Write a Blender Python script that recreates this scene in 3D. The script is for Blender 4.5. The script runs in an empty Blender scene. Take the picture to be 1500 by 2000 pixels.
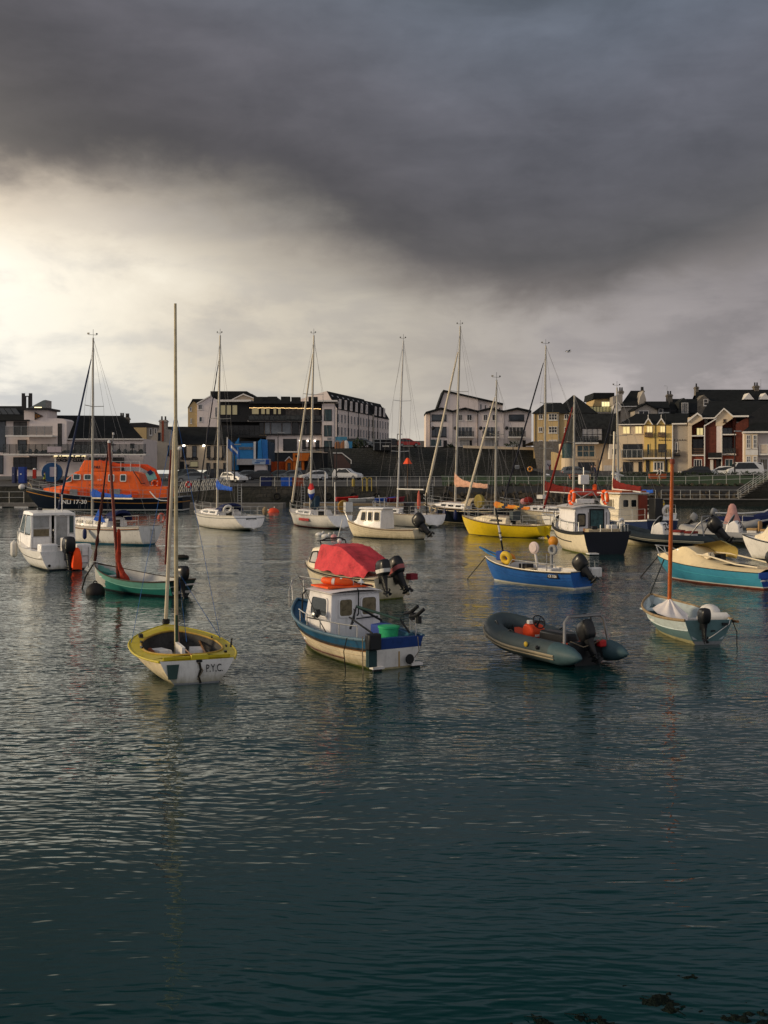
import bpy, bmesh, math, random
import numpy as np
from mathutils import Vector, Matrix
R = math.radians
random.seed(7)
SC = bpy.context.scene
COL = SC.collection
# ---------------------------------------------------------------- camera geometry
F, HZ, CX, CH = 2200.0, 920.0, 750.0, 4.2
def at(px, py, d):
    return Vector(((px - CX) / F * d, d, CH - (py - HZ) / F * d))
cam = bpy.data.cameras.new('camera')
cam.sensor_fit = 'HORIZONTAL'; cam.sensor_width = 24.0; cam.lens = 24.0 * F / 1500.0
cam.shift_y = -(1000 - HZ) / 1500.0
cam.clip_end = 5000; cam.clip_start = 0.1
co = bpy.data.objects.new('camera', cam); COL.objects.link(co)
co.location = (0, 0, CH); co.rotation_euler = (R(90), 0, 0)
SC.camera = co
SC.view_settings.view_transform = 'Standard'; SC.view_settings.look = 'None'
SC.view_settings.exposure = 0.12; SC.view_settings.gamma = 1
SC.cycles.max_bounces = 6; SC.cycles.transparent_max_bounces = 8
SC.cycles.sample_clamp_indirect = 4.0
# ---------------------------------------------------------------- node helper
class NT:
    def __init__(s, tree): s.t = tree; s.n = tree.nodes; s.l = tree.links
    def new(s, typ, **kw):
        n = s.n.new(typ)
        for k, v in kw.items(): setattr(n, k, v)
        return n
    def put(s, sock, v):
        if isinstance(v, bpy.types.NodeSocket): s.l.new(v, sock)
        elif v is not None: sock.default_value = v
    def math(s, op, a, b=None, c=None, clamp=False):
        n = s.new('ShaderNodeMath', operation=op, use_clamp=clamp)
        s.put(n.inputs[0], a)
        if b is not None: s.put(n.inputs[1], b)
        if c is not None: s.put(n.inputs[2], c)
        return n.outputs[0]
    def vmath(s, op, a, b=None, out=0):
        n = s.new('ShaderNodeVectorMath', operation=op)
        s.put(n.inputs[0], a)
        if b is not None: s.put(n.inputs[3 if op == 'SCALE' else 1], b)
        return n.outputs[out]
    def comb(s, x, y, z):
        n = s.new('ShaderNodeCombineXYZ'); s.put(n.inputs[0], x); s.put(n.inputs[1], y); s.put(n.inputs[2], z)
        return n.outputs[0]
    def sep(s, v):
        n = s.new('ShaderNodeSeparateXYZ'); s.put(n.inputs[0], v); return n.outputs
    def noise(s, vec, scale, detail=2, rough=0.5, dist=0.0, out='Fac'):
        n = s.new('ShaderNodeTexNoise')
        s.put(n.inputs['Vector'], vec); n.inputs['Scale'].default_value = scale
        n.inputs['Detail'].default_value = detail; n.inputs['Roughness'].default_value = rough
        n.inputs['Distortion'].default_value = dist
        return n.outputs[out]
    def ramp(s, fac, stops, interp='LINEAR'):
        n = s.new('ShaderNodeValToRGB'); s.put(n.inputs[0], fac)
        cr = n.color_ramp; cr.interpolation = interp
        while len(cr.elements) < len(stops): cr.elements.new(0.5)
        for e, (p, c) in zip(cr.elements, stops):
            e.position = p
            e.color = (c, c, c, 1) if isinstance(c, (int, float)) else (c[0], c[1], c[2], 1)
        return n.outputs[0]
    def mix(s, fac, a, b, blend='MIX'):
        n = s.new('ShaderNodeMix', data_type='RGBA', blend_type=blend)
        s.put(n.inputs[0], fac); s.put(n.inputs[6], a if not isinstance(a, tuple) else (*a[:3], 1)); s.put(n.inputs[7], b if not isinstance(b, tuple) else (*b[:3], 1))
        return n.outputs[2]
    def smooth(s, x, lo, hi):
        n = s.new('ShaderNodeMapRange', interpolation_type='SMOOTHSTEP')
        s.put(n.inputs[0], x); s.put(n.inputs[1], lo); s.put(n.inputs[2], hi)
        return n.outputs[0]
def lin(r, g, b):
    f = lambda c: (c / 255 / 12.92) if c <= 10.3 else ((c / 255 + 0.055) / 1.055) ** 2.4
    return (f(r), f(g), f(b))
# ---------------------------------------------------------------- materials
MATS = {}
def mat(name, col, rough=0.5, metal=0.0, var=0.12, scale=3.0, bump=0.0, bscale=20.0, coat=0.0, emit=None, estr=0.0, grime=0.0, streak=False, spec=0.22, stain=False):
    """procedural painted / stained surface: base colour broken up by two noises, dirt streaks, uneven gloss"""
    if name in MATS: return MATS[name]
    m = bpy.data.materials.new(name); m.use_nodes = True
    t = NT(m.node_tree); b = m.node_tree.nodes['Principled BSDF']
    tc = t.new('ShaderNodeTexCoord').outputs['Object']
    col = tuple(col[:3])
    n1 = t.noise(tc, scale, 4, 0.6)
    n2 = t.noise(tc, scale * 6.1, 3, 0.6)
    f = t.math('MULTIPLY_ADD', n1, 0.65, t.math('MULTIPLY', n2, 0.35))
    dark = tuple(max(0, c * (1 - 2.2 * var)) for c in col); lite = tuple(min(1, c * (1 + 1.2 * var)) for c in col)
    c = t.ramp(f, [(0.3, dark), (0.5, col), (0.72, lite)])
    if grime > 0:
        v = t.vmath('MULTIPLY', tc, (5.0, 5.0, 0.5)) if streak else t.vmath('MULTIPLY', tc, (2.2, 2.2, 1.6))
        g = t.smooth(t.noise(v, 2.0, 5, 0.7), 0.5, 0.75)
        c = t.mix(t.math('MULTIPLY', g, grime), c, (0.10, 0.085, 0.06))
    if stain:   # weed and scum line above the water, scuffs on the topsides
        zz = t.sep(tc)[2]
        s1 = t.smooth(t.math('ADD', zz, t.math('MULTIPLY', t.noise(t.vmath('MULTIPLY', tc, (3, 3, 1)), 2.2, 4, 0.65), 0.35)), 0.46, 0.16)
        c = t.mix(t.math('MULTIPLY', s1, 0.75), c, (0.17, 0.15, 0.06))
        s2 = t.smooth(t.noise(t.vmath('MULTIPLY', tc, (1.5, 1.5, 9)), 2.5, 5, 0.7), 0.60, 0.74)
        c = t.mix(t.math('MULTIPLY', s2, 0.6), c, (0.20, 0.17, 0.12))
    t.put(b.inputs['Base Color'], c)
    t.put(b.inputs['Roughness'], t.math('MULTIPLY_ADD', n2, 0.3, max(0.02, rough - 0.15), clamp=True))
    b.inputs['Metallic'].default_value = metal
    b.inputs['Specular IOR Level'].default_value = spec
    if coat: b.inputs['Coat Weight'].default_value = coat * 0.4; b.inputs['Coat Roughness'].default_value = 0.12
    if bump:
        bn = t.new('ShaderNodeBump'); bn.inputs['Strength'].default_value = min(1, bump); bn.inputs['Distance'].default_value = 0.02
        t.put(bn.inputs['Height'], t.noise(tc, bscale, 4, 0.65)); t.l.new(bn.outputs[0], b.inputs['Normal'])
    if emit:
        b.inputs['Emission Color'].default_value = (*emit, 1); b.inputs['Emission Strength'].default_value = estr
    MATS[name] = m
    return m
# ---------------------------------------------------------------- mesh builder
class MB:
    def __init__(s): s.v = []; s.f = []; s.m = []; s.mats = []
    def mi(s, m):
        if m not in s.mats: s.mats.append(m)
        return s.mats.index(m)
    def add(s, vs, fs, m):
        o = len(s.v); s.v.extend([tuple(p) for p in vs]); k = s.mi(m) if not isinstance(m, list) else None
        for i, f in enumerate(fs):
            s.f.append([a + o for a in f]); s.m.append(k if k is not None else s.mi(m[i]))
        return s
    def poly(s, pts, m): return s.add(pts, [list(range(len(pts)))], m)
    def grid(s, rows, m, close=False, cap0=False, cap1=False):
        """rows of equal-length point lists, m: material or f(i,j)"""
        nr, nc = len(rows), len(rows[0]); vs = [p for r in rows for p in r]; fs = []; ms = []
        for i in range(nr - 1):
            for j in range(nc - (0 if close else 1)):
                j2 = (j + 1) % nc
                fs.append([i * nc + j, i * nc + j2, (i + 1) * nc + j2, (i + 1) * nc + j]); ms.append(m(i, j) if callable(m) else m)
        if cap0: fs.append(list(range(nc))[::-1]); ms.append(m(0, 0) if callable(m) else m)
        if cap1: fs.append([(nr - 1) * nc + j for j in range(nc)]); ms.append(m(nr - 2, 0) if callable(m) else m)
        return s.add(vs, fs, ms)
    def box(s, c, size, m, rz=0.0, ry=0.0, rx=0.0, top=(1, 1)):
        """box centred at c; top=(sx,sy) scales the upper face"""
        x, y, z = (k / 2 for k in size); M = Matrix.Rotation(rz, 3, 'Z') @ Matrix.Rotation(ry, 3, 'Y') @ Matrix.Rotation(rx, 3, 'X')
        vs = []
        for k, (sx, sy) in ((-1, (1, 1)), (1, top)):
            for a, b in ((-1, -1), (1, -1), (1, 1), (-1, 1)): vs.append(Vector(c) + M @ Vector((a * x * sx, b * y * sy, k * z)))
        return s.add(vs, [[3, 2, 1, 0], [4, 5, 6, 7], [0, 1, 5, 4], [1, 2, 6, 5], [2, 3, 7, 6], [3, 0, 4, 7]], m)
    def bx(s, x0, x1, y0, y1, z0, z1, m): return s.box(((x0 + x1) / 2, (y0 + y1) / 2, (z0 + z1) / 2), (abs(x1 - x0), abs(y1 - y0), abs(z1 - z0)), m)
    def tube(s, pts, r, m, seg=8, close=False, flat=1.0):
        pts = [Vector(p) for p in pts]; n = len(pts); rr = r if isinstance(r, (list, tuple)) else [r] * n
        rows = []; prev = None
        for i, p in enumerate(pts):
            a = pts[(i - 1) % n] if (close or i > 0) else p; b = pts[(i + 1) % n] if (close or i < n - 1) else p
            t = (b - a).normalized() if (b - a).length > 1e-9 else Vector((0, 0, 1))
            if prev is None:
                up = Vector((0, 0, 1)) if abs(t.z) < 0.9 else Vector((1, 0, 0)); nrm = t.cross(up).normalized()
            else:
                nrm = prev - t * prev.dot(t); nrm = nrm.normalized() if nrm.length > 1e-6 else t.cross(Vector((0, 0, 1))).normalized()
            prev = nrm; bi = t.cross(nrm)
            rows.append([p + (nrm * math.cos(2 * math.pi * k / seg) + bi * math.sin(2 * math.pi * k / seg) * flat) * rr[i] for k in range(seg)])
        if close: rows.append(rows[0])
        return s.grid(rows, m, close=True, cap0=not close, cap1=not close)
    def lathe(s, prof, c, m, axis='Z', seg=16, M=None):
        """prof: list of (radius, height)"""
        rows = []
        for r, h in prof:
            row = []
            for k in range(seg):
                a = 2 * math.pi * k / seg; p = Vector((r * math.cos(a), r * math.sin(a), h))
                if axis == 'X': p = Vector((p.z, p.x, p.y))
                if axis == 'Y': p = Vector((p.x, p.z, p.y))
                if M: p = M @ p
                row.append(Vector(c) + p)
            rows.append(row)
        return s.grid(rows, m, close=True, cap0=True, cap1=True)
    def ell(s, c, rad, m, seg=14, rings=8, M=None, fn=None):
        rows = []
        for i in range(rings + 1):
            th = math.pi * i / rings; row = []
            for k in range(seg):
                a = 2 * math.pi * k / seg
                p = Vector((rad[0] * math.sin(th) * math.cos(a), rad[1] * math.sin(th) * math.sin(a), -rad[2] * math.cos(th)))
                if fn: p = fn(p)
                if M: p = M @ p
                row.append(Vector(c) + p)
            rows.append(row)
        return s.grid(rows, m, close=True)
    def torus(s, c, R0, r, m, M=None, seg=24, k=10, mats=None):
        rows = []
        for i in range(seg + 1):
            a = 2 * math.pi * i / seg; row = []
            for j in range(k):
                b = 2 * math.pi * j / k
                p = Vector(((R0 + r * math.cos(b)) * math.cos(a), (R0 + r * math.cos(b)) * math.sin(a), r * math.sin(b)))
                if M: p = M @ p
                row.append(Vector(c) + p)
            rows.append(row)
        return s.grid(rows, (lambda i, j: mats[(i * 8 // seg) % 2]) if mats else m, close=True)
    def prism(s, pts, vec, m, m2=None):
        n = len(pts); v = Vector(vec); a = [Vector(p) for p in pts]; vs = a + [p + v for p in a]
        fs = [list(range(n))[::-1], list(range(n, 2 * n))] + [[i, (i + 1) % n, n + (i + 1) % n, n + i] for i in range(n)]
        return s.add(vs, fs, [m, m] + [m2 or m] * n)
    def build(s, name, parent=None, loc=(0, 0, 0), rz=0.0, bevel=0.0, sharp=38, sub=0, merge=True):
        me = bpy.data.meshes.new(name)
        me.from_pydata(s.v, [], s.f)
        for m in s.mats: me.materials.append(m)
        me.polygons.foreach_set('material_index', s.m)
        bm = bmesh.new(); bm.from_mesh(me)
        if merge: bmesh.ops.remove_doubles(bm, verts=bm.verts, dist=1e-5)
        bmesh.ops.dissolve_degenerate(bm, dist=1e-6, edges=bm.edges)
        bmesh.ops.recalc_face_normals(bm, faces=bm.faces)
        bm.to_mesh(me); bm.free()
        me.polygons.foreach_set('use_smooth', [True] * len(me.polygons))
        me.set_sharp_from_angle(angle=R(sharp))
        o = bpy.data.objects.new(name, me); COL.objects.link(o)
        o.location = loc; o.rotation_euler = (0, 0, rz)
        if parent is not None: o.parent = parent
        if bevel:
            md = o.modifiers.new('bevel', 'BEVEL'); md.width = bevel; md.segments = 2; md.limit_method = 'ANGLE'; md.angle_limit = R(40)
        if sub:
            md = o.modifiers.new('sub', 'SUBSURF'); md.levels = sub; md.render_levels = sub
        return o
def tag(o, label, cat, group=None):
    o['label'] = label; o['category'] = cat
    if group: o['group'] = group
    return o
def thing(name, label, cat, loc=(0, 0, 0), rz=0.0, group=None, rx=0.0, ry=0.0):
    o = bpy.data.objects.new(name, None); COL.objects.link(o); o.empty_display_size = 0.3
    o.location = loc; o.rotation_euler = (rx, ry, rz)
    return tag(o, label, cat, group)
def struct(o): o['kind'] = 'structure'; return o
def stuff(o): o['kind'] = 'stuff'; return o
def dup(root, loc, rz, label, group=None):
    r = root.copy(); COL.objects.link(r); r.location = loc; r.rotation_euler = (0, 0, rz); r['label'] = label
    if group: r['group'] = group
    for ch in list(root.children):
        c = ch.copy(); COL.objects.link(c); c.parent = r
        for g in list(ch.children):
            k = g.copy(); COL.objects.link(k); k.parent = c
    return r
def text(txt, size, m, parent, loc, rot, name='lettering', depth=0.004, align='CENTER', bold=0.0, width=None):
    cu = bpy.data.curves.new('lettering', 'FONT'); cu.body = txt; cu.size = size; cu.extrude = depth; cu.align_x = align; cu.align_y = 'CENTER'
    cu.offset = bold; cu.resolution_u = 3; cu.fill_mode = 'BOTH'
    tmp = bpy.data.objects.new('tmp', cu); COL.objects.link(tmp)
    dg = bpy.context.evaluated_depsgraph_get(); me = bpy.data.meshes.new_from_object(tmp.evaluated_get(dg))
    bpy.data.objects.remove(tmp); me.materials.clear(); me.materials.append(m)
    if width:
        xs = [v.co.x for v in me.vertices]; k = width / (max(xs) - min(xs))
        for v in me.vertices: v.co.x *= k
    o = bpy.data.objects.new(name, me); COL.objects.link(o); o.location = loc; o.rotation_euler = rot; o.parent = parent
    return o
def lerp(a, b, t): return a + (b - a) * t
def pl(xs, t):
    """piecewise linear: list of (t, v)"""
    for (t0, v0), (t1, v1) in zip(xs, xs[1:]):
        if t <= t1: return lerp(v0, v1, 0 if t1 == t0 else max(0, (t - t0) / (t1 - t0)))
    return xs[-1][1]
# ================================================================ SKY, SUN, WATER
SUN_AZ, SUN_EL = R(-98), R(13)          # azimuth measured from +Y (view axis) towards +X
W = bpy.data.worlds.new('World'); SC.world = W; W.use_nodes = True
t = NT(W.node_tree); bg = t.n['Background']
d = t.new('ShaderNodeTexCoord').outputs['Generated']
x, y, z = t.sep(d)
A = t.math('ARCTAN2', x, y); E = t.math('ARCSINE', z)
sky = t.new('ShaderNodeTexSky', sky_type='NISHITA', sun_disc=False)
sky.sun_elevation = SUN_EL; sky.sun_rotation = SUN_AZ; sky.dust_density = 4.0
nis = t.vmath('SCALE', sky.outputs[0], 0.08)
# stretched cloud noises on the direction vector
v1 = t.vmath('MULTIPLY', d, (3.0, 3.0, 6.5))
big = t.math('SUBTRACT', t.noise(v1, 1.6, 4, 0.5, 0.2), 0.5)
v2 = t.vmath('MULTIPLY', t.vmath('ADD', d, (3.1, 0.7, 1.9)), (3.5, 3.5, 13.0))
str_ = t.math('SUBTRACT', t.noise(v2, 1.9, 5, 0.55, 0.35), 0.5)
v3 = t.vmath('MULTIPLY', t.vmath('ADD', d, (7.3, 2.2, 0.4)), (5.0, 5.0, 9.0))
fin = t.math('SUBTRACT', t.noise(t.vmath('ADD', v3, (1.7, 4.1, 0.3)), 7.0, 8, 0.6, 0.25), 0.5)
puf = t.math('ADD', t.math('SUBTRACT', t.noise(v3, 2.3, 6, 0.58, 0.3), 0.5), t.math('MULTIPLY', fin, 0.22))
# lower edge of the dark deck as a function of azimuth
an = t.math('MULTIPLY_ADD', A, 1 / 1.2, 0.5, clamp=True)
def AR(px): return (math.atan((px - 750) / 2200) / 1.2) + 0.5
def EL(py): return math.atan((920 - py) / 2200)
edge = t.ramp(an, [(0.0, EL(330) * 2), (AR(0), EL(368) * 2), (AR(220), EL(400) * 2), (AR(420), EL(440) * 2), (AR(640), EL(505) * 2), (AR(830), EL(572) * 2),
                   (AR(1000), EL(592) * 2), (AR(1180), EL(588) * 2), (AR(1350), EL(540) * 2), (AR(1500), EL(500) * 2), (1.0, EL(470) * 2)], 'LINEAR')
edge = t.math('MULTIPLY', edge, 0.5)
Ep = t.math('ADD', E, t.math('ADD', t.math('MULTIPLY', big, 0.085), t.math('MULTIPLY', puf, 0.085)))
wd = t.ramp(an, [(AR(0), 0.027), (AR(250), 0.050), (AR(480), 0.074), (AR(720), 0.060), (AR(950), 0.036), (AR(1200), 0.024), (AR(1500), 0.036)])
diff = t.math('DIVIDE', t.math('SUBTRACT', Ep, edge), wd)
deck = t.smooth(diff, -1.0, 1.0)
# dark deck colour
dk = t.ramp(t.math('SUBTRACT', E, edge), [(0.0, lin(106, 98, 94)), (0.035, lin(80, 76, 76)), (0.08, lin(81, 78, 81)), (0.15, lin(91, 90, 96)), (0.22, lin(94, 98, 107)), (0.29, lin(62, 70, 76)), (0.45, lin(30, 40, 44))])
dkr = t.ramp(an, [(AR(0), (0.90, 0.86, 0.84)), (AR(700), (1.03, 1.02, 1.02)), (AR(1500), (1.06, 1.11, 1.17))])
dk = t.mix(1.0, dk, dkr, 'MULTIPLY')
dk = t.vmath('SCALE', dk, t.math('MULTIPLY_ADD', t.math('ADD', big, t.math('ADD', t.math('MULTIPLY', str_, 0.8), t.math('MULTIPLY', puf, 0.7))), 0.95, 1.07))
# bright band below the deck
lo = t.ramp(an, [(AR(-200), lin(232, 229, 222)), (AR(0), lin(240, 236, 226)), (AR(200), lin(238, 231, 216)), (AR(420), lin(230, 221, 202)), (AR(700), lin(226, 218, 201)),
                 (AR(950), lin(206, 198, 188)), (AR(1200), lin(188, 180, 178)), (AR(1500), lin(166, 158, 159)), (1.0, lin(158, 152, 153))])
lowgrey = t.ramp(an, [(AR(0), lin(192, 193, 194)), (AR(400), lin(202, 199, 192)), (AR(800), lin(198, 191, 181)), (AR(1100), lin(170, 163, 162)), (AR(1500), lin(138, 132, 134))])
sm = t.smooth(t.math('ADD', str_, t.math('MULTIPLY', puf, 0.8)), -0.13, 0.13)
li = t.mix(sm, lowgrey, lo)
# thin grey underside between edge and the bright band
und = t.smooth(diff, -3.2, -0.8)
undc = t.ramp(an, [(AR(0), lin(208, 186, 158)), (AR(300), lin(174, 156, 138)), (AR(700), lin(152, 141, 129)), (AR(1100), lin(134, 127, 127)), (AR(1500), lin(118, 112, 114))])
li = t.mix(t.math('MULTIPLY', und, t.ramp(an, [(AR(0), .80), (AR(350), .55), (AR(700), .45), (AR(1500), .5)])), li, undc)
# warm core where the sun sits behind the cloud
gx = t.math('MULTIPLY', t.math('SUBTRACT', A, math.atan((120 - 750) / 2200)), 5.5)
gy = t.math('MULTIPLY', t.math('SUBTRACT', E, EL(570)), 16.0)
g = t.math('POWER', 2.718, t.math('MULTIPLY', t.math('ADD', t.math('MULTIPLY', gx, gx), t.math('MULTIPLY', gy, gy)), -1.0))
li = t.mix(t.math('MULTIPLY', g, t.math('MULTIPLY_ADD', puf, 1.4, 0.60), clamp=True), li, (1.06, 0.98, 0.82))
front = t.mix(deck, li, dk)
# overhead and behind the camera: even bright overcast
ov = t.smooth(E, 0.55, 1.1)
back = t.smooth(y, 0.55, -0.35)
behind = t.mix(t.smooth(z, -0.1, 0.9), (0.59, 0.545, 0.545), (0.48, 0.47, 0.49))
# unseen warm glow added to the sky left of the view, to light scene and water
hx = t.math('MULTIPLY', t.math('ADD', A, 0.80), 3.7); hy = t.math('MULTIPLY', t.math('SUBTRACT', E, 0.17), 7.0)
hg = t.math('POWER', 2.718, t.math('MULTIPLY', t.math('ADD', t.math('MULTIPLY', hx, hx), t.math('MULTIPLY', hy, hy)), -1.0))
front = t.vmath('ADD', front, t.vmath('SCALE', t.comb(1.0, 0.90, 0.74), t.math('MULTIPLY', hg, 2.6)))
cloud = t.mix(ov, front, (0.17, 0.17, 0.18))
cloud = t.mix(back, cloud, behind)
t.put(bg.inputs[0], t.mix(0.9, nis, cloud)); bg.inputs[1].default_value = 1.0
sun = bpy.data.lights.new('sun', 'SUN'); sun.energy = 2.6; sun.angle = R(12); sun.color = (1.0, 0.78, 0.50)
so = bpy.data.objects.new('sun', sun); COL.objects.link(so)
sd = Vector((math.sin(SUN_AZ) * math.cos(SUN_EL), math.cos(SUN_AZ) * math.cos(SUN_EL), math.sin(SUN_EL)))
so.rotation_euler = sd.to_track_quat('Z', 'Y').to_euler()
# ---------------------------------------------------------------- water
def water_mat():
    m = bpy.data.materials.new('harbour_water'); m.use_nodes = True
    t = NT(m.node_tree); b = m.node_tree.nodes['Principled BSDF']
    b.inputs['Roughness'].default_value = 0.04; b.inputs['IOR'].default_value = 1.50; b.inputs['Specular Tint'].default_value = (0.40, 0.95, 0.88, 1)
    P = t.new('ShaderNodeNewGeometry').outputs['Position']
    px, py, pz = t.sep(P)
    warp = t.noise(P, 0.12, 2, 0.5, out='Color')
    Pw = t.vmath('ADD', P, t.vmath('SCALE', t.vmath('SUBTRACT', warp, (0.5, 0.5, 0.5)), 2.2))
    def rot(v, ang, sx, sy):
        n = t.new('ShaderNodeMapping'); n.vector_type = 'POINT'; t.put(n.inputs[0], v)
        n.inputs['Rotation'].default_value = (0, 0, ang); n.inputs['Scale'].default_value = (sx, sy, 1); return n.outputs[0]
    gust = t.smooth(t.noise(rot(P, 0.25, 0.5, 1.0), 0.16, 3, 0.55), 0.30, 0.68)
    A1 = t.math('MULTIPLY', t.math('MULTIPLY_ADD', gust, 0.0038, 0.0017), t.math('MULTIPLY_ADD', t.smooth(py, 10.0, 20.0), 0.38, 0.62))
    A2 = t.math('MULTIPLY', t.math('MULTIPLY_ADD', t.math('SUBTRACT', t.smooth(py, 9.0, 19.0), t.math('MULTIPLY', t.smooth(py, 30.0, 70.0), 0.45)), 0.0255, 0.0022), t.math('MULTIPLY_ADD', gust, 0.7, 0.55))
    def height(p):
        h1 = t.noise(rot(p, 0.42, 1.3, 4.4), 1.9, 1.5, 0.5, 0.3)
        h2 = t.noise(rot(p, -0.22, 1.15, 1.75), 2.15, 1.0, 0.45, 0.6)
        h3 = t.noise(rot(p, 0.12, 0.5, 1.7), 0.42, 1, 0.5)
        h = t.math('MULTIPLY', h1, A1)
        h = t.math('ADD', t.math('MULTIPLY', h2, A2), t.math('MULTIPLY', h, 5.0))
        return t.math('MULTIPLY_ADD', h3, 0.012, h)
    eps = 0.012
    h0 = height(Pw); hx = height(t.vmath('ADD', Pw, (eps, 0, 0))); hy = height(t.vmath('ADD', Pw, (0, eps, 0)))
    sx = t.math('DIVIDE', t.math('SUBTRACT', h0, hx), eps); sy = t.math('DIVIDE', t.math('SUBTRACT', h0, hy), eps)
    N = t.vmath('NORMALIZE', t.vmath('ADD', t.comb(sx, sy, 0.0), t.new('ShaderNodeNewGeometry').outputs['Normal']))
    t.put(b.inputs['Normal'], N)
    c = t.mix(t.noise(P, 0.08, 2, 0.5), (0.0008, 0.020, 0.0215), (0.0012, 0.028, 0.029))
    t.put(b.inputs['Base Color'], c)
    return m
def water_mesh():
    ys = [2.0]
    while ys[-1] < 175: ys.append(ys[-1] * 1.0042 + 0.012)
    ys = np.array(ys); us = np.linspace(-0.60, 0.60, 400)
    Y = np.repeat(ys[:, None], len(us), 1); X = (Y + 16) * us[None, :]
    rng = np.random.RandomState(3); Z = np.zeros_like(X)
    for k in range(26):
        lam = rng.uniform(1.1, 4.2); th = rng.normal(1.62, 0.32); kk = 2 * math.pi / lam
        Z += 0.0022 * lam ** 0.9 * np.sin(kk * (X * math.cos(th) + Y * math.sin(th)) + rng.uniform(0, 6.28))
    fade = np.clip((160 - Y) / 60, 0, 1); Z = Z * 0.42 * fade * np.clip((Y - 8) / 13, .10, 1)
    n0, n1 = Y.shape; V = np.stack([X, Y, Z], -1).reshape(-1, 3)
    idx = np.arange(n0 * n1).reshape(n0, n1)
    Fc = np.stack([idx[:-1, :-1], idx[:-1, 1:], idx[1:, 1:], idx[1:, :-1]], -1).reshape(-1, 4)
    me = bpy.data.meshes.new('water'); me.from_pydata(V.tolist(), [], Fc.tolist())
    me.polygons.foreach_set('use_smooth', [True] * len(me.polygons))
    me.materials.append(WM); o = bpy.data.objects.new('water', me); COL.objects.link(o); struct(o)
    return o
WM = water_mat(); water_mesh()
# ================================================================ BOAT LIBRARY
M_white = mat('white_gelcoat', (0.76, 0.74, 0.71), 0.35, var=0.06, coat=0.3, grime=0.3, streak=True, stain=True)
M_cream = mat('cream_gelcoat', (0.72, 0.63, 0.46), 0.35, var=0.07, coat=0.3, grime=0.3, streak=True, stain=True)
M_offw = mat('off_white_paint', (0.62, 0.60, 0.57), 0.55, var=0.08, grime=0.35, streak=True)
M_deckw = mat('worn_white_deck', (0.60, 0.57, 0.52), 0.7, var=0.12, scale=6, grime=0.35)
M_black = mat('black_plastic', (0.012, 0.013, 0.015), 0.35, var=0.2)
M_blackp = mat('black_enamel', (0.010, 0.011, 0.013), 0.40, var=0.2, coat=0.4)
M_rubber = mat('dark_rubber', (0.02, 0.021, 0.022), 0.75, var=0.2)
M_glass = mat('dark_window_glass', (0.010, 0.014, 0.016), 0.12, var=0.3, spec=0.4)
M_glasst = mat('teal_window_glass', (0.02, 0.05, 0.055), 0.12, var=0.3, spec=0.4)
M_curtain = mat('tan_curtain_glass', (0.16, 0.13, 0.08), 0.2, var=0.3, scale=8)
M_steel = mat('dull_steel', (0.42, 0.42, 0.41), 0.35, 0.8, var=0.15)
M_alu = mat('mast_aluminium', (0.44, 0.41, 0.34), 0.45, 0.25, var=0.1)
M_wire = mat('rigging_wire', (0.22, 0.21, 0.2), 0.5, 0.5)
M_wood = mat('varnished_wood', (0.20, 0.09, 0.03), 0.4, var=0.25, scale=8, coat=0.3)
M_woodp = mat('pale_weathered_wood', (0.26, 0.19, 0.11), 0.7, var=0.25, scale=10)
M_rope = mat('weathered_rope', (0.16, 0.13, 0.09), 0.9, var=0.3, scale=30)
M_ropeb = mat('blue_rope', (0.03, 0.11, 0.32), 0.8, var=0.2)
M_roped = mat('dark_wet_rope', (0.02, 0.018, 0.014), 0.9, var=0.3)
M_orange = mat('lifebuoy_orange', (0.80, 0.10, 0.015), 0.55, var=0.12)
M_blue = mat('royal_blue_canvas', (0.015, 0.085, 0.42), 0.8, var=0.25, scale=4, bump=0.5, bscale=7)
M_navy = mat('navy_canvas', (0.012, 0.02, 0.075), 0.8, var=0.25, scale=4, bump=0.5, bscale=7)
M_maroon = mat('maroon_canvas', (0.16, 0.013, 0.010), 0.8, var=0.25, scale=4, bump=0.5, bscale=7)
M_anti = mat('dark_antifouling', (0.012, 0.016, 0.02), 0.7, var=0.3)
M_antr = mat('red_antifouling', (0.16, 0.03, 0.02), 0.7, var=0.3)
M_weed = mat('weedy_waterline', (0.10, 0.11, 0.02), 0.85, var=0.5, scale=9)
M_grey = mat('grey_paint', (0.22, 0.23, 0.24), 0.6, var=0.15)
M_fend = mat('fender_white', (0.66, 0.64, 0.60), 0.5, var=0.08, grime=0.3)
M_fendb = mat('fender_navy', (0.015, 0.025, 0.09), 0.5)
M_yellow = mat('yellow_foam', (0.62, 0.42, 0.04), 0.6)
def ease(a, b, x): x = max(0, min(1, (x - a) / (b - a))); return x * x * (3 - 2 * x)
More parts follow.
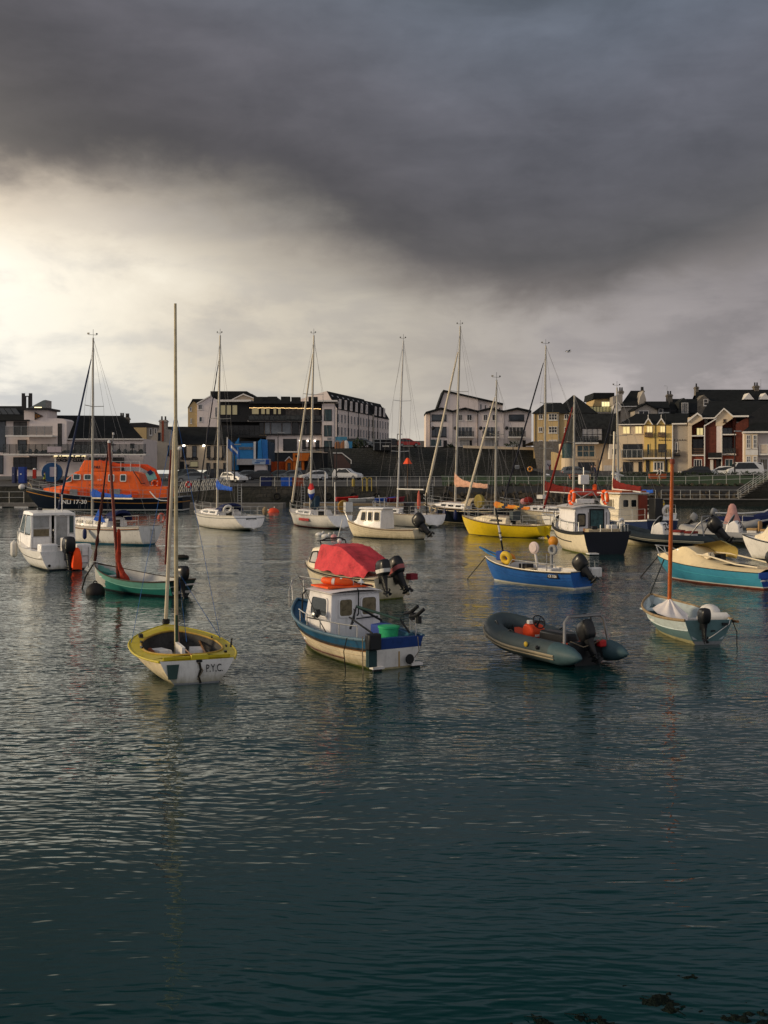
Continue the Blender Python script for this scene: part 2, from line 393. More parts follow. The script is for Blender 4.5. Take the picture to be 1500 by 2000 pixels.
class Hull:
    def __init__(s, L, B, fb, draft=0.25, tw=0.8, rake=0.5, srake=0.0, p=2.3, tm=0.42, e=(0.32, 0.85), ks=None, nst=28, bulge=0.0):
        s.L, s.B, s.fb, s.draft, s.tw, s.rake, s.srake, s.p, s.tm, s.e, s.ks, s.nst, s.bulge = L, B, fb, draft, tw, rake, srake, p, tm, e, ks, nst, bulge
    def hb(s, t):
        if t <= s.tm: k = s.tw + (1 - s.tw) * math.sin(math.pi / 2 * t / s.tm)
        else: k = 1 - ((t - s.tm) / (1 - s.tm)) ** s.p
        return max(0.0, k) * s.B / 2
    def zs(s, t):
        a, b, c = s.fb; tm = 0.45
        return a * (t - tm) * (t - 1) / (tm) + b * t * (t - 1) / (tm * (tm - 1)) + c * t * (t - tm) / (1 - tm)
    def zk(s, t):
        z = -s.draft * (1 - 0.5 * max(0, (t - 0.6) / 0.4) ** 2)
        if s.ks is not None: z = lerp(s.ks, z, ease(0, 0.35, t))
        return z
    def u(s, t, z): return max(0.0, min(1.0, (z - s.zk(t)) / (s.zs(t) - s.zk(t))))
    def y(s, t, z): return s.hb(t) * s.u(t, z) ** lerp(s.e[0], s.e[1], t ** 2.2)
    def x(s, t, z):
        u = s.u(t, z)
        return -s.L / 2 + s.L * t - s.rake * (1 - u) ** 1.4 * t ** 5 + s.srake * (1 - u) * (1 - t) ** 6
    def pt(s, t, z, sd=1): return Vector((s.x(t, z), sd * s.y(t, z), z))
    def sh(s, t, sd=1, off=0.0, zo=0.0):
        z = s.zs(t); h = max(0, s.hb(t) + off); return Vector((s.x(t, z), sd * h, z + zo))
    def ts(s): return [1 - (1 - i / s.nst) ** 1.25 for i in range(s.nst + 1)]
    def levels(s, t, bands):
        zk, zs = s.zk(t), s.zs(t); z = [zk]; ms = []; cur = zk
        for kind, v, m, n in bands:
            top = v if kind == 'abs' else zs + v
            top = max(cur + 1e-4 * 1.5, min(top, zs))
            for i in range(1, n + 1): z.append(lerp(cur, top, i / n)); ms.append(m)
            cur = top
        return z, ms
    def shell(s, parent, bands, tbands=None, name='hull', transom=True, tname='transom', lines=None):
        mb = MB(); ts = s.ts()
        for sd in (1, -1):
            rows = []; ms = None
            for t in ts:
                z, ms = s.levels(t, bands); rows.append([s.pt(t, k, sd) for k in z])
            mm = ms; mb.grid(rows, lambda i, j: mm[j])
        if lines:      # clinker / rubbing strakes: (offset from sheer, radius, material, t0, t1)
            for off, r, m, t0, t1 in lines:
                for sd in (1, -1):
                    pts = []
                    for i in range(25):
                        t = lerp(t0, t1, i / 24); zz = s.zs(t) + off if off <= 0 else off
                        p = s.pt(t, zz, sd); p.y += sd * r * 0.3; pts.append(p)
                    mb.tube(pts, r, m, 6)
        ob = mb.build(name, parent, sharp=30)
        if transom:
            tb = MB(); z, ms = s.levels(0, tbands or bands); rows = []
            for k in z:
                w = s.y(0, k); row = []
                for j in range(9):
                    q = -1 + 2 * j / 8; row.append((s.x(0, k) - 0.004 - s.bulge * (1 - q * q), w * q, k))
                rows.append(row)
            mm2 = ms; tb.grid(rows, lambda i, j: mm2[i]); tb.build(tname, parent, sharp=30)
        return ob
    def strip(s, mb, t0, t1, a, b, m, zo=0.0, camber=0.0, n=20, nc=4):
        """deck strip from width ratio a(t) to b(t) on both sides (a=-b: full width)"""
        fa = a if callable(a) else (lambda t: a); fb_ = b if callable(b) else (lambda t: b)
        def P(t, r, sd):
            h = s.hb(t); yy = r * h; return Vector((s.x(t, s.zs(t)), sd * yy, s.zs(t) + zo + camber * (1 - r * r) * min(1, h / (s.B * 0.3))))
        if a == 'full':
            rows = [[P(lerp(t0, t1, i / n), -1 + 2 * j / 8, 1) * 1 for j in range(9)] for i in range(n + 1)]
            # scale by b
            rows = [[P(lerp(t0, t1, i / n), fb_(lerp(t0, t1, i / n)) * (-1 + 2 * j / 8), 1) for j in range(9)] for i in range(n + 1)]
            mb.grid(rows, m)
        else:
            for sd in (1, -1):
                rows = []
                for i in range(n + 1):
                    t = lerp(t0, t1, i / n); rows.append([P(t, lerp(fa(t), fb_(t), j / nc), sd) for j in range(nc + 1)])
                mb.grid(rows, m)
    def well(s, mb, t0, t1, wr, zf, m_side, m_floor, zo=0.0, camber=0.0, n=18, inset=0.04):
        fw = wr if callable(wr) else (lambda t: wr)
        L = []; Rr = []
        for i in range(n + 1):
            t = lerp(t0, t1, i / n); w = fw(t) * s.hb(t); zt = s.zs(t) + zo + camber * (1 - fw(t) ** 2)
            z0 = min(zf, zt - 0.02); w0 = max(0.0, min(w, s.y(t, z0) - inset))
            xm = s.x(t, s.zs(t))
            L.append([Vector((xm, w, zt)), Vector((xm, lerp(w, w0, 0.5) + (w - w0) * .12, lerp(zt, z0, 0.5))), Vector((xm, w0, z0))])
        mb.grid(L, m_side); mb.grid([[Vector((p.x, -p.y, p.z)) for p in r] for r in L], m_side)
        mb.grid([[Vector((r[2].x, r[2].y * q, r[2].z)) for q in (-1, -.5, 0, .5, 1)] for r in L], m_floor)
        for r in (L[0], L[-1]): mb.poly([r[0], r[1], r[2], Vector((r[2].x, -r[2].y, r[2].z)), Vector((r[1].x, -r[1].y, r[1].z)), Vector((r[0].x, -r[0].y, r[0].z))], m_side)
    def rail(s, r, m, parent, name='gunwale', t0=0.0, t1=0.995, off=0.0, zo=0.0, n=26, stern=True, flat=1.0):
        mb = MB(); pts = [s.sh(lerp(t0, t1, i / n), 1, off, zo) for i in range(n + 1)]
        pts2 = [Vector((p.x, -p.y, p.z)) for p in pts[::-1]]; allp = pts + pts2
        if stern and s.bulge == 0: mb.tube(allp, r, m, 8, close=True, flat=flat)
        else: mb.tube(allp, r, m, 8, flat=flat)
        return mb.build(name, parent)
def sel(a, b, n=16, e=2.6):
    o = []
    for k in range(n):
        th = 2 * math.pi * (k + 0.5) / n; c, q = math.cos(th), math.sin(th)
        o.append((a * math.copysign(abs(c) ** (2 / e), c), b * math.copysign(abs(q) ** (2 / e), q)))
    return o
def outboard(parent, loc, s=1.0, tilt=0.0, yaw=0.0, cowl=None, stripe=None, legm=None, name='outboard_motor', prop=True):
    """pivot at the transom top; +x is towards the boat"""
    cowl = cowl or M_blackp; legm = legm or M_black
    mb = MB(); rows = []
    prof = [(-.06, .17, .12, -.20), (-.03, .24, .17, -.20), (.06, .29, .20, -.21), (.20, .315, .215, -.22), (.36, .315, .21, -.23), (.47, .285, .19, -.25), (.54, .22, .15, -.28), (.565, .13, .09, -.30)]
    for z, a, b, xo in prof: rows.append([((x + xo) * s, y * s, (z + .12) * s) for x, y in sel(a, b, 20, 3.6)])
    st = stripe
    mb.grid(rows, (lambda i, j: st if (st and i == 2) else cowl), close=True, cap0=True, cap1=True)
    o = mb.build(name, parent, loc, sharp=50); o.rotation_euler = (0, tilt, yaw)
    lg = MB()
    rows = [[((x + xo) * s, y * s, z * s) for x, y in sel(a, b, 12, 2.2)] for z, a, b, xo in
            [(.14, .22, .15, -.2), (.02, .19, .13, -.2), (-.12, .17, .10, -.2), (-.36, .14, .07, -.21), (-.52, .13, .05, -.23)]]
    lg.grid(rows, legm, close=True, cap0=True, cap1=True)
    lg.bx(-.36 * s, -.06 * s, -.10 * s, .10 * s, -.45 * s, -.435 * s, legm)
    rows = [[((xo) * s, y * s, (z - .58) * s) for y, z in sel(r, r, 10, 2)] for xo, r in [(-.02, .01), (-.08, .045), (-.2, .065), (-.34, .055), (-.40, .03)]]
    lg.grid(rows, legm, close=True, cap0=True, cap1=True)
    lg.prism([(-.10 * s, 0, -.62 * s), (-.30 * s, 0, -.62 * s), (-.33 * s, 0, -.76 * s), (-.22 * s, 0, -.74 * s)], (0, .012 * s, 0), legm)
    lg.box((-.05 * s, 0, -.05 * s), (.14 * s, .20 * s, .30 * s), legm)
    lg.build('drive_leg', o)
    if prop:
        pb = MB(); pb.lathe([(.02 * s, -.46 * s), (.045 * s, -.44 * s), (.045 * s, -.38 * s)], (0, 0, -.58 * s), legm, 'X', 10)
        for k in range(3):
            a = 2 * math.pi * k / 3; c, q = math.cos(a), math.sin(a)
            def B(r, w, dx): return Vector(((-.42 + dx) * s, (r * c - w * q) * s, (-.58 + r * q + w * c) * s))
            pb.add([B(.03, -.03, -.02), B(.12, -.07, -.035), B(.15, 0.0, 0.0), B(.12, .07, .035), B(.03, .03, .02)], [[0, 1, 2, 3, 4]], legm)
        pb.build('propeller', o)
    return o
def fender(parent, loc, m=None, r=0.11, h=0.5, name='fender', top=None):
    mb = MB(); mb.lathe([(.02, h / 2 + .05), (.03, h / 2), (r * .8, h / 2 - .07), (r, h / 2 - .14), (r, -h / 2 + .14), (r * .8, -h / 2 + .07), (.03, -h / 2)], (0, 0, 0), m or M_fend)
    if top: mb.tube([(0, 0, h / 2), Vector(top) - Vector(loc)], .008, M_rope, 5)
    return mb.build(name, parent, loc)
def lifebuoy(parent, loc, M=None, R0=0.30, r=0.065, m=None, name='lifebuoy'):
    mb = MB(); mb.torus((0, 0, 0), R0, r, m or M_orange, M, 24, 10, None)
    # retro-reflective bands
    for k in range(4):
        a = math.pi / 4 + k * math.pi / 2
        pts = []
        for q in range(4): pass
        T = [Vector(((R0 + (r + .004) * math.cos(b)) * math.cos(a + da), (R0 + (r + .004) * math.cos(b)) * math.sin(a + da), (r + .004) * math.sin(b))) for da in (-.09, .09) for b in [2 * math.pi * j / 10 for j in range(10)]]
        T = [(M @ p) if M else p for p in T]
        mb.grid([T[:10], T[10:]], M_offw, close=True)
    return mb.build(name, parent, loc)
def rope(parent, pts, m=None, r=0.012, name='mooring_rope', sag=0.0):
    pts = [Vector(p) for p in pts]
    if len(pts) == 2 and sag:
        a, b = pts; pts = [a.lerp(b, i / 10) - Vector((0, 0, sag * 4 * (i / 10) * (1 - i / 10))) for i in range(11)]
    mb = MB(); mb.tube(pts, r, m or M_rope, 6); return mb.build(name, parent)
def hoop_rail(parent, paths, m=None, r=0.014, name='guardrail'):
    mb = MB()
    for p in paths: mb.tube(p, r, m or M_steel, 6)
    return mb.build(name, parent)
def stanchions(h, t0, t1, n, hgt, parent, m=None, r=0.012, off=-0.05, wires=2, name='guardrail', sides=(1, -1), zo=0.0):
    m = m or M_steel; paths = []
    for sd in sides:
        for k in range(n): 
            b = h.sh(lerp(t0, t1, k / (n - 1)), sd, off, zo); paths.append([b, b + Vector((0, 0, hgt))])
        for w in range(wires):
            paths.append([h.sh(lerp(t0, t1, k / 12), sd, off, zo) + Vector((0, 0, hgt * (1 - 0.5 * w))) for k in range(13)])
    return hoop_rail(parent, paths, m, r, name)
def cabin_loft(mb, secs, m, wr_top=0.8):
    """secs: (x, z0, halfw_bottom, z1, halfw_top) -> closed trunk with rounded shoulders"""
    rows = []
    for x, z0, w0, z1, w1 in secs:
        h = z1 - z0
        rows.append([(x, w0, z0), (x, lerp(w0, w1, .8), z0 + h * .8), (x, w1 * .96, z0 + h * .95), (x, w1 * .75, z1), (x, 0, z1 + h * .05),
                     (x, -w1 * .75, z1), (x, -w1 * .96, z0 + h * .95), (x, -lerp(w0, w1, .8), z0 + h * .8), (x, -w0, z0)])
    mb.grid(rows, m, cap0=True, cap1=True)
def pane(parent, quad, frame=0.02, m=None, fm=None, thick=0.012, name='window', inset=0.0, round_=True):
    """window on a quad (4 points, counter-clockwise seen from outside): frame is the part, glass its sub-part"""
    q = [Vector(p) for p in quad]; n = (q[1] - q[0]).cross(q[3] - q[0]).normalized(); c = sum(q, Vector()) / 4
    def rr(k, out, seg=3, rad=0.22):
        P = []
        ins = []
        for p in q:
            d = p - c; L = d.length; ins.append(c + d * max(0.1, (L - k * 1.4) / L))
        if not round_: return [p + n * out for p in ins]
        for i in range(4):
            a, b, e = ins[i - 1], ins[i], ins[(i + 1) % 4]
            r = rad * min((a - b).length, (e - b).length)
            p0 = b + (a - b).normalized() * r; p1 = b + (e - b).normalized() * r
            for s_ in range(seg + 1):
                w = s_ / seg; P.append(p0 * (1 - w) ** 2 + b * 2 * w * (1 - w) + p1 * w * w + n * out)
        return P
    fb = MB(); o0 = rr(0, -0.002); o1 = rr(0, thick); i1 = rr(frame, thick); i0 = rr(frame, 0.0)
    fb.grid([o0, o1, i1, i0], fm or M_rubber, close=True)
    f = fb.build(name, parent)
    g = MB(); g.poly(rr(frame * .9, thick * .45), m or M_glass); g.build('pane', f)
    return f
def l2w(root, v): return root.location + Matrix.Rotation(root.rotation_euler.z, 3, 'Z') @ Vector(v)
def w2l(root, v): return Matrix.Rotation(-root.rotation_euler.z, 3, 'Z') @ (Vector(v) - root.location)
def pos(px, d): return Vector(((px - CX) / F * d, d, 0))
def furled(parent, a, b, r, m, m2=None, name='furled_jib'):
    a, b = Vector(a), Vector(b); mb = MB(); n = 14
    mb.tube([a.lerp(b, i / n) for i in range(n + 1)], [r * (0.55 + 0.45 * math.sin(math.pi * min(1, (i / n) * .55 + .42)) + .06 * math.sin(i * 2.3)) if i < n else r * .4 for i in range(n + 1)], m, 8)
    if m2:   # spiral sacrificial strip
        mb.tube([a.lerp(b, lerp(.35, .97, i / 40)) + Vector((math.cos(i * .9), math.sin(i * .9), 0)) * r * .55 for i in range(41)], r * .5, m2, 6)
    return mb.build(name, parent)
def sailpack(parent, a, b, h, m, w=0.14, name='sail_cover', slump=0.0, stripes=None, peak=.62):
    """flaked sail under a cover along the boom from mast a to end b; h tall at the mast"""
    a, b = Vector(a), Vector(b); dr = (b - a).normalized(); sd = Vector((-dr.y, dr.x, 0)).normalized(); rows = []; n = 18
    for i in range(n + 1):
        t = i / n; c = a.lerp(b, t); hh = h * (peak * math.exp(-t * 6.5) + .36 * (1 - .25 * t)); ww = w * (1 - .35 * t) * (1 + .13 * math.sin(i * 2.1))
        row = []
        for j in range(12):
            th = 2 * math.pi * j / 12; u = math.cos(th); k = math.sin(th)
            row.append(c + sd * (ww * .5 * u * (1 - .45 * max(0, k)) * (1 + .1 * math.sin(3 * j + i))) + Vector((0, 0, hh * .5 * (k + .85) + .02 * math.sin(i * 1.7 + j) - slump * math.sin(math.pi * t))))
        rows.append(row)
    mb = MB(); mb.grid(rows, (lambda i, j: stripes[((i + j // 3) // 2) % len(stripes)]) if stripes else m, close=True, cap0=True, cap1=True)
    return mb.build(name, parent)
def yacht(name, label, d, rz, L, B, mast_px, top, hullm, fb, deckm=None, tm_mast=0.58, cover=None, boomz=1.2, boomlen=None, boommat=None, jib=None, jibm2=None, stripe=None, anti=None, boot=None,
          cabin=True, cab=(0.34, 0.74, .36), wins=2, hood=None, tw=0.78, spread=(0.55,), mr=0.065, group='sailing yachts on moorings', rudder=None, pulpit=True, rails=True, lean=0.0, srake=0.25, ks=0.10,
          coverh=0.5, stripes=None, backstay=True, cat='yacht', bulge=0.06, transm=None, draft=0.4, rake=0.8, vane=True, tail=True, boomup=0.0, mastm=None, cabm=None, e=(0.34, .8), peak=.62):
    mx = -L / 2 + L * tm_mast
    loc = pos(mast_px, d) - Matrix.Rotation(rz, 3, 'Z') @ Vector((mx, 0, 0)); loc.z = 0
    r = thing(name, label, cat, loc, rz, group)
    h = Hull(L, B, fb, draft=draft, tw=tw, rake=rake, srake=-srake, ks=ks, p=2.1, bulge=bulge, e=e)
    deckm = deckm or M_deckw; cabm = cabm or M_white
    bands = [('abs', .03, anti or M_anti, 3), ('abs', .09, boot or hullm, 1)]
    if stripe: bands += [('top', -.20, hullm, 6), ('top', -.14, stripe, 1), ('top', 0, hullm, 2)]
    else: bands += [('top', 0, hullm, 8)]
    tb = None if not transm else [(a, b, transm if i > 0 else m, n) for i, (a, b, m, n) in enumerate(bands)]
    h.shell(r, bands, tb)
    # deck with cockpit
    mb = MB(); t0, t1 = 0.05, cab[0]
    h.strip(mb, 0, t0, 'full', 1.0, deckm, camber=.02, n=3); h.strip(mb, t0, t1, 0.58, 1.0, deckm, camber=.02, n=8); h.strip(mb, t1, .998, 'full', 1.0, deckm, camber=.05)
    h.well(mb, t0, t1, .58, .25, cabm, deckm, camber=.02 * .66, n=8); mb.build('deck', r)
    h.rail(.028, M_woodp if hullm is not M_white else M_alu, r, 'toe_rail', stern=False)
    zd = lambda t: h.zs(t)
    X = lambda t: -L / 2 + L * t
    if cabin:
        c0, c1, ch = cab; mb = MB(); secs = []
        for i in range(9):
            t = lerp(c0, c1, i / 8); k = 1 - max(0, (t - lerp(c0, c1, .55)) / (c1 - lerp(c0, c1, .55))) ** 1.6 * .85
            w = min(B * .33, h.hb(t) * .72); secs.append((X(t), zd(t) - .03, w, zd(t) + ch * k, w * .86))
        cabin_loft(mb, secs, cabm); cb = mb.build('coachroof', r)
        for sd in (1, -1):
            for k in range(wins):
                ta = lerp(c0, c1, .10 + k * .62 / wins); tb2 = ta + (c1 - c0) * .42 / wins
                w = min(B * .33, h.hb(ta) * .72); w2 = min(B * .33, h.hb(tb2) * .72)
                z0, z1 = zd(ta) + ch * .30, zd(ta) + ch * .66
                f = lambda ww, z: ww * lerp(1, .86, (z - zd(ta)) / ch) + .006
                q = [(X(ta), sd * f(w, z0), z0), (X(tb2), sd * f(w2, z0), z0), (X(tb2), sd * f(w2, z1), z1), (X(ta), sd * f(w, z1), z1)]
                pane(cb, q if sd < 0 else q[::-1], .015, name='portlight')
        mb = MB(); w = min(B * .33, h.hb(c0) * .72); mb.bx(X(c0) - .012, X(c0) - .002, -.24, .24, zd(c0) - .25, zd(c0) + ch * .8, M_glass); mb.build('companionway', r)
        mb = MB(); mb.tube([(X(c0) + .3, w * .5, zd(c0) + ch + .06), (X(c1) - .7, w * .45, zd(c1) + ch * .7 + .06)], .012, M_wood, 6); mb.tube([(X(c0) + .3, -w * .5, zd(c0) + ch + .06), (X(c1) - .7, -w * .45, zd(c1) + ch * .7 + .06)], .012, M_wood, 6)
        for sd in (1, -1):
            mb.lathe([(.07, 0), (.055, .05), (.055, .12), (.075, .15)], (X(t1) - .5, sd * h.hb(.2) * .72, zd(.2)), M_steel, seg=10)
        mb.build('deck_gear', r)
    # spars
    zb = zd(tm_mast) + (cab[2] * .75 if cabin and cab[0] < tm_mast < cab[1] else 0)
    mw = pos(mast_px, d); topw = at(top[0], top[1], d); basew = Vector((mw.x, mw.y, zb))
    b0 = w2l(r, basew); t0_ = w2l(r, topw); t0_.x += lean
    mb = MB(); mb.tube([b0, b0.lerp(t0_, .5), t0_], [mr, mr, mr * .75], mastm or M_alu, 8, flat=.75)
    mst = mb.build('mast', r)
    if vane:
        mb = MB(); q = t0_; mb.tube([q, q + Vector((0, 0, .5))], .012, M_black, 5); mb.tube([q + Vector((-.3, 0, .15)), q + Vector((.3, .1, .2))], .012, M_black, 5); mb.box(q + Vector((.28, .1, .27)), (.16, .02, .09), M_black); mb.ell(q + Vector((-.28, 0, .22)), (.06, .06, .05), M_black, 8, 4)
        mb.build('masthead_vane', mst)
    wires = []
    bow = h.sh(.985, 1, 0, .03); bow.y = 0; st = h.sh(0.01, 1); 
    chain = [h.sh(tm_mast - .02, sd, -.05) for sd in (1, -1)]
    for sp in spread:
        c = b0.lerp(t0_, sp); w = B * .30
        mb = MB(); mb.tube([c + Vector((-.12, w, .05)), c, c + Vector((-.12, -w, .05))], .022, mastm or M_alu, 6); mb.build('spreader', mst)
    for i, sd in enumerate((1, -1)):
        sp = [b0.lerp(t0_, k) + Vector((-.12, sd * B * .30, .05)) for k in spread]
        wires.append([chain[i]] + sp + [b0.lerp(t0_, .97)])
        wires.append([chain[i] + Vector((-.3, 0, 0)), b0.lerp(t0_, (spread[0] if spread else .6) - .02)])
        wires.append([chain[i] + Vector((.3, 0, 0)), b0.lerp(t0_, (spread[0] if spread else .6) - .02)])
    fs = t0_ if not jib else b0.lerp(t0_, jib.get('top', .92))
    if backstay: wires.append([Vector((-L / 2 + .1, 0, h.zs(0))), t0_])
    wires.append([bow, fs])
    mb = MB()
    for p in wires: mb.tube(p, .009, M_wire, 4)
    mb.build('rigging', r)
    if jib: furled(r, bow + (fs - bow) * .04, bow + (fs - bow) * .95, jib.get('r', .075), jib['m'], jib.get('m2'))
    bl = boomlen or L * .36
    ba = b0.copy(); ba.z = zb + boomz - (.35 if cabin else 0); be = ba + Vector((-bl, 0, boomup))
    if boommat: 
        mb = MB(); mb.tube([ba, be], .055, boommat, 8); mb.build('boom', r)
    if cover or boommat:   # topping lift, lazy jacks
        mb = MB(); mb.tube([be, t0_], .006, M_wire, 4)
        for sd in (1, -1):
            for k in (.35, .75): mb.tube([ba.lerp(be, k) + Vector((0, sd * .08, .1)), b0.lerp(t0_, .58)], .005, M_wire, 4)
        mb.build('running_rigging', r)
    mb = MB()
    for k, (ox, oy) in enumerate(((-.14, .05), (.13, .08), (.12, -.09))): mb.tube([b0 + Vector((ox * 1.6, oy * 2, .3)), b0.lerp(t0_, .5) + Vector((ox * 1.4, oy, 0)), b0.lerp(t0_, .985)], .008, M_rope if k else M_wire, 4)
    mb.build('halyards', mst)
    if cover: sailpack(r, ba + Vector((.05, 0, .04)), be + Vector((.1, 0, .04)), coverh, cover, stripes=stripes, peak=peak)
    if pulpit:
        p = []
        for zz in (.62, .34):
            p.append([h.sh(.86, 1, -.04, zz), h.sh(.93, 1, -.02, zz), Vector((L / 2 + .05, 0, h.zs(1) + zz + .03)), h.sh(.93, -1, -.02, zz), h.sh(.86, -1, -.04, zz)])
        for sd in (1, -1):
            for tt in (.86, .935): p.append([h.sh(tt, sd, -.04), h.sh(tt, sd, -.03, .62)])
        hoop_rail(r, p, r=.016, name='pulpit')
        p = []
        for zz in (.62, .34): p.append([h.sh(.14, 1, -.04, zz), h.sh(.01, 1, -.05, zz), h.sh(.01, -1, -.05, zz), h.sh(.14, -1, -.04, zz)])
        for sd in (1, -1):
            for tt in (.01, .14): p.append([h.sh(tt, sd, -.05), h.sh(tt, sd, -.05, .62)])
        hoop_rail(r, p, r=.016, name='pushpit')
    if rails: stanchions(h, .16, .85, 6, .6, r, r=.009)
    if hood:
        mb = MB(); x1 = X(cab[0] + .10); x0 = X(cab[0] - .06); w = B * .30; zt = zd(cab[0]) + cab[2]; rows = []
        for x, z, k in ((x1, zt - .02, .9), (x1 - (x1 - x0) * .45, zt + .42, .85), (x0, zt + .48, .9), (x0 - .03, zt + .30, .98)):
            rows.append([(x, w * k * math.cos(a), zt - .15 + (z - zt + .15) * max(0, math.sin(a)) ** .6) for a in [math.pi * j / 10 for j in range(11)]])
        mb.grid(rows, hood); mb.build('sprayhood', r)
    if rudder:
        mb = MB(); mb.prism([(-L / 2 - .04, -.03, h.zs(0) - .05), (-L / 2 - .42, -.03, h.zs(0) - .05), (-L / 2 - .46, -.03, .15), (-L / 2 - .30, -.03, -.25), (-L / 2 - .04, -.03, -.3)], (0, .06, 0), rudder); mb.build('rudder', r)
    return r, h
# ================================================================ BOATS
def ray(px): return 90 - math.degrees(math.atan((px - CX) / F))
M_tan = mat('tan_canvas', (0.42, 0.34, 0.22), 0.8, var=0.2, bump=0.4, bscale=8)
M_pink = mat('faded_pink_canvas', (0.58, 0.33, 0.23), 0.85, var=0.2, scale=4, bump=0.6, bscale=6)
M_creams = mat('cream_sailcloth', (0.56, 0.50, 0.39), 0.8, var=0.12)
M_dkjib = mat('dark_sailcloth', (0.014, 0.016, 0.025), 0.8, var=0.2)
M_bluejib = mat('dark_blue_sailcloth', (0.02, 0.03, 0.07), 0.8, var=0.3)
# ---------------- sailing yachts
yw, hw = yacht('sailing_yacht', 'white sloop with royal blue boom cover and blue waterline, moored in front of the lifeboat', 66, R(151), 7.4, 2.6, 180, (182, 660), M_white, (1.08, 1.0, 1.32),
      cover=M_blue, boomz=1.55, boomlen=3.1, boommat=M_cream, jib=dict(m=M_bluejib, r=.07, top=.93), stripe=None, boot=mat('blue_boot_top', (.02, .10, .16), .6), anti=mat('blue_boot_top', (.02, .10, .16), .6), tm_mast=.60, hood=M_navy, coverh=.7, mr=.075, spread=(.62,), wins=3, cab=(.34, .84, .50), srake=-.12, ks=-.1)
hw.rail(.03, M_wood, yw, 'rubbing_strake', zo=-.12, off=.015)
fender(yw, hw.sh(.50, 1, .10, -.42), M_fendb, .12, .6)
lifebuoy(yw, hw.sh(.02, -1, .05, .42), Matrix.Rotation(R(90), 3, 'Y'), .24, .07, mat('faded_red_buoy', (.55, .13, .09), .7), name='horseshoe_buoy')
mb = MB()
for yy in (-.22, .05): mb.tube([(-3.76, yy, .95), (-3.80, yy, .2)], .02, M_steel, 6)
for k in range(4): mb.tube([(-3.79, -.22, .25 + .2 * k), (-3.79, .05, .25 + .2 * k)], .016, M_steel, 6)
mb.build('boarding_ladder', yw)
lw = MB(); lw.prism([(hw.sh(.36)[0], .8, 1.25), (hw.sh(.5)[0], .75, 1.25), (hw.sh(.44)[0], .72, 2.0)], (0, .02, 0), M_blue); lw.build('dodger_cloth', yw)
y12, h12 = yacht('sailing_yacht', 'white sloop with blue sail cover and navy hood, orange buoy to its right', 84, R(124), 9.0, 3.1, 424, (430, 655), M_white, (1.05, 1.0, 1.25),
      cover=M_blue, boomz=1.85, boomlen=2.6, jib=dict(m=M_dkjib, m2=M_bluejib, r=.05, top=.9), hood=M_navy, stripe=M_grey, coverh=1.0, mr=.09, spread=(.52,), srake=.55, bulge=.22, tw=.80, cab=(.36, .78, .40), backstay=False, boomup=-.1)
lifebuoy(y12, (-3.3, 1.1, 1.5), Matrix.Rotation(R(60), 3, 'Y'), .27, .08, M_fend, name='horseshoe_buoy')
mb = MB(); mb.bx(-4.86, -4.78, -.38, .42, .42, .86, M_glass); mb.bx(-4.90, -4.86, -.2, .28, .5, .8, M_offw); mb.build('stern_hatch', y12)
mb = MB(); mb.ell((-4.6, -1.2, 1.35), (.2, .2, .32), M_woodp, 10, 6); mb.build('stern_light', y12)
mb = MB(); mb.tube([(-4.4, .55, .9), (-4.4, .55, 3.0)], .03, M_grey, 6); mb.build('ensign_staff', y12)
y13, h13 = yacht('sailing_yacht', 'white sloop with red, white and blue cloth bundled at its mast', 85.5, R(119), 8.6, 2.85, 606, (613, 655), M_white, (1.0, .95, 1.25),
      jib=dict(m=M_creams, r=.09, top=.94), stripe=None, coverh=1, mr=.09, spread=(.34, .66), srake=.5, bulge=.15, tw=.72, boot=M_antr, cab=(.36, .76, .36))
mb = MB()
rr_ = [(.08, 2.05), (.20, 2.2), (.28, 2.5), (.26, 2.8), (.16, 3.1), (.07, 3.25)]
Mrw = [mat('blue_nylon', (.02, .06, .32), .7), mat('blue_nylon', (.02, .06, .32), .7), M_fend, mat('red_nylon', (.55, .03, .03), .7), mat('red_nylon', (.55, .03, .03), .7)]
rows = [[(.5 + r * math.cos(a) * (1 + .15 * math.sin(3 * a + z * 4)), r * .8 * math.sin(a) * (1 + .15 * math.cos(4 * a + z)), z + .06 * math.sin(2 * a)) for a in [2 * math.pi * k / 14 for k in range(14)]] for r, z in rr_]
mb.grid(rows, lambda i, j: Mrw[min(4, i)], close=True, cap0=True, cap1=True); mb.build('sail_bundle', y13)
mb = MB(); mb.tube([(.25, 0, 1.5), (-.75, .1, 2.15), (-1.0, .3, 1.3)], .22, mat('teal_tarp', (.012, .03, .05), .8), 8); mb.build('furled_awning', y13)
mb = MB(); mb.lathe([(.1, -.12), (.45, -.1), (.48, 0), (.45, .1), (.1, .12)], (-3.1, -.9, 1.6), mat('ochre_canvas', (.30, .17, .04), .8, bump=.5), 'X', 16); mb.build('life_ring_cover', y13)
mb = MB(); mb.bx(-4.3, -4.0, -1.05, -.45, 1.25, 1.95, M_fend); mb.build('liferaft_case', y13)
hoop_rail(y13, [[(-3.9, .2, 1.0), (-3.9, .2, 3.4)], [(-3.4, .75, 1.0), (-3.35, .7, 4.1)]], M_fend, .045, 'aerial_pole')
mb = MB(); mb.box((-1.0, 1.34, .62), (1.7, .02, .2), mat('red_decal', (.45, .04, .03), .5)); mb.build('hull_decal', y13)
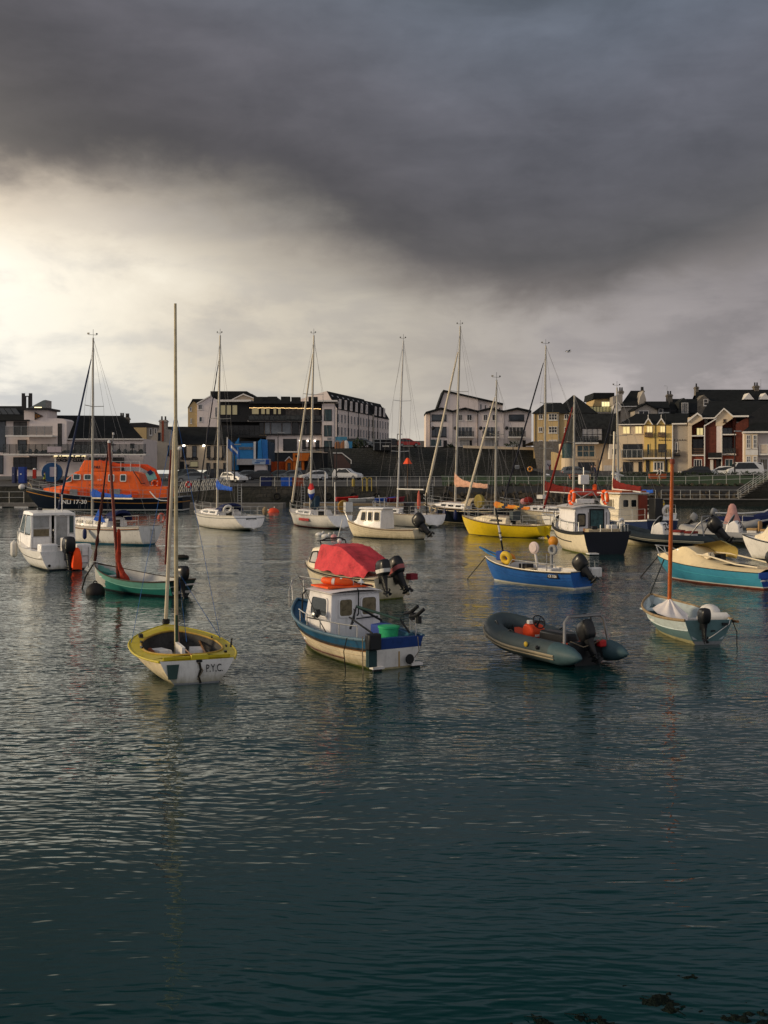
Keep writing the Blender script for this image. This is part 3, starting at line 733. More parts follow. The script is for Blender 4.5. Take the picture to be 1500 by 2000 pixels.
y15, h15 = yacht('sailing_yacht', 'pale grey racing sloop with bare white boom and open stern, behind the white cabin launch', 88, R(123), 8.2, 2.8, 776, (788, 665), mat('pale_grey_gelcoat', (.60, .57, .50), .35, var=.05, coat=.3), (.95, .95, 1.15),
      boommat=M_fend, boomz=1.9, boomlen=3.6, spread=(.34, .64), mr=.08, srake=.4, bulge=.25, tw=.85, transm=M_white, cab=(.40, .80, .36), backstay=True, mastm=mat('pale_mast', (.58, .56, .52), .5))
mb = MB(); mb.lathe([(.05, 0), (.13, .1), (.14, .6), (.1, 1.1), (.04, 1.5)], (-2.0, -.2, 1.3), mat('faded_red_buoy', (.55, .13, .09), .7), seg=10); mb.build('danbuoy', y15)
mb = MB(); mb.bx(-1.0, -.94, -.5, .5, 1.0, 1.75, M_glass); mb.build('companionway_cover', y15)
lifebuoy(y15, (-2.9, -.9, 1.3), Matrix.Rotation(R(80), 3, 'Y'), .28, .09, M_tan, name='horseshoe_buoy')
mb = MB(); mb.tube([(-3.9, .4, .75), (-3.9, .42, 2.6)], .05, M_roped, 6); mb.build('ensign_staff', y15)
M_nhull = mat('navy_gelcoat', (.005, .007, .014), .35, coat=.1)
y16, h16 = yacht('sailing_yacht', 'dark navy hulled ketch-size yacht with faded pink sail cover and thick cream furled jib', 92, R(124), 10.4, 3.2, 889, (899, 637), M_nhull, (1.25, 1.2, 1.55),
      cover=M_pink, boomz=1.75, boomlen=4.3, jib=dict(m=M_creams, r=.11, top=.90), mr=.105, spread=(.34, .63), stripe=M_cream, boot=M_cream, hood=M_tan, coverh=1.25, srake=-.2, tw=.7, cab=(.34, .80, .42), wins=3, boomup=-.15)
mb = MB(); mb.lathe([(.1, -.14), (.52, -.12), (.56, 0), (.52, .12), (.1, .14)], (-3.6, 1.05, 1.85), mat('olive_canvas', (.26, .20, .05), .8, bump=.5), 'Y', 16); mb.build('life_ring_cover', y16)
for tt in (.62, .5, .36): fender(y16, h16.sh(tt, 1, .14, -.5), M_fendb, .15, .8)
M_yel = mat('yellow_gelcoat', (.68, .48, .015), .3, var=.06, coat=.4, grime=.15)
y17, h17 = yacht('sailing_yacht', 'bright yellow hulled sloop with orange striped sail heaped on its boom', 73.3, R(133), 7.0, 2.4, 967, (970, 742), M_yel, (.80, .85, 1.25),
      cover=M_orange, stripes=[mat('orange_sailcloth', (.60, .20, .03), .8), mat('orange_sailcloth', (.60, .20, .03), .8), mat('gold_sailcloth', (.55, .30, .05), .8), mat('navy_sailcloth', (.03, .035, .05), .8)], boomz=.95, boomlen=3.0, peak=.35, coverh=.72, jib=dict(m=M_creams, r=.085, top=.92),
      stripe=None, mr=.075, spread=(.6,), rudder=M_yel, cabm=M_cream, deckm=M_cream, tw=.62, srake=.1, cab=(.36, .80, .40), wins=1, boomup=-.1, bulge=.04)
h17.rail(.022, M_rubber, y17, 'rubbing_strake', zo=-.03, off=.012)
mb = MB(); mb.bx(-1.25, -.95, -.42, .35, 1.05, 1.62, mat('grey_cloth', (.07, .085, .09), .8)); mb.build('hatch_cover', y17)
y18, h18 = yacht('sailing_yacht', 'tall cream sloop with long maroon boom cover, behind the yellow sloop', 88, R(141), 9.6, 3.2, 1063, (1066, 675), M_cream, (1.1, 1.05, 1.45),
      cover=M_maroon, boomz=1.55, boomlen=5.2, boommat=M_fend, peak=.35, jib=dict(m=M_dkjib, r=.075, top=.94), mr=.10, spread=(.36, .64), coverh=1.35, cab=(.34, .80, .42), boomup=-.25)
mb = MB(); mb.box((.8, .3, 2.2), (.5, .7, .3), M_fend); mb.ell((1.9, .5, 1.9), (.4, .3, .3), M_maroon, 10, 6); mb.ell((2.5, .2, 1.8), (.3, .3, .25), mat('pink_buoy', (.55, .25, .25), .6), 10, 6); mb.build('deck_gear', y18)
y18b, h18b = yacht('sailing_yacht', 'white sloop with maroon furled jib and wind turbine, behind the black transom boat', 78, R(126), 7.4, 2.6, 1119, (1122, 772), M_white, (.95, .95, 1.2),
      cover=M_maroon, boomz=1.6, boomlen=2.6, peak=.3, coverh=.9, jib=dict(m=M_maroon, r=.085, top=.95), mr=.085, spread=(.6,), vane=False)
mb = MB(); c0 = Vector((-2.9, -.6, 4.0)); mb.tube([(-2.9, -.6, .9), c0], .035, M_fend, 8); mb.lathe([(.02, -.1), (.09, 0), (.09, .25), (.03, .5)], c0, M_fend, 'X', 10)
tp = mb.build('wind_turbine', y18b); mb = MB()
for k in range(6):
    a = 2 * math.pi * k / 6 + .2; u = Vector((0, math.cos(a), math.sin(a))); w = Vector((.02, -math.sin(a) * .07, math.cos(a) * .07)); c = c0 + Vector((-.06, 0, 0))
    mb.add([c + u * .05 - w, c + u * .62 - w * .6, c + u * .62 + w * .6, c + u * .05 + w], [[0, 1, 2, 3]], M_fend)
mb.build('turbine_rotor', tp)
y21, h21 = yacht('sailing_yacht', 'white sloop with blue sail cover and yellow life ring on its stern rail', 86, R(122), 8.2, 2.9, 1208, (1205, 757), M_white, (1.1, 1.05, 1.3),
      cover=M_blue, boomz=1.45, boomlen=3.7, jib=dict(m=M_dkjib, r=.07, top=.93), mr=.095, spread=(.6,), coverh=.9, peak=.3, bulge=.12, tw=.85, srake=.3, boomup=.1, vane=True)
lifebuoy(y21, (-3.9, .2, 1.75), Matrix.Rotation(R(80), 3, 'Y'), .28, .10, M_yellow, name='horseshoe_buoy')
fender(y21, h21.sh(.25, 1, .12, -.5), M_black, .15, .7)
# ---------------- RNLI-type all-weather lifeboat
M_lb = mat('lifeboat_navy', (.006, .010, .022), .35, var=.1, coat=.3)
M_lo = mat('lifeboat_orange', (.78, .115, .012), .42, var=.08, coat=.2, grime=.12, streak=True)
M_lr = mat('lifeboat_red_orange', (.70, .07, .012), .45, var=.08)  # darker red-orange paint for coaming, belting and lockers
M_ly = mat('lifeboat_gold_line', (.45, .20, .03), .5)
LB = thing('lifeboat', 'large orange and navy lifeboat lying along the left quay', 'lifeboat', pos(206, 119), R(179)); LB.scale = (1, 1, .87)
h = Hull(17.2, 5.2, (1.75, 1.65, 2.95), draft=.9, tw=.86, rake=2.3, srake=.1, p=2.5, tm=.5, e=(.22, .75), nst=36)
h.shell(LB, [('abs', .12, M_anti, 3), ('abs', .26, M_fend, 1), ('top', -.62, M_lb, 8), ('top', -.53, M_ly, 1), ('top', 0, M_lb, 3)])
mb = MB(); h.strip(mb, 0, .999, 'full', 1.0, mat('lifeboat_deck', (.10, .105, .11), .8), camber=.06); mb.build('deck', LB)
h.rail(.06, M_grey, LB, off=.0, zo=.0)
def house(mb, secs, m, cuts=None):
    rows = []
    for x, z0, w0, z1, w1 in secs:
        rows.append([(x, w0, z0), (x, lerp(w0, w1, .9), lerp(z0, z1, .85)), (x, w1 * .92, lerp(z0, z1, .97)), (x, w1 * .8, z1), (x, -w1 * .8, z1), (x, -w1 * .92, lerp(z0, z1, .97)), (x, -lerp(w0, w1, .9), lerp(z0, z1, .85)), (x, -w0, z0)])
    mb.grid(rows, m, cap0=True, cap1=True)
mb = MB()
house(mb, [(-6.9, 1.6, 1.9, 2.95, 1.8), (-4.6, 1.6, 1.95, 3.05, 1.85), (-4.3, 1.6, 2.0, 3.2, 1.9), (-4.0, 1.6, 2.05, 4.5, 1.78), (-3.3, 1.6, 2.05, 4.80, 1.76), (2.4, 1.7, 2.1, 4.85, 1.76), (2.75, 1.7, 2.1, 4.72, 1.76), (3.9, 1.8, 2.02, 3.75, 1.78), (4.1, 1.9, 1.9, 3.15, 1.7), (5.0, 1.9, 1.8, 2.95, 1.6), (6.3, 2.2, 1.0, 2.75, .9)], M_lo)
cb = mb.build('wheelhouse', LB, bevel=.05)
mb = MB(); house(mb, [(-1.2, 4.84, 1.5, 5.35, 1.4), (.2, 4.84, 1.55, 6.05, 1.42), (1.9, 4.84, 1.5, 6.15, 1.35), (2.35, 4.8, 1.45, 5.2, 1.3)], M_lo); mb.build('flying_bridge', LB, bevel=.04)
mb = MB(); mb.tube([(.4, 1.2, 6.0), (-1.0, 1.3, 5.55), (-4.1, 1.3, 5.45), (-4.9, 1.2, 4.95), (-5.4, 1.1, 3.9), (-5.6, 1.1, 3.0)], .13, M_lr, 8, flat=1.6); mb.tube([(.4, -1.2, 6.0), (-1.0, -1.3, 5.55), (-4.1, -1.3, 5.45), (-4.9, -1.2, 4.95), (-5.4, -1.1, 3.9), (-5.6, -1.1, 3.0)], .13, M_lr, 8, flat=1.6); mb.build('bridge_coaming', LB)
for x in (-2.35, -1.1, 2.5, 1.35, 3.2):
    if x == 3.2: continue
    w0 = .33 if x < 0 else .42
    for sd in (1, -1):
        z0, z1 = (3.55, 4.45) if x < 0 else (3.75, 4.45); yy = lambda z: sd * (lerp(2.08, 1.77, (z - 1.6) / 3.2) + .05)
        q = [(x - w0, yy(z0), z0), (x + w0, yy(z0), z0), (x + w0, yy(z1), z1), (x - w0, yy(z1), z1)]
        pane(cb, q[::-1] if sd > 0 else q, .10, m=M_glasst, fm=M_fend, thick=.03)
for sd in (1, -1):
    q = [(3.0, sd * 1.98, 3.55), (3.8, sd * 1.96, 3.45), (3.25, sd * 1.88, 4.15), (3.0, sd * 1.86, 4.30)]
    pane(cb, q if sd < 0 else q[::-1], .06, m=M_glasst, fm=M_offw, thick=.05)
mb = MB()
for sd in (1, -1): mb.bx(2.5, 3.5, sd * 1.92, sd * 1.76, 4.42, 4.52, M_fend)
mb.build('visor', cb)
for nm, x0, x1, z in (('13-24', -.1, .1, 0),):
    pass
text('RNLI 17-30', .66, M_fend, LB, (2.75, 2.50, 1.14), (R(82), 0, R(181.5)), bold=.012, width=2.9)
text('RNLI', .42, M_lb, cb, (.6, 1.56, 5.3), (R(82), 0, R(180)), bold=.01)
mb = MB(); mb.bx(-3.9, 2.6, 2.105, 2.14, 1.72, 2.35, M_lr); mb.bx(-3.9, 2.6, -2.14, -2.105, 1.72, 2.35, M_lr); mb.build('side_belting', cb)
mb = MB(); mb.bx(-1.0, .1, -1.1, 1.1, 5.40, 5.75, M_lb); mb.build('bridge_opening', cb)
text('999', .3, M_fend, cb, (.1, 2.02, 3.75), (R(85), 0, R(180)))
text('LIFEBOATS', .32, M_lb, cb, (.2, 2.09, 3.15), (R(86), 0, R(180)), width=1.9)
mb = MB()
for k in range(5): mb.bx(.4 + k * 1.05 - 1.2, 1.2 + k * 1.05 - 1.2, 2.10, 2.16, 1.85, 2.65, M_grey if k % 2 else M_lr)
mb.bx(-2.1, -1.0, 2.08, 2.16, 1.85, 2.7, M_grey); mb.build('side_locker', LB)
mb = MB(); mb.tube([(-3.4, 2.08, 4.9), (-4.0, 2.1, 3.9), (-4.3, 2.1, 3.3), (-4.7, 2.1, 3.4)], .05, M_black, 6); mb.build('exhaust_trunk', LB)
mb = MB(); mb.box((-5.2, 1.55, 4.2), (.95, .08, .95), mat('teal_flag_cloth', (.20, .38, .36), .8), ry=R(20)); mb.box((-5.1, 1.60, 4.65), (.5, .06, .5), M_navy, ry=R(35)); mb.build('flag', LB)
lifebuoy(LB, (-5.6, 1.6, 3.35), Matrix.Rotation(R(90), 3, 'X'), .34, .09)
mb = MB(); mb.tube([(-5.2, 2.2, 2.4), (-5.9, 2.55, 1.6), (-6.4, 2.6, 1.35), (-7.2, 2.62, 1.3)], .07, M_fend, 8); mb.build('scramble_rail', LB)
mb = MB(); mb.bx(-8.5, -8.0, -2.0, 2.0, 1.72, 1.80, M_grey); mb.build('stern_platform', LB)
P_ = []
for sd in (1, -1):
    for k in range(14):
        b = h.sh(.02 + .94 * k / 13, sd, -.12); P_.append([b, b + Vector((0, 0, 1.0))])
    for zz in (.5, 1.0): P_.append([h.sh(.02 + .94 * k / 20, sd, -.12, zz) for k in range(21)])
hoop_rail(LB, P_, M_grey, .022)
for x in (-4.2, -1.0):
    P_ = [[(x, 1.45, 4.7), (x, 1.45, 5.95)] for x in (-4, -3, -2, -1)] + [[(-4, 1.45, 5.95), (-1, 1.45, 5.95)], [(-4, 1.45, 5.3), (-1, 1.45, 5.3)]]
hoop_rail(LB, P_, M_offw, .025, 'bridge_rail')
mb = MB(); mb.tube([(-.6, .3, 5.6), (-.9, .3, 9.2)], .06, M_grey, 6); mb.tube([(-.6, -.3, 5.6), (-.9, .3, 8.2)], .05, M_grey, 6); mb.box((-.9, .3, 8.0), (.35, .8, .12), M_black); mb.box((-.9, .1, 7.3), (.5, .3, .2), M_grey); mb.lathe([(.02, 0), (.12, .03), (.12, .25), (.03, .3)], (-.9, .3, 9.2), M_fend, seg=8); mb.tube([(-.9, .7, 8.0), (-.9, .75, 9.6)], .02, M_black, 5)
mb.build('radar_mast', LB)
mb = MB(); mb.ell((8.85, .1, 2.9), (.36, .34, .36), M_fend, 12, 8); mb.build('bow_fender', LB)
mb = MB(); mb.tube([(7.6, .6, 2.8), (7.9, .3, 3.3), (8.2, 0, 3.4), (8.3, -.3, 2.9)], .05, M_tan, 6); mb.tube([(5.7, .6, 2.7), (6.0, .7, 3.15), (6.8, .4, 3.2), (7.1, -.1, 2.8)], .06, M_grey, 8); mb.box((6.4, -.2, 3.0), (.7, .6, .5), M_grey); mb.build('anchor_windlass', LB)
# ---------------- yellow-decked dinghy, near left
D1 = thing('sailing_dinghy', 'open sailing dinghy with yellow deck and white transom lettered in black, nearest the camera', 'dinghy', pos(352, 24.0) , R(110)); D1.scale = (.88, 1, 1)
h = Hull(4.45, 2.10, (.49, .47, .68), draft=.16, tw=.70, rake=.5, srake=.12, p=2.9, tm=.44, e=(.38, .9), bulge=.05)
M_yd = mat('mustard_yellow_deck', (.43, .35, .014), .5, var=.12, scale=2.5, coat=.15, grime=.22)
M_dsc = mat('dinghy_sun_tinted_side', (.70, .60, .42), .5, var=.08, grime=.35, stain=True)  # warm sunlight on the white sides put into their colour
h.shell(D1, [('abs', .0, M_anti, 2), ('abs', .05, mat('dirty_waterline', (.22, .20, .12), .8, var=.4, scale=8), 1), ('top', 0, M_dsc, 8)], [('abs', .0, M_anti, 2), ('abs', .04, M_grey, 1), ('top', 0, M_white, 8)])
t0, t1 = .10, .80
def wr1(t):
    q = (t - (t0 + t1) / 2) / ((t1 - t0) / 2); return .78 * max(0.0, 1 - abs(q) ** 2.6) ** .5 + .002
mb = MB(); n = 34
h.strip(mb, 0.0, t0, 'full', 1.0, M_yd, camber=.035, n=3); h.strip(mb, t0, t1, wr1, 1.0, M_yd, camber=.06, n=n); h.strip(mb, t1, .999, 'full', 1.0, M_yd, camber=.06, n=8); mb.build('deck', D1)
M_in = mat('dinghy_dark_inside', (.045, .045, .045), .8, var=.4, grime=.4); M_coam = mat('dinghy_coaming', (.34, .22, .04), .6, var=.2)
mb = MB(); h.well(mb, t0, t1, wr1, .17, M_in, mat('dinghy_floor', (.17, .15, .12), .85, var=.35), camber=.06, n=n); mb.build('cockpit', D1)
mb = MB(); pts = [];
for i in range(n + 1):
    t = lerp(t0, t1, i / n); w = wr1(t); pts.append(Vector((h.x(t, h.zs(t)), w * h.hb(t), h.zs(t) + .06 * (1 - w * w) + .005)))
pts += [Vector((p.x, -p.y, p.z)) for p in pts[::-1]]; mb.tube(pts, .022, M_coam, 6, close=True); mb.build('coaming', D1)
h.rail(.024, M_yd, D1, zo=-.01, off=.008, stern=False)
mb = MB(); mb.bx(-2.19, -2.13, -.66, .66, .45, .56, M_yd); mb.build('transom_capping', D1)
mb = MB()
w_ = h.hb(.24) * .74; mb.box((-1.18, 0, .41), (.30, w_ * 2 * .92, .035), M_yd); mb.build('aft_thwart', D1)
w_ = h.hb(.12) * .60; mb = MB(); mb.box((-1.78, 0, .30), (.42, w_ * 2, .03), M_white); mb.build('aft_locker', D1)
mb = MB(); mb.box((.0, 0, .33), (.95, .07, .34), M_white); mb.build('centreboard_case', D1)
mb = MB(); mb.box((.1, .40, .29), (.62, .34, .24), M_offw, rz=.3, top=(.8, .8)); mb.box((.15, -.36, .28), (.7, .36, .22), M_offw, rz=-.15, top=(.8, .75)); mb.build('buoyancy_bag', D1)
mb = MB(); mb.tube([(.5, .56, .34), (.2, .62, .38), (-.1, .58, .34)], .06, mat('rust_bag', (.18, .05, .02), .8), 8); mb.box((-.35, .42, .26), (.3, .22, .16), M_black, rz=.5); mb.build('kit_bag', D1)
mb = MB(); mb.tube([(-.7, -.42, .38), (.9, -.56, .44)], .022, M_wood, 6); mb.tube([(-.85, -.52, .36), (.75, -.60, .42)], .018, M_blackp, 6); mb.build('oars', D1)
mb = MB()
for sx, sy, sg in ((.30, .80, 1), (-.55, .90, 1), (-1.0, -.82, -1), (.5, -.78, -1)): mb.box((sx, sy * .98, .565), (.16, .03, .04), M_black, rz=.1 * sg)
mb.box((-1.9, -.62, .575), (.10, .05, .04), M_black); mb.tube([(-1.2, -.86, .56), (-1.22, -.88, .74)], .02, M_black, 6); mb.box((.9, .72, .62), (.22, .08, .07), M_rubber); mb.build('deck_fittings', D1)
mb = MB(); mb.box((-2.16, -.05, .535), (.16, .36, .10), M_yd, top=(.9, .9)); mb.tube([(-2.2, .1, .575), (-1.5, .12, .60)], .016, M_wood, 6); mb.box((-2.26, -.03, .47), (.05, .12, .05), M_black); mb.build('tiller_cover', D1, bevel=.02)
mb = MB(); mb.prism([(-2.262, .36, .42), (-2.262, .60, .42), (-2.225, .57, .13), (-2.225, .40, .13)], (.02, 0, 0), mat('transom_flap', (.04, .075, .07), .5)); mb.build('transom_flap', D1)
mb = MB(); mb.tube([(-2.28, -.03, .44), (-2.27, -.06, .30), (-2.25, -.02, .16), (-2.25, -.06, .03)], .024, M_roped, 7); mb.tube([(-2.28, .0, .44), (-2.28, -.1, .28), (-2.25, 0, .1)], .014, M_rope, 6); mb.build('rudder_lashing', D1)
text('P.Y.C.', .21, M_black, D1, (-2.288, -.33, .31), (R(83), 0, R(-90.0)), bold=.0015, width=.33, depth=.003)
mp = Vector((.55, 0, .08)); tp_ = w2l(D1, at(342, 593, 24.2)); 
M_spar = mat('bleached_spar', (.40, .34, .21), .5, var=.18, scale=5)
mb = MB(); mb.tube([mp, mp.lerp(tp_, .5), tp_], [.045, .042, .028], M_spar, 10); ms = mb.build('mast', D1)
mb = MB(); mb.tube([mp + Vector((-.05, 0, .05)), mp.lerp(tp_, .13) + Vector((-.05, 0, 0))], .03, mat('dark_green_sleeve', (.02, .05, .03), .7), 8); mb.build('mast_heel', ms)
bow = Vector((2.05, .02, h.zs(1) + .05)); fs = mp.lerp(tp_, .72)
furled(D1, bow, bow.lerp(fs, .99), .042, M_creams); 
mb = MB(); k0, k1 = bow.lerp(fs, .28) + Vector((.05, .06, 0)), bow.lerp(fs, .80) + Vector((.03, .05, 0)); mb.tube([k0, k0.lerp(k1, .5), k1], [.022, .034, .015], mat('dark_red_sailcloth', (.13, .025, .02), .8), 8); mb.build('jib_sun_strip', D1)
mb = MB(); mb.lathe([(.06, 0), (.09, .02), (.09, .1), (.05, .13)], bow - Vector((.02, 0, .02)), M_black, seg=12); mb.build('furling_drum', D1)
mb = MB()
for sd in (1, -1): mb.tube([h.sh(.62, sd, -.05, .02), mp.lerp(tp_, .70)], .005, M_ropeb if sd else M_wire, 4)
mb.tube([h.sh(.62, -1, -.05, .02), mp.lerp(tp_, .25) + Vector((0, -.05, 0)), (.4, -.2, .5)], .008, M_ropeb, 5); mb.tube([mp + Vector((-.1, -.06, .2)), mp.lerp(tp_, .2)], .007, mat('pink_rope', (.4, .2, .16), .9), 5)
mb.build('rigging', D1)
rope(D1, [(2.1, 0, .6), (3.2, .6, -.1)], M_roped, .012)
# ---------------- white wheelhouse fishing boat, near centre
D2 = thing('fishing_boat', 'small fishing boat with white wheelhouse, orange ring on its roof and blue gunwale band', 'fishing boat', pos(669, 25.9), R(121))
h = Hull(4.6, 1.95, (.66, .68, 1.05), draft=.22, tw=.74, rake=.55, srake=.06, p=2.3, e=(.34, .85), bulge=.02)
M_fc = mat('fishing_boat_cream', (.70, .60, .43), .5, var=.07, grime=.4, stain=True); M_fb = mat('fishing_boat_blue', (.018, .085, .17), .5, var=.2, grime=.25)
M_fnb = mat('fishing_boat_navy', (.012, .04, .17), .5, var=.15)
h.shell(D2, [('abs', .04, M_weed, 2), ('abs', .16, M_fc, 2), ('top', -.20, M_fc, 6), ('top', 0, M_fb, 3)], [('abs', .0, M_weed, 2), ('abs', .04, M_cream, 1), ('top', -.23, M_offw, 6), ('top', 0, M_fnb, 3)],
        lines=[(-.21, .026, M_rubber, 0.0, .985), (-.25, .014, M_wood, 0, .985), (-.36, .006, M_tan, .0, .95), (-.46, .006, M_tan, .0, .95), (.14, .02, mat('brown_strake', (.10, .04, .025), .6), .22, .97)])
h.rail(.032, mat('grey_blue_gunwale', (.07, .13, .18), .5, var=.2), D2, flat=1.2)
mb = MB(); h.strip(mb, .0, .06, 'full', .97, M_fnb, zo=-.02, n=2); h.strip(mb, .06, .60, .86, .985, M_fb, zo=-.01, n=10); h.strip(mb, .60, .995, 'full', .985, M_fb, zo=-.05, camber=.04, n=12)
h.well(mb, .06, .60, .86, .16, mat('fishing_boat_inner', (.03, .13, .20), .6, var=.2), mat('fishing_boat_sole', (.16, .20, .20), .8, var=.3), zo=-.01); mb.build('deck', D2)
# wheelhouse
x0, x1, x1t, w, z0, zt = -.62, .62, .42, .665, .30, 1.50
mb = MB(); M_wh = mat('wheelhouse_white', (.72, .70, .70), .5, var=.05, grime=.3, streak=True)
def P2(x, y, z): return Vector((x, y, z))
prof = [(x0, z0), (x1 + .06, z0), (x1, .90), (x1t, zt), (x0, zt - .04)]
rowsA = [P2(x, w * lerp(1, .93, (z - z0) / (zt - z0)), z) for x, z in prof]; rowsB = [P2(p.x, -p.y, p.z) for p in rowsA]
mb.grid([rowsA, rowsB], M_wh, close=True); mb.poly(rowsA, M_wh); mb.poly(rowsB, M_wh); wh = mb.build('wheelhouse', D2, bevel=.025)
mb = MB(); mb.grid([[(x, yy * .69, z + .05 * (1 - (yy * 1.0) ** 2)) for yy in (-1, -.6, 0, .6, 1)] for x, z in ((x1t + .1, zt - .01), (-.1, zt + .005), (x0 - .06, zt - .02))], M_wh); mb.grid([[(x, yy * .69, z - .03) for yy in (-1, -.6, 0, .6, 1)] for x, z in ((x1t + .1, zt), (x0 - .06, zt - .02))], M_wh); mb.build('roof', wh)
mb = MB(); mb.bx(-.36, .46, -.575, .575, zt + .052, zt + .09, M_orange); mb.build('roof_mat', wh)
ya = lambda z: w * lerp(1, .93, (z - z0) / (zt - z0))
# aft face: door and right window; door proud of the face
xd = x0 - .012
mb = MB(); mb.bx(x0 - .014, x0 - .002, .02, .50, z0 + .06, zt - .10, M_wh); dr = mb.build('door', wh, bevel=.008)
pane(dr, [(xd - .004, .46, .92), (xd - .004, .08, .92), (xd - .004, .08, 1.36), (xd - .004, .46, 1.36)], .035, m=M_curtain, fm=M_wh, thick=.02)
mb = MB(); mb.tube([(xd - .012, .07, .86), (xd - .05, .07, .88), (xd - .05, .07, 1.08), (xd - .012, .07, 1.1)], .013, M_rubber, 6); mb.lathe([(.02, -.02), (.024, 0), (.012, .02)], (xd - .02, .10, .80), M_rubber, 'X', 8); mb.build('door_handle', dr)
pane(wh, [(x0 - .004, -.12, .92), (x0 - .004, -.55, .92), (x0 - .004, -.55, 1.38), (x0 - .004, -.12, 1.38)], .035, m=M_curtain, fm=M_wh, thick=.02)
mb = MB(); mb.tube([(x0 - .02, -.03, 1.55), (x0 - .07, -.03, 1.5), (x0 - .07, -.03, 1.0), (x0 - .02, -.03, .95)], .016, M_rubber, 7); mb.tube([(x0 - .03, .0, .88), (x0 - .05, -.1, .885), (x0 - .05, -.52, .90), (x0 - .03, -.56, .90)], .014, M_rubber, 7); mb.build('grab_rail', wh)
# port and starboard faces
for sd in (1, -1):
    q = [(-.48, sd * (ya(.92) + .004), .92), (.38, sd * (ya(.92) + .004), .92), (.30, sd * (ya(1.36) + .004), 1.36), (-.48, sd * (ya(1.36) + .004), 1.36)]
    pane(wh, q[::-1] if sd > 0 else q, .035, m=M_glass, fm=M_wh, thick=.02)
    q = [(x1 + .008, sd * .08, .95), (x1 + .008, sd * .56, .95), (x1t + .04, sd * .50, 1.40), (x1t + .04, sd * .08, 1.40)]
    pane(wh, q if sd > 0 else q[::-1], .03, m=M_glass, fm=M_wh, thick=.02)
mb = MB(); mb.tube([(-.35, w + .03, .86), (-.3, w + .05, .86), (.4, w + .05, .84), (.45, w + .03, .84)], .014, M_rubber, 7); mb.tube([(x1 - .06, w * .97, 1.45), (x1 + .04, w + .02, 1.35), (x1 + .08, w + .02, .95), (x1 + .04, w, .8)], .02, M_rubber, 7); mb.build('side_grab_rail', wh)
lifebuoy(D2, (.02, .12, zt + .17), Matrix.Rotation(R(6), 3, 'X'), .31, .075)
mb = MB(); mb.lathe([(.09, 0), (.02, .07), (.02, .09)], (-.3, -.32, zt + .14), M_fend, seg=12); mb.tube([(-.3, -.32, zt), (-.3, -.32, zt + .16)], .02, M_fend, 6); mb.tube([(.1, -.35, zt + .13), (-.62, -.45, zt + .08)], .02, M_black, 6); mb.build('navigation_light', wh)
# rails, pulpit
hoop_rail(D2, [[(2.24, .16, 1.02), (2.30, .16, 1.50), (2.25, .0, 1.60), (2.30, -.16, 1.50), (2.24, -.16, 1.02)], [(2.25, .0, 1.60), (1.2, -.3, 1.55), (.9, -.55, 1.55)], [(1.5, .62, .95), (1.5, .62, 1.35), (2.28, .15, 1.5)]], M_steel, .016, 'pulpit')
P_ = []
for tt in (.07, .20, .36, .50, .60):
    b = h.sh(tt, 1, -.05); P_.append([b, b + Vector((0, 0, .27))])
P_.append([h.sh(lerp(.07, .62, k / 8), 1, -.05, .27) for k in range(9)])
hoop_rail(D2, P_, M_steel, .014)
mb = MB()
a = h.sh(.42, 1, -.1, .05); mb.tube([a + Vector((-.4, -.05, -.1)), a + Vector((0, 0, .28)), a + Vector((.9, .1, 1.3))], [.012, .010, .005], M_black, 6); mb.box(a + Vector((-.04, 0, .30)), (.18, .10, .12), M_black, ry=.6); mb.lathe([(.02, -.05), (.06, -.03), (.06, .03), (.02, .05)], a + Vector((-.02, .06, .28)), M_steel, 'Y', 10); mb.build('fishing_rod', D2)
mb = MB()   # folding gallows over the quarter
mb.tube([(-1.35, .55, .78), (-1.0, .2, 1.2), (-1.35, -.25, .9)], .028, M_black, 7); mb.tube([(-1.0, .2, 1.2), (-1.95, -.35, .98)], .03, mat('dark_green_pole', (.02, .05, .045), .6), 7); mb.tube([(-2.2, .5, .78), (-1.5, .66, 1.05)], .02, M_black, 6); mb.tube([(-1.95, -.35, .98), (-2.1, -.5, .7)], .024, M_black, 6); mb.build('net_gallows', D2)
mb = MB()
mb.lathe([(.18, 0), (.22, .32), (.24, .33), (.24, .37), (.20, .38)], (-1.72, -.20, .46), mat('green_tub', (.03, .36, .15), .5, var=.12), seg=18); mb.build('fish_tub', D2)
mb = MB(); mb.box((-1.15, -.35, .62), (.32, .34, .35), mat('blue_crate', (.03, .07, .30), .6), rz=.3); mb.build('fish_crate', D2)
for k, (xx, yy) in enumerate(((-1.55, -.86), (-2.1, -.66))):
    mb = MB(); mb.tube([(xx, yy, .62), (xx, yy, 1.02)], .018, M_steel, 6); mb.tube([(xx + .25, yy + .02, 1.0), (xx - .02, yy, 1.06), (xx - .22, yy - .06, 1.22)], [.02, .045, .04], M_black, 8); mb.box((xx - .05, yy - .03, .98), (.12, .09, .16), M_black); mb.build('rod_holder', D2)
mb = MB(); mb.bx(-2.60, -2.40, .50, .80, .48, .82, M_black); mb.build('outboard_bracket', D2, bevel=.03)
mb = MB(); mb.bx(-2.50, -2.38, .56, .76, .12, .46, mat('dark_teal_bracket', (.02, .05, .055), .6)); mb.build('bracket_leg', D2)
mb = MB(); mb.lathe([(.10, -.02), (.11, .0), (.08, .01)], (-2.385, -.32, .19), M_black, 'X', 14); mb.build('exhaust_outlet', D2)
mb = MB()
for yy in (.46, -.50): mb = MB(); mb.box((-2.33, yy, .07), (.16, .28, .05), M_offw); mb.box((-2.33, yy, .03), (.06, .2, .08), M_black); mb.build('trim_tab', D2)
mb = MB(); mb.bx(-2.402, -2.392, -.06, -.03, .05, .38, mat('rust_stain', (.30, .19, .06), .8)); mb.build('rust_streak', D2)
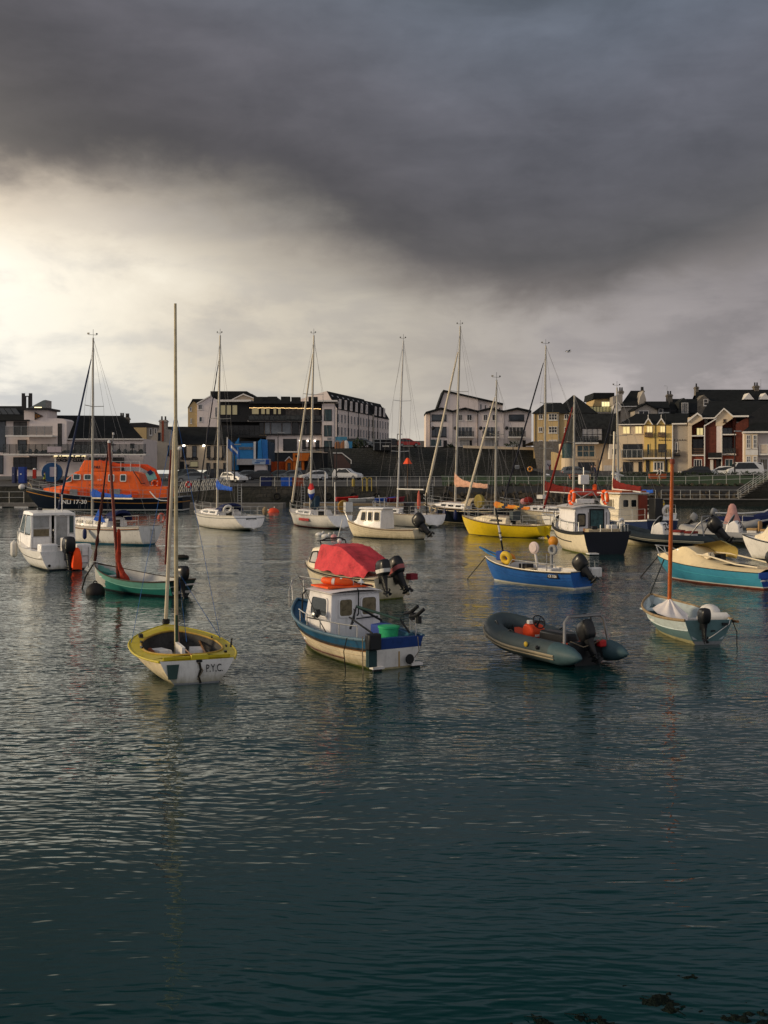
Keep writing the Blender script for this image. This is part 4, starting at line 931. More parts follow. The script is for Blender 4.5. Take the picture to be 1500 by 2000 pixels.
rope(D2, [(-2.35, .82, .75), (-2.42, .86, .4), (-2.4, .84, .0), (-2.45, .9, -.1)], M_rope, .012); rope(D2, [(-2.42, -.5, .66), (-2.44, -.52, .35), (-2.42, -.42, .22)], M_rope, .01, 'stern_line')
rope(D2, [(-1.9, .94, .68), (-1.9, 1.02, .4), (-1.92, .98, -.05)], M_roped, .012)
# ---------------- red covered boat behind it
D3 = thing('motor_boat', 'cream motor boat under a faded red canvas cover with two outboards on its stern', 'motor boat', pos(678, 38.6), R(131))
h = Hull(4.7, 1.95, (.72, .74, 1.0), draft=.2, tw=.82, rake=.6, srake=.08, p=2.3, e=(.3, .85))
h.shell(D3, [('abs', .04, M_weed, 2), ('top', -.02, M_cream, 7), ('top', 0, M_cream, 1)], lines=[(-.04, .028, M_rubber, 0, .985), (-.10, .012, M_black, 0, .985)])
mb = MB(); h.strip(mb, 0, .999, 'full', .99, M_cream, camber=.05); mb.build('deck', D3)
mb = MB(); cabin_loft(mb, [(2.0, .95, .18, 1.05, .12), (1.55, .9, .48, 1.34, .36), (1.3, .85, .60, 1.54, .50), (.55, .82, .72, 1.60, .58)], M_cream); cb = mb.build('cabin', D3)
for sd in (1, -1):
    q = [(.74, sd * .70, 1.02), (1.36, sd * .595, 1.02), (1.22, sd * .545, 1.42), (.74, sd * .635, 1.46)]
    pane(cb, q if sd < 0 else q[::-1], .05, m=mat('milky_window', (.40, .38, .36), .3), fm=M_rubber, thick=.03)
M_red = mat('faded_red_canvas', (.58, .055, .065), .75, var=.25, scale=2.2, bump=1.0, bscale=5.5, grime=.15)
from mathutils import noise as mnoise
rows = []; n = 40
for i in range(n + 1):
    t = i / n; x = lerp(.62, -1.95, t); tt = (x + 2.35) / 4.7
    zt = pl([(0, 1.66), (.06, 1.70), (.42, 1.62), (1, .92)], t); wt = pl([(0, .66), (.5, .62), (1, .70)], t); wb = h.hb(tt) + .02; zb_ = h.zs(tt) + .03 + .08 * math.exp(-((t - .3) / .2) ** 2) + .03 * math.sin(t * 23)
    row = []
    for j in range(41):
        q = -1 + 2 * j / 40; a = abs(q)
        if a < .5: yy, zz = wt * q / .5 * .97, zt - .03 * math.sin(math.pi * 1.0 * (1 - a / .5)) * math.sin(t * 9 + 1)
        else:
            k = (a - .5) / .5; yy = math.copysign(lerp(wt, wb, k ** .9), q); zz = lerp(zt - .0, zb_, k); yy += math.copysign(.035 * math.sin(x * 6.5 + 1.3 * k * 4) * k * (1 - .4 * k), q); zz += .0
        nv = mnoise.noise(Vector((x * 2.2, yy * 2.2, zz * 3))) * .045 + mnoise.noise(Vector((x * 7, yy * 5, zz * 5))) * .018; zz += nv * (1 if a < .6 else .3); yy += math.copysign(nv * (.2 if a < .5 else 1.0), q)
        row.append((x + (.10 * (a - .5) if t < .05 and a > .5 else 0), yy, zz))
    rows.append(row)
mb = MB(); mb.grid(rows, M_red); mb.build('canvas_cover', D3, sharp=48)
hoop_rail(D3, [[(.7, .55, 1.58), (.8, .55, 1.79), (.75, .3, 1.87), (.75, -.3, 1.87), (.8, -.55, 1.79), (.7, -.55, 1.58)], [(.8, .55, 1.79), (1.3, .3, 1.76), (1.3, -.3, 1.76), (.8, -.55, 1.79)]], M_rubber, .025, 'grab_hoop')
mb = MB(); mb.ell((.3, .1, 1.80), (.08, .08, .08), M_fend, 8, 6); mb.tube([(.3, .1, 1.6), (.3, .1, 1.75)], .015, M_steel, 5); mb.build('mast_light', D3)
outboard(D3, (-2.36, -.12, .66), .95, .55, .12, stripe=mat('red_white_stripe', (.35, .10, .10), .5))
outboard(D3, (-2.34, .50, .72), .85, .22, -.1, stripe=M_offw)
mb = MB(); mb.box((-2.5, -.72, .72), (.25, .3, .2), mat('dull_red_paint', (.2, .02, .03), .6)); mb.build('fuel_tank', D3)
# ---------------- grey inflatable with orange console
D4 = thing('inflatable_boat', 'grey inflatable with orange console and steel frame over its black outboard', 'inflatable boat', pos(1073, 25.5), R(119)); D4.scale = (.91, .93, .93)
M_hyp = mat('grey_blue_hypalon', (.042, .060, .066), .55, var=.12, scale=2, grime=.2); M_hypd = mat('blue_grey_cone', (.045, .085, .10), .55, var=.12)
def ribtube(parent, L, w, r, z, rise, m, mcone, coney=.55, name='tube', rub=None):
    """horseshoe tube: port tail, round the bow, starboard tail"""
    pts = []; rad = []; n = 40
    half = []
    for i in range(n + 1):
        t = i / n; x = lerp(-L / 2 + coney, L / 2, t)
        k = max(0, (t - .55) / .45); yy = w * (1 - k ** 2.6) ** .55 if k < 1 else 0
        half.append(Vector((x - (.0), yy, z + rise * max(0, (t - .45) / .55) ** 2)))
    # resample near the bow by arc length
    path = half + [Vector((p.x, -p.y, p.z)) for p in half[::-1][1:]]
    L_ = [0]
    for a, b in zip(path, path[1:]): L_.append(L_[-1] + (b - a).length)
    res = []; N = 56; j = 0
    for i in range(N + 1):
        s_ = L_[-1] * i / N
        while j < len(L_) - 2 and L_[j + 1] < s_: j += 1
        res.append(path[j].lerp(path[j + 1], (s_ - L_[j]) / max(1e-6, L_[j + 1] - L_[j])))
    for _ in range(3): res = [res[0]] + [(res[i - 1] + res[i] * 2 + res[i + 1]) / 4 for i in range(1, N)] + [res[-1]]
    mb = MB(); mb.tube(res, r, m, 18)
    for k in range(8, N - 6, 9):   # seams
        mb.tube([res[k] - (res[k + 1] - res[k]).normalized() * .012, res[k] + (res[k + 1] - res[k]).normalized() * .012], r * 1.008, m, 18)
    o = mb.build(name, parent, sharp=60)
    for sgn, e0, e1 in ((1, res[0], res[1]), (-1, res[-1], res[-2])):
        d = (e0 - e1).normalized(); cb = MB()
        cb.tube([e0 - d * .25, e0, e0 + d * coney * .45, e0 + d * coney * .8, e0 + d * coney], [r * 1.01, r * 1.01, r * .80, r * .42, r * .06], mcone, 18); cb.build('tail_cone', o, sharp=60)
    if rub:
        rb = MB()
        for dz, rr in ((.0, .035), (-.07, .02)):
            P = []
            for i, p in enumerate(res):
                a = res[max(0, i - 1)]; b = res[min(N, i + 1)]; d = (b - a).normalized(); out = Vector((-d.y, d.x, 0)).normalized() 
                if out.dot(p - Vector((0, 0, p.z))) < 0: out = -out
                P.append(p + out * r * .99 + Vector((0, 0, dz - .03)))
            rb.tube(P, rr, rub, 6)
        rb.build('rubbing_strake', o)
    return o, res
tb, res = ribtube(D4, 4.25, .68, .255, .30, .32, M_hyp, M_hypd, coney=.72, rub=mat('beige_strake', (.26, .22, .15), .6))
hh = Hull(2.95, 1.25, (.30, .30, .60), draft=.25, tw=.9, rake=.6, e=(.6, .9)); hh.shell(D4, [('top', 0, M_black, 6)]).location.x = .12  # black hull colour stands for the shadow between the tail cones
M_rf = mat('red_orange_paint', (.45, .055, .02), .55, var=.2, grime=.25)
mb = MB(); hh.strip(mb, 0, .97, 'full', .97, M_rf, zo=-.02, n=14); mb.build('floor', D4)
mb = MB(); mb.bx(-1.46, -1.36, -.5, .5, .15, .56, M_black); mb.build('transom', D4, bevel=.02)
mb = MB(); mb.prism([(.85, -.21, .28), (.45, -.21, .28), (.42, -.21, .58), (.52, -.21, .70), (.76, -.21, .74), (.86, -.21, .62)], (0, .42, 0), mat('orange_console', (.60, .06, .015), .5, var=.1)); mb.build('console', D4, bevel=.05)
mb = MB(); mb.torus((.40, .02, .80), .17, .016, M_black, Matrix.Rotation(R(-62), 3, 'Y'), 22, 6); mb.tube([(.52, .02, .68), (.41, .02, .79)], .025, M_black, 6); mb.tube([(.46, .02, .66), (.34, .02, .94)], .012, M_black, 5); mb.tube([(.40, -.14, .80), (.40, .18, .80)], .012, M_black, 5); mb.build('steering_wheel', D4)
mb = MB(); mb.box((.66, .10, .77), (.12, .14, .10), M_fend); mb.box((.68, -.10, .76), (.12, .1, .08), M_black); mb.build('gauge', D4, bevel=.02)
mb = MB(); mb.box((.425, -.0, .46), (.02, .24, .05), M_offw, ry=R(-6)); mb.build('console_decal', D4)
mb = MB(); mb.box((-.38, .02, .48), (1.15, .42, .36), M_black, top=(.92, .86)); mb.build('jockey_seat', D4, bevel=.06)
mb = MB(); mb.prism([(-.8, -.4, .28), (-1.34, -.4, .28), (-1.34, -.4, .38), (-.85, -.4, .48)], (0, .8, 0), M_rf); mb.build('stern_locker', D4, bevel=.02)
hoop_rail(D4, [[(-1.45, .66, .40), (-1.36, .58, 1.02), (-1.34, .46, 1.14), (-1.34, -.46, 1.14), (-1.36, -.58, 1.02), (-1.45, -.66, .40)]], mat('tarnished_steel', (.20, .20, .20), .4, .6), .038, 'roll_bar')
hoop_rail(D4, [[(-1.34, -.20, 1.14), (-1.40, -.22, .5)], [(-1.34, -.2, 1.12), (-1.3, -.05, 1.18), (-1.32, .1, 1.12)]], M_black, .02, 'frame_brace')
outboard(D4, (-1.40, .0, .48), .74, .50, .05)
mb = MB(); mb.box((-1.54, -.36, .50), (.16, .2, .16), mat('red_fuel_tank', (.4, .02, .02), .5)); mb.build('fuel_tank', D4, bevel=.03)
rope(D4, [(-1.4, .45, .58), (-1.6, .22, .46), (-1.55, -.1, .5), (-1.65, -.3, .62)], M_rope, .012, 'stern_line')
mb = MB(); mb.lathe([(.02, 0), (.06, .01), (.06, .04), (.03, .06)], (-.35, .93, .42), M_yellow, 'Y', 10); mb.lathe([(.02, 0), (.05, .01), (.05, .04), (.03, .06)], (-.8, .93, .40), M_black, 'Y', 10); mb.build('air_valve', D4)
mb = MB()
for k in (14, 20, 36, 42): mb = MB(); mb.tube([res[k] + Vector((0, 0, .24)), res[k].lerp(res[k + 2], .5) + Vector((0, 0, .30)), res[k + 2] + Vector((0, 0, .24))], .022, M_black, 6); mb.build('grab_handle', D4)
# ---------------- pale blue open boat with orange mast, right
D5 = thing('sailing_dinghy', 'pale blue-grey open boat with orange varnished mast and white tarp, on the right', 'dinghy', pos(1324, 29.0), R(99))
h = Hull(3.6, 1.70, (.60, .58, .84), draft=.16, tw=.72, rake=.45, srake=.10, p=2.2, e=(.42, .9), bulge=.03)
M_pb = mat('pale_blue_paint', (.52, .60, .61), .5, var=.08, grime=.28); M_pb2 = mat('sage_blue_paint', (.12, .20, .21), .5, var=.12, grime=.2); M_pt = mat('grey_teal_paint', (.10, .18, .19), .5, var=.12, grime=.2); M_cb = mat('cream_bottom', (.42, .38, .20), .8, var=.3, scale=6)
h.shell(D5, [('abs', -.02, M_weed, 2), ('abs', .09, M_cb, 2), ('top', -.25, M_pb2, 5), ('top', 0, M_pb, 3)], [('abs', -.02, M_grey, 2), ('abs', .08, M_grey, 1), ('top', -.27, M_pt, 5), ('top', 0, M_pt, 3)], lines=[(-.26, .012, M_pb, 0, .97)])
h.rail(.03, M_woodp, D5, flat=1.2)
mb = MB(); h.well(mb, .012, .97, .955, .12, mat('pale_blue_inside', (.34, .40, .42), .6, var=.1, grime=.3), M_grey, n=22); mb.build('inside', D5)
mb = MB(); mb.box((-1.45, 0, .42), (.5, 1.15, .03), M_offw); mb.box((-.1, 0, .40), (.26, 1.5, .03), M_offw); mb.box((1.2, 0, .5), (.5, .9, .03), M_pb); mb.build('thwart', D5)
rows = []
mb = MB(); M_tarp = mat('white_tarp', (.66, .62, .60), .75, var=.06, bump=.5, bscale=4)
c = Vector((.40, .06, .90)); base = [(.66, .22, .72), (.55, -.12, .74), (-.3, -.14, .55), (-.78, .08, .46), (-.74, .46, .50), (-.1, .60, .56), (.48, .5, .62)]
P_ = []
for i in range(28):
    f = i / 28 * len(base); a = Vector(base[int(f)]); b = Vector(base[(int(f) + 1) % len(base)]); P_.append(a.lerp(b, f % 1))
rows = [[lerp(c, p, k) * 1 + Vector((0, 0, -.10 * math.sin(math.pi * k) * (.6 + .4 * math.sin(i * 1.35)))) for i, p in enumerate(P_)] for k in (.05, .2, .4, .6, .8, 1.0)]
mb.grid(rows, M_tarp, close=True); mb.build('tarp', D5, sharp=60)
mp = Vector((.45, .05, .2)); tp_ = w2l(D5, at(1313, 897, 29.0))
mb = MB(); mb.tube([mp, mp.lerp(tp_, .5), tp_], [.052, .055, .042], mat('orange_varnish', (.36, .085, .015), .35, var=.15, scale=6, coat=.4), 10); ms = mb.build('mast', D5)
mb = MB(); mb.lathe([(.065, 0), (.065, .10), (.05, .13)], tp_ - Vector((0, 0, .12)), mat('dark_red_brown', (.16, .03, .012), .5), seg=10); mb.build('mast_cap', ms)
sp = w2l(D5, at(1297, 1092, 30.6)); mb = MB(); mb.tube([h.sh(.985) * 1, sp], .02, mat('dark_teal_pole', (.012, .02, .025), .6), 6); mb.build('boat_hook', D5)
mb = MB(); mb.ell((-.95, -.42, .68), (.28, .26, .2), M_fend, 12, 8, fn=lambda p: Vector((p.x, p.y, p.z if p.z > -.05 else -.05))); mb.lathe([(.03, -.42), (.11, -.34), (.12, .3), (.04, .42)], (-1.3, -.36, .60), M_fend, 'Y', 12); mb.build('fender', D5)
outboard(D5, (-1.80, .18, .50), .60, .0, .0, cowl=M_blackp); 
mb = MB(); mb.tube([(-1.3, -.78, .5), (-1.9, -.70, .56)], .035, M_wood, 6); mb.build('oars', D5)
rope(D5, [(-1.80, .1, .10), (-1.82, -.15, .25), (-1.85, -.5, .50), (-1.82, -.54, .60)], M_fend, .011, 'stern_line'); rope(D5, [(-1.8, -.6, .60), (-1.85, -.7, .3), (-1.85, -.7, -.1)], M_roped, .012)
mb = MB(); mb.box((-1.83, -.40, .50), (.06, .14, .06), M_black); mb.build('fairlead', D5); mb = MB(); mb.box((-1.83, -.10, .34), (.04, .1, .03), M_black); mb.build('rudder_fitting', D5)
# ---------------- blue open fishing boat
D6 = thing('fishing_boat', 'royal blue open fishing boat with cream gunwale, yellow float ring and pot hauler', 'fishing boat', pos(1040, 42.0), R(133))
h = Hull(4.7, 1.9, (.62, .62, .90), draft=.2, tw=.80, rake=.55, srake=.05, p=2.3, e=(.34, .85))
M_fbl = mat('royal_blue_paint', (.025, .115, .38), .45, var=.15, scale=2, grime=.18)
h.shell(D6, [('abs', .05, mat('white_boot_top', (.55, .55, .5), .6, grime=.4), 2), ('top', -.03, M_fbl, 8), ('top', 0, M_rubber, 1)], lines=[(-.05, .02, M_rubber, 0, .98), (-.22, .006, mat('blue_plank_line', (.01, .05, .22), .5), 0, .96), (-.34, .006, mat('blue_plank_line', (.01, .05, .22), .5), 0, .96)])
mb = MB(); h.strip(mb, 0, .05, 'full', .98, M_cream, n=2); h.strip(mb, .05, .74, .84, .99, M_cream, n=12); h.strip(mb, .74, .995, 'full', .98, M_cream, camber=.03)
h.well(mb, .05, .74, .84, .14, M_offw, M_grey); mb.build('deck', D6); h.rail(.022, M_cream, D6)
mb = MB(); mb.torus((.98, .35, .92), .18, .10, M_yellow, Matrix.Rotation(R(72), 3, 'X'), 20, 10); mb.torus((.86, .20, .92), .12, .065, mat('orange_float', (.6, .22, .04), .6), Matrix.Rotation(R(72), 3, 'X'), 20, 10); mb.build('float_ring', D6)
mb = MB(); mb.lathe([(.08, -.06), (.23, -.05), (.23, .0), (.17, .03), (.17, .05), (.06, .06)], (.15, -.25, 1.32), mat('pinkish_hauler', (.55, .46, .44), .5), 'Y', 18)
for k in range(5): a = k * 1.256; mb.lathe([(.035, -.005), (.035, .006)], (.15 + .14 * math.cos(a), -.19 - .13, 1.32 + .14 * math.sin(a)), M_black, 'Y', 8)
mb.tube([(.15, -.32, 1.25), (.05, -.36, .6)], .05, M_offw, 8); mb.build('pot_hauler', D6)
mb = MB(); mb.tube([(-.5, -.5, .5), (-.5, -.5, 1.35)], .06, M_grey, 8); mb.torus((-.62, -.42, 1.28), .15, .06, M_grey, Matrix.Rotation(R(90), 3, 'X'), 16, 8); ph = mb.build('hauler_post', D6)
mb = MB(); mb.ell((-.58, -.5, 1.58), (.20, .16, .20), mat('orange_gold_float', (.55, .22, .02), .5), 12, 8); mb.tube([(-.42, -.5, 1.65), (-.30, -.5, 1.78)], .05, M_black, 6); mb.build('float', ph)
a_ = w2l(D6, at(968, 993, 42.6)); mp = Vector((1.35, 0, .7))
mb = MB(); mb.tube([mp, mp.lerp(a_, .42)], .035, M_black, 8); mb.tube([mp.lerp(a_, .42), mp.lerp(a_, .7)], .036, M_offw, 8); mb.tube([mp.lerp(a_, .7), a_], .033, M_black, 8)
for k in (.46, .55, .78, .86): mb.box(mp.lerp(a_, k), (.10, .1, .05), M_black)
mb.build('signal_pole', D6)
mb = MB(); mb.box((1.45, .0, .98), (.35, .5, .34), mat('royal_blue_bin', (.015, .06, .28), .6), rz=.2); mb.build('fish_bin', D6, bevel=.03)
hoop_rail(D6, [[(1.5, -.2, .9), (2.1, -.1, 1.05), (2.6, .05, 1.24)], [(1.5, .25, .9), (2.1, .1, 1.03), (2.6, .05, 1.24)]], mat('blue_steel', (.02, .14, .34), .5), .035, 'bow_roller')
hoop_rail(D6, [[h.sh(.12, 1, -.05), h.sh(.14, 1, -.05, .26), h.sh(.3, 1, -.05, .28), h.sh(.55, 1, -.05, .28), h.sh(.60, 1, -.05)], [h.sh(.3, 1, -.05), h.sh(.3, 1, -.05, .28)], [h.sh(.45, 1, -.05), h.sh(.45, 1, -.05, .28)], [h.sh(.22, 1, -.1), h.sh(.22, 1, -.1, .62)], [(-2.3, -.4, .62), (-2.3, -.42, .95), (-2.3, -.72, .95), (-2.3, -.74, .62)]], M_steel, .018)
mb = MB(); mb.box((-.9, .2, .45), (.7, .5, .4), M_offw); mb.box((-.3, .45, .45), (.35, .3, .35), M_tan); mb.box((.55, -.3, .5), (.4, .4, .4), M_black); mb.build('deck_gear', D6, bevel=.02)
mb = MB(); mb.box((-2.45, -.45, .55), (.34, .6, .36), M_offw); mb.build('stern_pod', D6, bevel=.04)
outboard(D6, (-2.36, .12, .56), .86, .75, .1, stripe=M_black)
c = h.pt(.16, .44, 1); mb = MB(); mb.box(c + Vector((.0, .012, 0)), (.46, .02, .16), M_black, rz=R(4)); pb = mb.build('name_plate', D6)
text('CE 526', .13, M_fend, pb, c + Vector((0, .028, -.005)), (R(90), 0, R(184)), bold=.002, width=.36)
rope(D6, [(2.3, .0, .9), (3.0, .5, -.15)], M_roped, .018)
# ---------------- turquoise speedboat with cream deck
D7 = thing('speedboat', 'turquoise speedboat with cream moulded deck and folded hood, at the right edge', 'speedboat', pos(1392, 42.2), R(126))
h = Hull(5.3, 1.95, (.62, .66, .90), draft=.2, tw=.86, rake=.9, srake=.05, p=2.5, e=(.34, .8))
M_tq = mat('turquoise_gelcoat', (.055, .28, .42), .35, var=.08, coat=.3, grime=.12); M_cy = mat('cream_yellow_gelcoat', (.72, .59, .36), .4, var=.07, coat=.2, grime=.22); M_rb2 = mat('royal_blue_transom', (.02, .07, .33), .4)
h.shell(D7, [('abs', .06, mat('rusty_bottom', (.18, .05, .03), .8, var=.3), 2), ('abs', .10, M_fend, 1), ('top', -.03, M_tq, 8), ('top', 0, M_rubber, 1)], [('abs', .06, M_antr, 2), ('abs', .10, M_fend, 1), ('top', -.03, M_rb2, 6), ('top', 0, M_rubber, 1)], lines=[(-.28, .010, mat('turquoise_line', (.05, .30, .38), .4), .1, .95)])
# moulded deck: wedge rising to the windscreen peak then falling to the coaming
rows = []; n = 30
for i in range(n + 1):
    t = i / n * .995; ca = pl([(0, .10), (.30, .12), (.45, .20), (.62, .58), (.68, .62), (.84, .28), (1, .04)], t); w = h.hb(t)
    rows.append([Vector((h.x(t, h.zs(t)), w * q * .995, h.zs(t) + (ca * min(1, (1 - abs(q)) / .42 + .0) if t > .56 or abs(q) > .58 else ca))) for q in (-1, -.93, -.82, -.7, -.58, -.3, 0, .3, .58, .7, .82, .93, 1)])
mb = MB(); mb.grid(rows, lambda i, j: M_cy); mb.build('deck', D7)
mb = MB(); zc = h.zs(.3) + .205
mb.prism([(-2.3, -.5, zc - .15), (.35, -.52, zc - .0), (.35, .52, zc), (-2.3, .5, zc - .15)], (0, 0, .012), mat('dark_cockpit', (.02, .022, .022), .8)); mb.build('cockpit', D7)
mb = MB(); mb.box((.05, .3, 1.0), (.5, .36, .22), M_cream, ry=.3); mb.box((-.15, -.25, .98), (.3, .3, .25), M_black); mb.torus((-.2, .25, 1.05), .13, .025, M_black, Matrix.Rotation(R(-60), 3, 'Y'), 14, 6); mb.build('helm_seat', D7, bevel=.03)
rows = []
for k in range(9):
    a = math.pi * k / 8; rows.append([(.95 - .0 * k, math.cos(a) * .62, 1.18 + .34 * math.sin(a) * .55), (.15 - .5 * math.sin(a), math.cos(a) * .66, 1.0 + .62 * math.sin(a) ** .8), (-.55 - .3 * math.sin(a), math.cos(a) * .68, .92 + .52 * math.sin(a))])
mb = MB(); mb.grid(rows[4:], mat('yellow_cream_canvas', (.40, .31, .10), .8, bump=.4)); mb.build('folded_hood', D7)
mb = MB(); mb.tube([(.5, .55, 1.10), (-.3, .62, 1.06), (-1.5, .66, .84), (-2.4, .6, .78)], .03, M_cream, 7); mb.tube([(.5, -.55, 1.12), (-.3, -.66, 1.10), (-1.5, -.72, .92), (-2.4, -.62, .8)], .03, M_cream, 7); mb.build('coaming', D7)
mb = MB(); mb.lathe([(.06, 0), (.05, .03), (.02, .035)], (1.25, .46, 1.18), M_steel, 'Y', 10); mb.build('vent', D7)
hoop_rail(D7, [[(1.6, .5, .92), (2.3, .3, 1.25), (2.75, 0, 1.28), (2.3, -.3, 1.25), (1.6, -.5, .95)], [(2.35, .2, .9), (2.5, .22, 1.24)], [(2.35, -.2, .9), (2.5, -.22, 1.24)]], M_steel, .02, 'pulpit')
outboard(D7, (-2.72, -.08, .66), 1.05, .72, .0, stripe=mat('orange_red_stripe', (.65, .12, .03), .5))
mb = MB(); mb.box((-2.67, .62, .52), (.02, .6, .22), mat('royal_blue_decal', (.03, .10, .40), .5)); mb.build('transom_panel', D7)
text('ALPHA ONE', .09, M_fend, D7, (-2.70, .58, .33), (R(88), 0, R(-90)), width=.55)
mb = MB(); mb.box((-2.85, .12, .62), (.34, .3, .06), M_tan); mb.build('outboard_bracket', D7)
rope(D7, [(2.6, 0, .86), (3.3, .4, -.15)], M_roped, .022)
# ---------------- teal sailing boat with dark red furled sail
D8 = thing('sailing_dinghy', 'teal clinker dinghy with dark red mast and bundled red sail, left of the yellow-decked dinghy', 'dinghy', pos(267, 39.0), R(143))
h = Hull(4.6, 1.75, (.55, .52, .92), draft=.18, tw=.68, rake=.5, srake=.12, p=2.2, e=(.42, .9))
M_te = mat('teal_paint', (.018, .16, .14), .5, var=.12, grime=.2); M_te2 = mat('pale_teal_paint', (.13, .33, .28), .5, var=.1, grime=.2); M_tt = mat('dark_green_transom', (.012, .035, .032), .5, var=.2)
h.shell(D8, [('abs', .06, M_anti, 2), ('top', -.24, M_te, 6), ('top', 0, M_te2, 3)], [('abs', .06, M_anti, 2), ('top', -.20, M_tt, 6), ('top', -.18, M_fend, 1), ('top', 0, M_tt, 2)], lines=[(-.24, .012, M_te2, 0, .97)])
h.rail(.026, mat('dark_oiled_wood', (.035, .024, .015), .6), D8)
mb = MB(); h.well(mb, .012, .97, .955, .10, mat('grey_white_inside', (.40, .40, .38), .6, var=.1, grime=.35), mat('grey_sole', (.22, .22, .21), .7, var=.2), n=22); mb.build('inside', D8)
mb = MB(); mb.box((-.4, 0, .36), (.28, 1.42, .03), M_offw); mb.box((1.3, 0, .5), (.3, .9, .03), M_offw); mb.box((-1.9, 0, .40), (.4, 1.1, .03), M_tt); mb.build('thwart', D8)
mp = Vector((.95, 0, .15)); tp_ = w2l(D8, at(213, 865, 39.6)); M_dr = mat('dark_red_varnish', (.13, .022, .010), .35, var=.2, scale=5, coat=.3)
mb = MB(); mb.tube([mp, tp_], [.06, .05], M_dr, 10); ms = mb.build('mast', D8)
mb = MB(); mb.lathe([(.055, 0), (.05, .06), (.02, .1)], tp_, M_offw, seg=8); mb.build('mast_cap', ms)
rows = []
rnd = random.Random(4); prf = [(.08, 2.2, 0), (.13, 1.9, 0), (.09, 1.6, .0), (.14, 1.35, .01), (.17, 1.15, .02), (.10, .98, .0), (.13, .86, -.06), (.16, .72, -.12), (.15, .62, -.20), (.26, .50, -.30), (.27, .36, -.36), (.16, .27, -.36)]
for r_, z_, xo in prf: r_ *= .72; rows.append([(mp.x + xo + r_ * math.cos(a) * rnd.uniform(.68, 1.2), r_ * .9 * math.sin(a) * rnd.uniform(.68, 1.2), z_ + rnd.uniform(-.04, .04)) for a in [2 * math.pi * k / 16 for k in range(16)]])
mb = MB(); mb.grid(rows, mat('red_sailcloth', (.26, .028, .012), .85, var=.3, scale=5, bump=.8, bscale=9), close=True, cap0=True, cap1=True); mb.build('sail_bundle', D8, sub=1)
fz = w2l(D8, at(205, 870, 39.6)); 
mb = MB(); b_ = Vector((2.25, 0, .98)); P_ = [b_.lerp(tp_, k / 18) for k in range(19)]; mb.tube(P_, [.03 + .022 * (1 + math.sin(k * 2.6)) * (k < 11) for k in range(19)], mat('dark_brown_sailcloth', (.06, .018, .014), .85), 7); mb.build('furled_jib', D8)
outboard(D8, (-2.28, .16, .50), .80, .05, .0)
mb = MB(); mb.box((-2.33, -.3, .40), (.02, .7, .04), M_offw); mb.build('transom_line', D8)
mb = MB(); mb.tube([(-1.2, .15, .33), (-.5, .5, .42), (.1, .55, .42)], .022, M_black, 6); mb.tube([(1.0, .1, .4), (1.3, .4, .5), (.8, .5, .42)], .05, M_navy, 7); mb.build('loose_gear', D8)
rope(D8, [(2.28, 0, .92), (2.5, .22, .4), (2.62, .3, -.1)], M_roped, .03)
mb = MB(); mb.ell((0, 0, 0), (.33, .33, .33), mat('black_buoy', (.012, .010, .010), .6), 18, 12); mb.torus((0, 0, .33), .06, .02, M_roped, Matrix.Rotation(R(90), 3, 'X'), 10, 6)
tag(mb.build('mooring_buoy', None, at(186, 1157, 38.4) * 1), 'round black mooring buoy floating by the bow of the teal dinghy', 'buoy')
# ---------------- white cabin cruiser, far left
D9 = thing('cabin_cruiser', 'white cabin motor cruiser with bright orange cloth over its outboard, far left', 'motor cruiser', pos(93, 50.2), R(122))
h = Hull(5.9, 2.5, (.82, .88, 1.3), draft=.25, tw=.9, rake=1.0, p=2.5, e=(.28, .75))
h.shell(D9, [('abs', .07, M_anti, 2), ('top', 0, M_white, 8)], lines=[(-.34, .014, M_rubber, 0, .97)])
mb = MB(); h.strip(mb, 0, .06, 'full', .99, M_white, n=2); h.strip(mb, .06, .36, .78, .99, M_white, n=6); h.strip(mb, .36, .995, 'full', .99, M_white, camber=.08); h.well(mb, .06, .36, .78, .30, M_white, M_deckw, n=6); mb.build('deck', D9)
mb = MB(); xa, xb = -.9, 1.1; W_ = .86
sec = [(xa, .9, 1.0, 2.28, W_), (.4, .9, 1.0, 2.42, W_), (.9, .95, .98, 2.36, W_ - .04), (1.75, 1.05, .80, 1.5, .62), (2.5, 1.15, .40, 1.28, .3)]
rows = []
mb = MB()
for sd in (1, -1):   # cabin sides below the glass and pillars
    mb.prism([(xa, sd * 1.0, .85), (1.75, sd * .86, 1.0), (1.72, sd * .82, 1.45), (xa, sd * .97, 1.40)], (0, -sd * .05, 0), M_white)
    for x in (xa, .15): mb.prism([(x, sd * .97, 1.38), (x + .10, sd * .97, 1.38), (x + .10, sd * .88, 2.3), (x, sd * .88, 2.3)], (0, -sd * .05, 0), M_white)
    mb.prism([(1.60, sd * .83, 1.42), (1.74, sd * .82, 1.42), (.98, sd * .80, 2.34), (.86, sd * .80, 2.34)], (0, -sd * .05, 0), M_white)
house(mb, [(1.70, .95, .84, 1.46, .80), (2.6, 1.15, .40, 1.30, .34)], M_white)
house(mb, [(xa - .12, 2.26, .93, 2.36, .90), (-.2, 2.28, .93, 2.46, .90), (.7, 2.28, .9, 2.44, .86), (1.05, 2.24, .8, 2.34, .74)], M_white)
cb = mb.build('cabin', D9)
for sd in (1, -1):
    for q, m in (([(xa + .10, .965, 1.40), (.15, .965, 1.40), (.15, .885, 2.26), (xa + .1, .885, 2.26)], M_glasst), ([(.25, .96, 1.42), (1.58, .83, 1.44), (.9, .81, 2.26), (.25, .88, 2.26)], M_glasst)):
        q = [(x, sd * y, z) for x, y, z in q]; pane(cb, q if sd < 0 else q[::-1], .03, m=m, thick=.01)
pane(cb, [(1.72, -.78, 1.46), (1.72, .78, 1.46), (1.0, .74, 2.26), (1.0, -.74, 2.26)], .05, m=M_glasst, fm=M_white)
